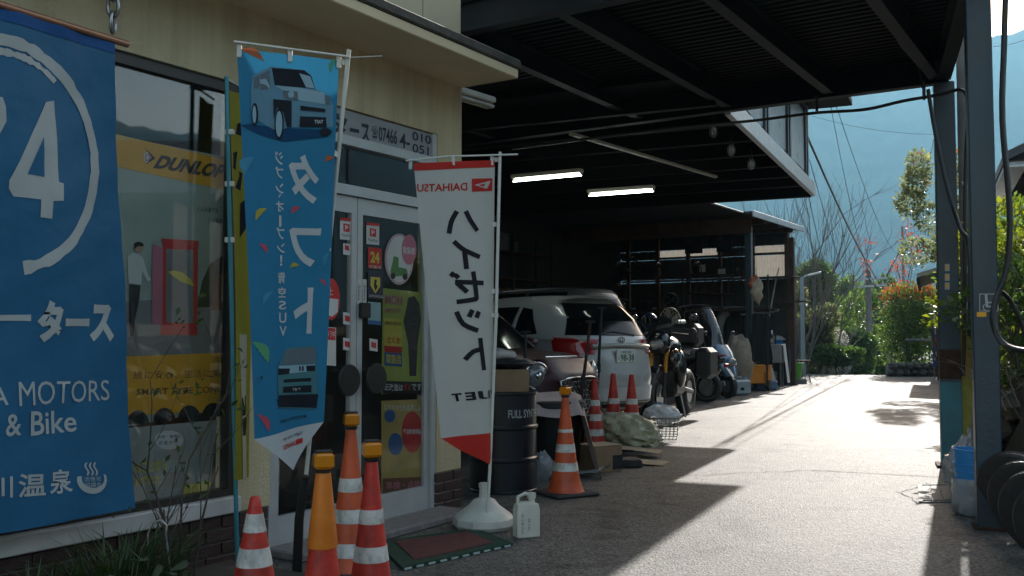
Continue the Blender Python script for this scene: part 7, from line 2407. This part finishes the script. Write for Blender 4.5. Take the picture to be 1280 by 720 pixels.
# ================================================================ TREES AND SHRUBS
def leafy_tree(name, label, base, blobs, n, size, m, seed, trunk_h, trunk_r, group=None, extra=None, cat='tree', twigs=2):
    o = thing(name, label, cat, base, 0, group)
    rs = random.Random(seed)
    bb = B()
    branchy(bb, (0, 0, -.3), (rs.uniform(-.1, .1), rs.uniform(-.1, .1), 1), trunk_h, trunk_r, twigs, rs, .3, .4, 3)
    bb.build('trunk', M_BARK, o, smooth=60)
    rsn = np.random.RandomState(seed)
    P, Dn = crown_points(rsn, blobs, n)
    leaf_mesh('crown', P, Dn * .6 + np.array([0, 0, .2]), size, m, o, None, .55, rsn)
    if extra:
        m2, n2, zmin, sz = extra
        P, Dn = crown_points(rsn, blobs, n2 * 6, .92)
        P = P[P[:, 2] > zmin][:n2]
        leaf_mesh('young_shoots', P, np.tile(np.array([[0, 0, 1.2]]), (len(P), 1)), sz, m2, o, 'stuff', .4, rsn)
    return o
def clump(rs, w, h, z0, n, d=None):
    d = d or w
    out = []
    for k in range(n):
        a = rs.uniform(0, 2 * math.pi)
        r_ = rs.uniform(.15, .62)
        z = z0 + h * rs.uniform(.15, .88)
        k2 = rs.uniform(.26, .46)
        out.append(((r_ * w / 2 * math.cos(a), r_ * d / 2 * math.sin(a), z), (w * k2 * .62, d * k2 * .62, h * k2 * .5)))
    return out
def ground_at(px, d):
    p = at(px, d)
    return Vector((p.x, p.y, gz(p.x, p.y)))
def tree_px(name, label, px0, px1, ptop, d, n, size, m, seed, group='trees beyond the crest', extra=None, nb=14, z0=.3):
    """tree that spans photo columns px0..px1 with its top at row ptop, at distance d"""
    b_ = ground_at((px0 + px1) / 2, d)
    top = D((px0 + px1) / 2, ptop, d).z - b_.z
    w = (px1 - px0) / FPX * d
    rs = random.Random(seed)
    bl_ = clump(rs, w, top - z0, z0, nb)
    return leafy_tree(name, label, b_, bl_, n, size, m, seed, top * .55, max(.05, top * .025), group, extra)
tree_px('evergreen_tree', 'dense dark evergreen behind the street lamp', 978, 1058, 338, 42, 15000, .17, M_LEAFD, 21)
tree_px('evergreen_tree', 'lower dark evergreen at the bend left of the street lamp', 956, 1008, 358, 36, 9000, .14, M_LEAFO, 22)
tree_px('evergreen_tree', 'round-topped evergreen behind the crossarm pole', 1050, 1122, 334, 62, 15000, .22, M_LEAFM, 23)
tree_px('evergreen_tree', 'short dark evergreen at the foot of the crossarm pole', 1040, 1102, 412, 40, 10000, .14, M_LEAFD, 24)
tree_px('evergreen_tree', 'small dark evergreen left of the trimmed red-tipped bush', 1082, 1128, 400, 46, 9000, .15, M_LEAFM, 25)
tree_px('evergreen_tree', 'tall hazy evergreen farthest down the valley', 1015, 1090, 346, 80, 12000, .26, M_LEAFM, 26)
tree_px('evergreen_tree', 'sunlit shrub at the very edge of the shed', 950, 985, 395, 31, 5000, .10, M_LEAFY, 27)
tree_px('blossoming_shrub', 'pale blossoming shrub in front of the dark evergreens', 1038, 1066, 394, 38.5, 2200, .07, M_FLOW, 28, nb=6)
tree_px('evergreen_tree', 'wide dark tree mass farthest left behind the bare tree', 950, 1040, 342, 56, 16000, .2, M_LEAFD, 35, nb=18)
tree_px('evergreen_tree', 'mid-height dark tree behind the trimmed bush', 1058, 1135, 368, 58, 13000, .19, M_LEAFD, 36, nb=16)
tree_px('evergreen_tree', 'broad olive tree directly behind the street lamp post', 990, 1050, 385, 34, 9000, .12, M_LEAFO, 29)
tree_px('evergreen_tree', 'bushy green tree filling the dip right of the street lamp', 1030, 1090, 378, 50, 10000, .16, M_LEAFM, 30)
tree_px('evergreen_tree', 'low bush at the roadside dip before the crossarm pole', 1010, 1080, 432, 33, 8000, .10, M_LEAFD, 33)
tree_px('evergreen_tree', 'tall thin-crowned tree left of the crossarm pole', 1060, 1100, 355, 70, 8000, .2, M_LEAFM, 34)
# trimmed bush with red young leaves
pb = ground_at(1141, 31.5)
rs = random.Random(31)
wb = 74 / FPX * 31.5
hb_ = D(1141, 352, 31.5).z - pb.z
bl_ = [((wb * .30 * sx, .5 * sy, z), (wb * .30, .7, .55)) for sx in (-.75, 0, .75) for sy in (-.6, .6) for z in (.7, 1.25, 1.8, 2.3)] + [((0, 0, hb_ - .45), (wb * .40, .7, .45))]
leafy_tree('trimmed_bush', 'boxy trimmed bush with red young leaves on top', pb, bl_, 16000, .085, M_LEAFM, 31, 1.6, .06, None, (M_LEAFR, 900, hb_ - .65, .11), 'bush')
# red-tipped twigs above the bush
rt = thing('red_leaf_tree', 'thin red-leaved young tree rising behind the trimmed bush', 'tree', ground_at(1134, 33.5))
rs = random.Random(5)
bb = B()
tips = []
branchy(bb, (0, 0, 0), (0, 0, 1), 2.2, .04, 2, rs, .3, .5, 3, tips, 3)
branchy(bb, (0, 0, 1.6), (0, 0, 1), 1.6, .03, 2, rs, .35, .5, 3, tips, 3)
bb.build('trunk', M_BARK, rt)
rsn = np.random.RandomState(5)
P = np.array([tips[i % len(tips)] for i in range(420)]) + rsn.normal(0, .16, (420, 3))
leaf_mesh('leaves', P, rsn.normal(0, 1, (420, 3)), .10, M_LEAFR, rt, 'stuff', .45, rsn)
# bare tree by the shed
bt = thing('bare_tree', 'bare many-stemmed tree with fine grey twigs past the shed', 'tree', ground_at(990, 33))
rs = random.Random(17)
bb = B()
for k in range(9):
    a = rs.uniform(-1, 1)
    branchy(bb, (rs.uniform(-.4, .4), rs.uniform(-.4, .4), -.2), (a * .55, rs.uniform(-.3, .3), 1), rs.uniform(3.2, 4.2), .042, 3, rs, .30, .35, 3, None, 4)
o = bb.build('branches', M_TWIG, bt)
bt2 = thing('bare_tree', 'second bare bush spreading twigs right of the street lamp', 'tree', ground_at(1030, 35))
bb = B()
for k in range(6):
    branchy(bb, (rs.uniform(-.3, .3), rs.uniform(-.3, .3), -.2), (rs.uniform(-.3, .7), rs.uniform(-.3, .3), 1), rs.uniform(2.2, 3.0), .034, 3, rs, .36, .3, 3, None, 4)
bb.build('branches', M_TWIG, bt2)
# right side: climbing shrub behind the far post, bright shrubs behind the near post
cs_ = at(1176, 23)
rs = random.Random(41)
zz1 = D(1160, 318, 23).z
zz2 = D(1160, 185, 23).z
bl_ = [((rs.uniform(-.62, 1.1), rs.uniform(-.5, .5), zz1 + .1 + (zz2 - zz1 - .4) * t), (.42 - .2 * t, .42, .34)) for t in [k / 9 for k in range(10)] for _ in range(2)]
leafy_tree('climbing_shrub', 'loose leafy shrub standing tall behind the far blue post', cs_, bl_, 6500, .10, M_LEAFO, 41, zz1 * .5, .06, None, (M_LEAFR, 60, zz2 - .5, .08), 'shrub')
rs = random.Random(43)
b2 = at(1290, 9.4)
bl_ = [((rs.uniform(-.45, 1.2), rs.uniform(-.4, .9), rs.uniform(1.35, 2.3)), (.36, .36, .26)) for _ in range(16)]
leafy_tree('bright_shrub', 'sunlit yellow-green shrub behind the near post', b2, bl_, 7500, .075, M_LEAFY, 43, 1.5, .05, None, None, 'shrub')
b3 = at(1268, 13.5)
bl_ = [((rs.uniform(-.5, 1.4), rs.uniform(-.5, .9), rs.uniform(1.9, 3.0)), (.5, .5, .34)) for _ in range(14)]
leafy_tree('dark_shrub', 'darker green shrub under the house eaves at the right', b3, bl_, 6500, .085, M_LEAFM, 44, 2.2, .07, None, None, 'shrub')
b4 = at(1283, 8.2)
bl_ = [((rs.uniform(-.35, .9), rs.uniform(-.3, .6), rs.uniform(.9, 1.65)), (.3, .3, .2)) for _ in range(10)]
leafy_tree('low_shrub', 'dim low shrub on the stone bank at the right edge', b4 + Vector((0, 0, .1)), bl_, 3000, .07, M_LEAFD, 45, .9, .04, None, None, 'shrub')
dst = thing('dead_stems', 'tangle of dead bare stems on the stone bank', 'plant', at(1275, 7.2) + Vector((.1, .2, .9)))
bb = B()
rs = random.Random(19)
for k in range(10):
    branchy(bb, (rs.uniform(-.4, .4), rs.uniform(-.4, .5), -.2), (rs.uniform(-.5, .5), rs.uniform(-.5, .5), .7), .28, .008, 2, rs, .5, .1, 2, None, 3)
bb.build('stems', M_TWIG, dst)
# hedge row along the bank further on
for k, (s, t_, lab) in enumerate(((4.6, .35, 'first rounded shrub along the bank past the far post'), (8.2, .5, 'second rounded shrub along the bank past the far post'))):
    p = road_pt(s, t_)
    rs = random.Random(60 + k)
    leafy_tree('bank_shrub', lab, p, clump(rs, 1.2, 1.3, .2, 8), 4200, .075, M_LEAFM if k else M_LEAFY, 60 + k, .8, .04, 'shrubs along the bank', None, 'shrub')

# ================================================================ HOUSES, SIGN AND WALL ON THE RIGHT
M_TILE = mat('dark_roof_tile', (.05, .052, .058), .6, var=.3, scale=6)
M_DKWALL = mat('dark_timber_wall', (.035, .028, .024), .85, var=.3, scale=4, bump=.3)
M_PLAST = mat('grey_plaster', (.20, .19, .18), .9, var=.15)
hr = road_pt(14.5, 1.5) + Vector((0, 0, .5))
hs_ = thing('tiled_house', 'dark house with deep grey eaves at the right edge', 'house', hr, math.pi / 2 - RA)
# local x along the road, y to the left of it (towards the drive)
B().bx(-2.5, 2.3, -5, 0, -.6, 3.9).build('wall', M_PLAST, hs_)
for s in (0, 1):
    B().prism([(-3.2, .9, 3.75), (-3.2, -2.5, 5.35), (-3.2, -2.5, 5.5), (-3.2, .9, 3.9)] if s == 0 else [(-3.2, -5.9, 3.75), (-3.2, -2.52, 5.35), (-3.2, -2.52, 5.5), (-3.2, -5.9, 3.9)], (6.0, 0, 0)).build('roof', M_TILE, hs_)
B().bx(-3.1, 2.7, .55, .88, 3.66, 3.745).build('eave_board', M_PALE, hs_)
for k in range(11):
    B().bx(-3.1 + .54 * k, -3.03 + .54 * k, .0, .86, 3.70, 3.78).build('rafter', M_WOODB, hs_)
w_ = B().bx(-1.2, .6, .002, .04, 1.6, 2.8).build('window', M_ALU, hs_)
B().bx(-1.12, .52, .042, .046, 1.68, 2.72).build('pane', M_CGLASS, w_)
h2 = road_pt(19.5, -.45)
hh = thing('dark_shed_house', 'narrow dark timber house with pale roof past the far post', 'house', h2, math.pi / 2 - RA)
B().bx(0, 5, -4, 0, 0, 2.75).build('wall', M_DKWALL, hh)
B().prism([(-.4, .45, 2.72), (-.4, -2, 3.5), (-.4, -2, 3.6), (-.4, .45, 2.82)], (5.6, 0, 0)).build('roof', mat('pale_sheet_roof', (.36, .36, .33), .5, .2), hh)
B().prism([(-.4, -4.45, 2.72), (-.4, -2.02, 3.5), (-.4, -2.02, 3.6), (-.4, -4.45, 2.82)], (5.6, 0, 0)).build('roof', MATS['pale_sheet_roof'], hh)
B().bx(-.35, 5.15, .40, .47, 2.62, 2.715).build('gutter', M_BKMATT, hh)
B().bx(1.0, 1.9, .002, .03, .1, 2.0).build('door', M_WOODB, hh)
# blue notice board
bs_ = G(1174, 474)
bsg = thing('blue_notice_board', 'upright blue notice board with small notices past the far post', 'sign', bs_, -.55)
B().bx(-.16, .16, -.03, .03, .35, 2.35, .01).build('board', mat('blue_board', (.02, .05, .22), .5), bsg)
for sx in (-.12, .12):
    B().tube([(sx, 0, 0), (sx, 0, .36)], .02).build('leg', M_STEEL, bsg)
for k, (z, c_) in enumerate(((2.02, M_SIGNW), (1.62, M_PAPER), (1.3, M_SIGNW), (.95, M_RED), (.55, M_SIGNW))):
    B().bx(-.11, .11, -.034, -.0305, z, z + .24).build('notice', c_, bsg)
# low stone wall at the bend
lw = thing('low_stone_wall', 'low grey stone wall under the trimmed bush', 'wall', ground_at(1150, 30.0), 0)
wall_rs = random.Random(3)
for i in range(9):
    for j in range(2):
        share(rock_mes[wall_rs.randint(0, 5)], 'stone', lw, (-.95 + .24 * i + (.1 if j else 0), wall_rs.uniform(-.05, .05), .12 + .2 * j), (0, 0, wall_rs.uniform(-.3, .3)), (.6, .9, .8))
B().bx(-1.0, 1.15, .05, .25, -.2, .40).build('core', M_MORTAR, lw)
sl_ = thing('slatted_rail', 'short white slatted rail before the trimmed bush', 'rail', ground_at(1147, 29.6))
for k in range(5):
    B().box((-.32 + .16 * k, 0, 1.15), (.13, .03, .04)).build('slat', mat('dull_white_paint', (.4, .4, .4), .6), sl_)
B().box((0, .03, 1.10), (.8, .02, .03)).build('rail', M_STEEL, sl_)
for sx in (-.36, .36):
    B().tube([(sx, .03, 0), (sx, .03, 1.12)], .012).build('post', M_BKMATT, sl_)
nb_ = thing('neighbour_house', 'dark timber house across the drive mirrored in the shop window', 'house', Vector((11.0, 1.5, 0)), .35)
B().bx(-2.5, 2.5, -5.5, 5.5, 0, 3.1).build('wall', M_DKWALL, nb_)
B().prism([(-3.1, -6.2, 3.0), (0, -6.2, 4.3), (0, -6.2, 4.42), (-3.1, -6.2, 3.12)], (0, 12.4, 0)).build('roof', M_TILE, nb_)
B().prism([(3.1, -6.2, 3.0), (.02, -6.2, 4.3), (.02, -6.2, 4.42), (3.1, -6.2, 3.12)], (0, 12.4, 0)).build('roof', M_TILE, nb_)
for y_ in (-3.5, 0, 3.2):
    w_ = B().bx(-2.54, -2.502, y_ - .8, y_ + .8, 1.0, 2.2).build('window', M_ALU, nb_)
    B().bx(-2.546, -2.542, y_ - .74, y_ + .74, 1.06, 2.14).build('pane', M_CGLASS, w_)
# fence across the drive from the office (seen in the shop window)
fe = thing('timber_fence', 'weathered timber fence on top of the bank, seen in the window', 'fence', road_pt(-3.5, 2.6), math.pi / 2 - RA)
for k in range(6):
    B().tube([(-4 + 1.3 * k, 0, 0), (-4 + 1.3 * k, 0, 2.55)], .06, 8).build('post', M_WOODB, fe)
for z in (1.85, 2.35):
    B().tube([(-4.2, -.05, z), (2.9, -.05, z + .08)], .035, 7).build('rail', M_WOODB, fe)

# ================================================================ POLES, STREET LAMP, WIRES
M_LAMPPOLE = mat('pale_blue_grey_paint', (.22, .28, .30), .5, var=.1)
sl = ground_at(1003, 29.8)
lampz = D(1003, 346, 29.8).z - sl.z
stl = thing('street_lamp', 'pale street lamp with short arm at the crest of the drive', 'street lamp', sl)
B().tube([(0, 0, 0), (0, 0, lampz)], [.07, .055], 12).build('post', M_LAMPPOLE, stl, smooth=60)
B().tube([(0, 0, lampz - .05), (.12, 0, lampz + .02), (.25, 0, lampz + .05)], .03).build('arm', M_LAMPPOLE, stl, smooth=60)
B().box((.38, 0, lampz + .09), (.40, .16, .07), Matrix.Rotation(-.25, 3, 'Y'), .02).build('lamp_head', mat('lamp_head_white', (.55, .56, .55), .4), stl)
def util_pole(px, d, ptop, label, arms, seed=0, tr=None):
    b_ = ground_at(px, d)
    h = D(px, ptop, d).z - b_.z
    o = thing('utility_pole', label, 'utility pole', b_, 0, 'utility poles')
    B().tube([(0, 0, -.3), (0, 0, h)], [.16, .11], 12).build('pole', M_GREYPOLE, o, smooth=60)
    for py, w in arms:
        z = D(px, py, d).z - b_.z
        B().beam((-w / 2, -.12, z), (w / 2, -.12, z + .08), .07, .08).build('crossarm', M_PALE, o)
        for k in range(4):
            x = -w / 2 + .08 + (w - .16) * k / 3
            B().lathe([(.03, 0), (.055, .03), (.03, .06), (.05, .09), (.02, .13)], (x, -.12, z + .05 + .08 * k / 3), 10).build('insulator', M_SIGNW, o)
    if tr:
        z = D(px, tr, d).z - b_.z
        B().box((-.36, -.1, z), (.34, .3, .5), None, .04).build('transformer', M_LAMPPOLE, o)
    return o, b_ + Vector((0, 0, h))
u1, t1 = util_pole(1086, 41, 338, 'crossarm utility pole among the trees', [(350, 1.5), (359, 1.3)], tr=426)
u2, t2 = util_pole(1130, 88, 283, 'distant utility pole above the trimmed bush', [(318, 1.2), (345, 1.4)])
u3, t3 = util_pole(1111, 37, 424, 'short plain pole beside the trimmed bush', [])
M_WIRE = mat('wire_black', (.02, .022, .025), .6)
def wire(label, a, b_, sag, r=.012, n=18, name='overhead_wire', m=None):
    pts = [a + (b_ - a) * (k / n) - Vector((0, 0, sag * 4 * (k / n) * (1 - k / n))) for k in range(n + 1)]
    o = solo(B().tube([p - a for p in pts], r, 5), name, m or M_WIRE, label, 'wire', a, 'overhead wires')
    return o
wire('thick pale overhead cable sagging from the garage to the distant pole', D(1008, 168, 17.5), D(1130, 351, 88), 1.9, .022, 26, m=M_GREYPOLE)
wire('thin wire from the eave to the distant pole top', D(1043, 126, 20), D(1131, 313, 88), 1.5, .008)
wire('wire from the girder line down to the crossarm pole', D(1036, 120, 20), D(1088, 346, 41), .5, .007)
wire('wire left of the others down to the crossarm pole', D(1012, 200, 18), D(1068, 372, 41), .3, .007)
wire('lowest thin wire coming off the rear eave', D(1008, 232, 17), D(1046, 380, 39), .3, .007)
wire('faint wire crossing the hazy hillside', D(1015, 145, 30), D(1175, 168, 30), .15, .006)
wire('steep wire behind the far post to the distant pole', D(1168, 170, 24), D(1131, 335, 88), .3, .007)
wire('wire from the crossarm pole to the short plain pole', D(1092, 400, 41), D(1112, 428, 37), .9, .008)
wire('wire from the short plain pole towards the bush', D(1112, 428, 37), D(1134, 466, 34), .3, .007)
wire('thin wire in the bright sky at the upper right', D(1242, 58, 30), D(1300, 40, 26), .1, .008)

# ================================================================ HAZE
hz = bpy.data.materials.new('valley_haze')
hz.use_nodes = True
nt = hz.node_tree
nt.nodes.remove(nt.nodes['Principled BSDF'])
pv = nt.nodes.new('ShaderNodeVolumePrincipled')
pv.inputs['Color'].default_value = (.24, .49, .67, 1)
pv.inputs['Density'].default_value = .00028
pv.inputs['Anisotropy'].default_value = .35
nt.links.new(pv.outputs[0], nt.nodes['Material Output'].inputs['Volume'])
hzo = B().bx(-2050, 2050, -2050, 2050, -25, 585).build('haze', hz)
hzo['kind'] = 'stuff'
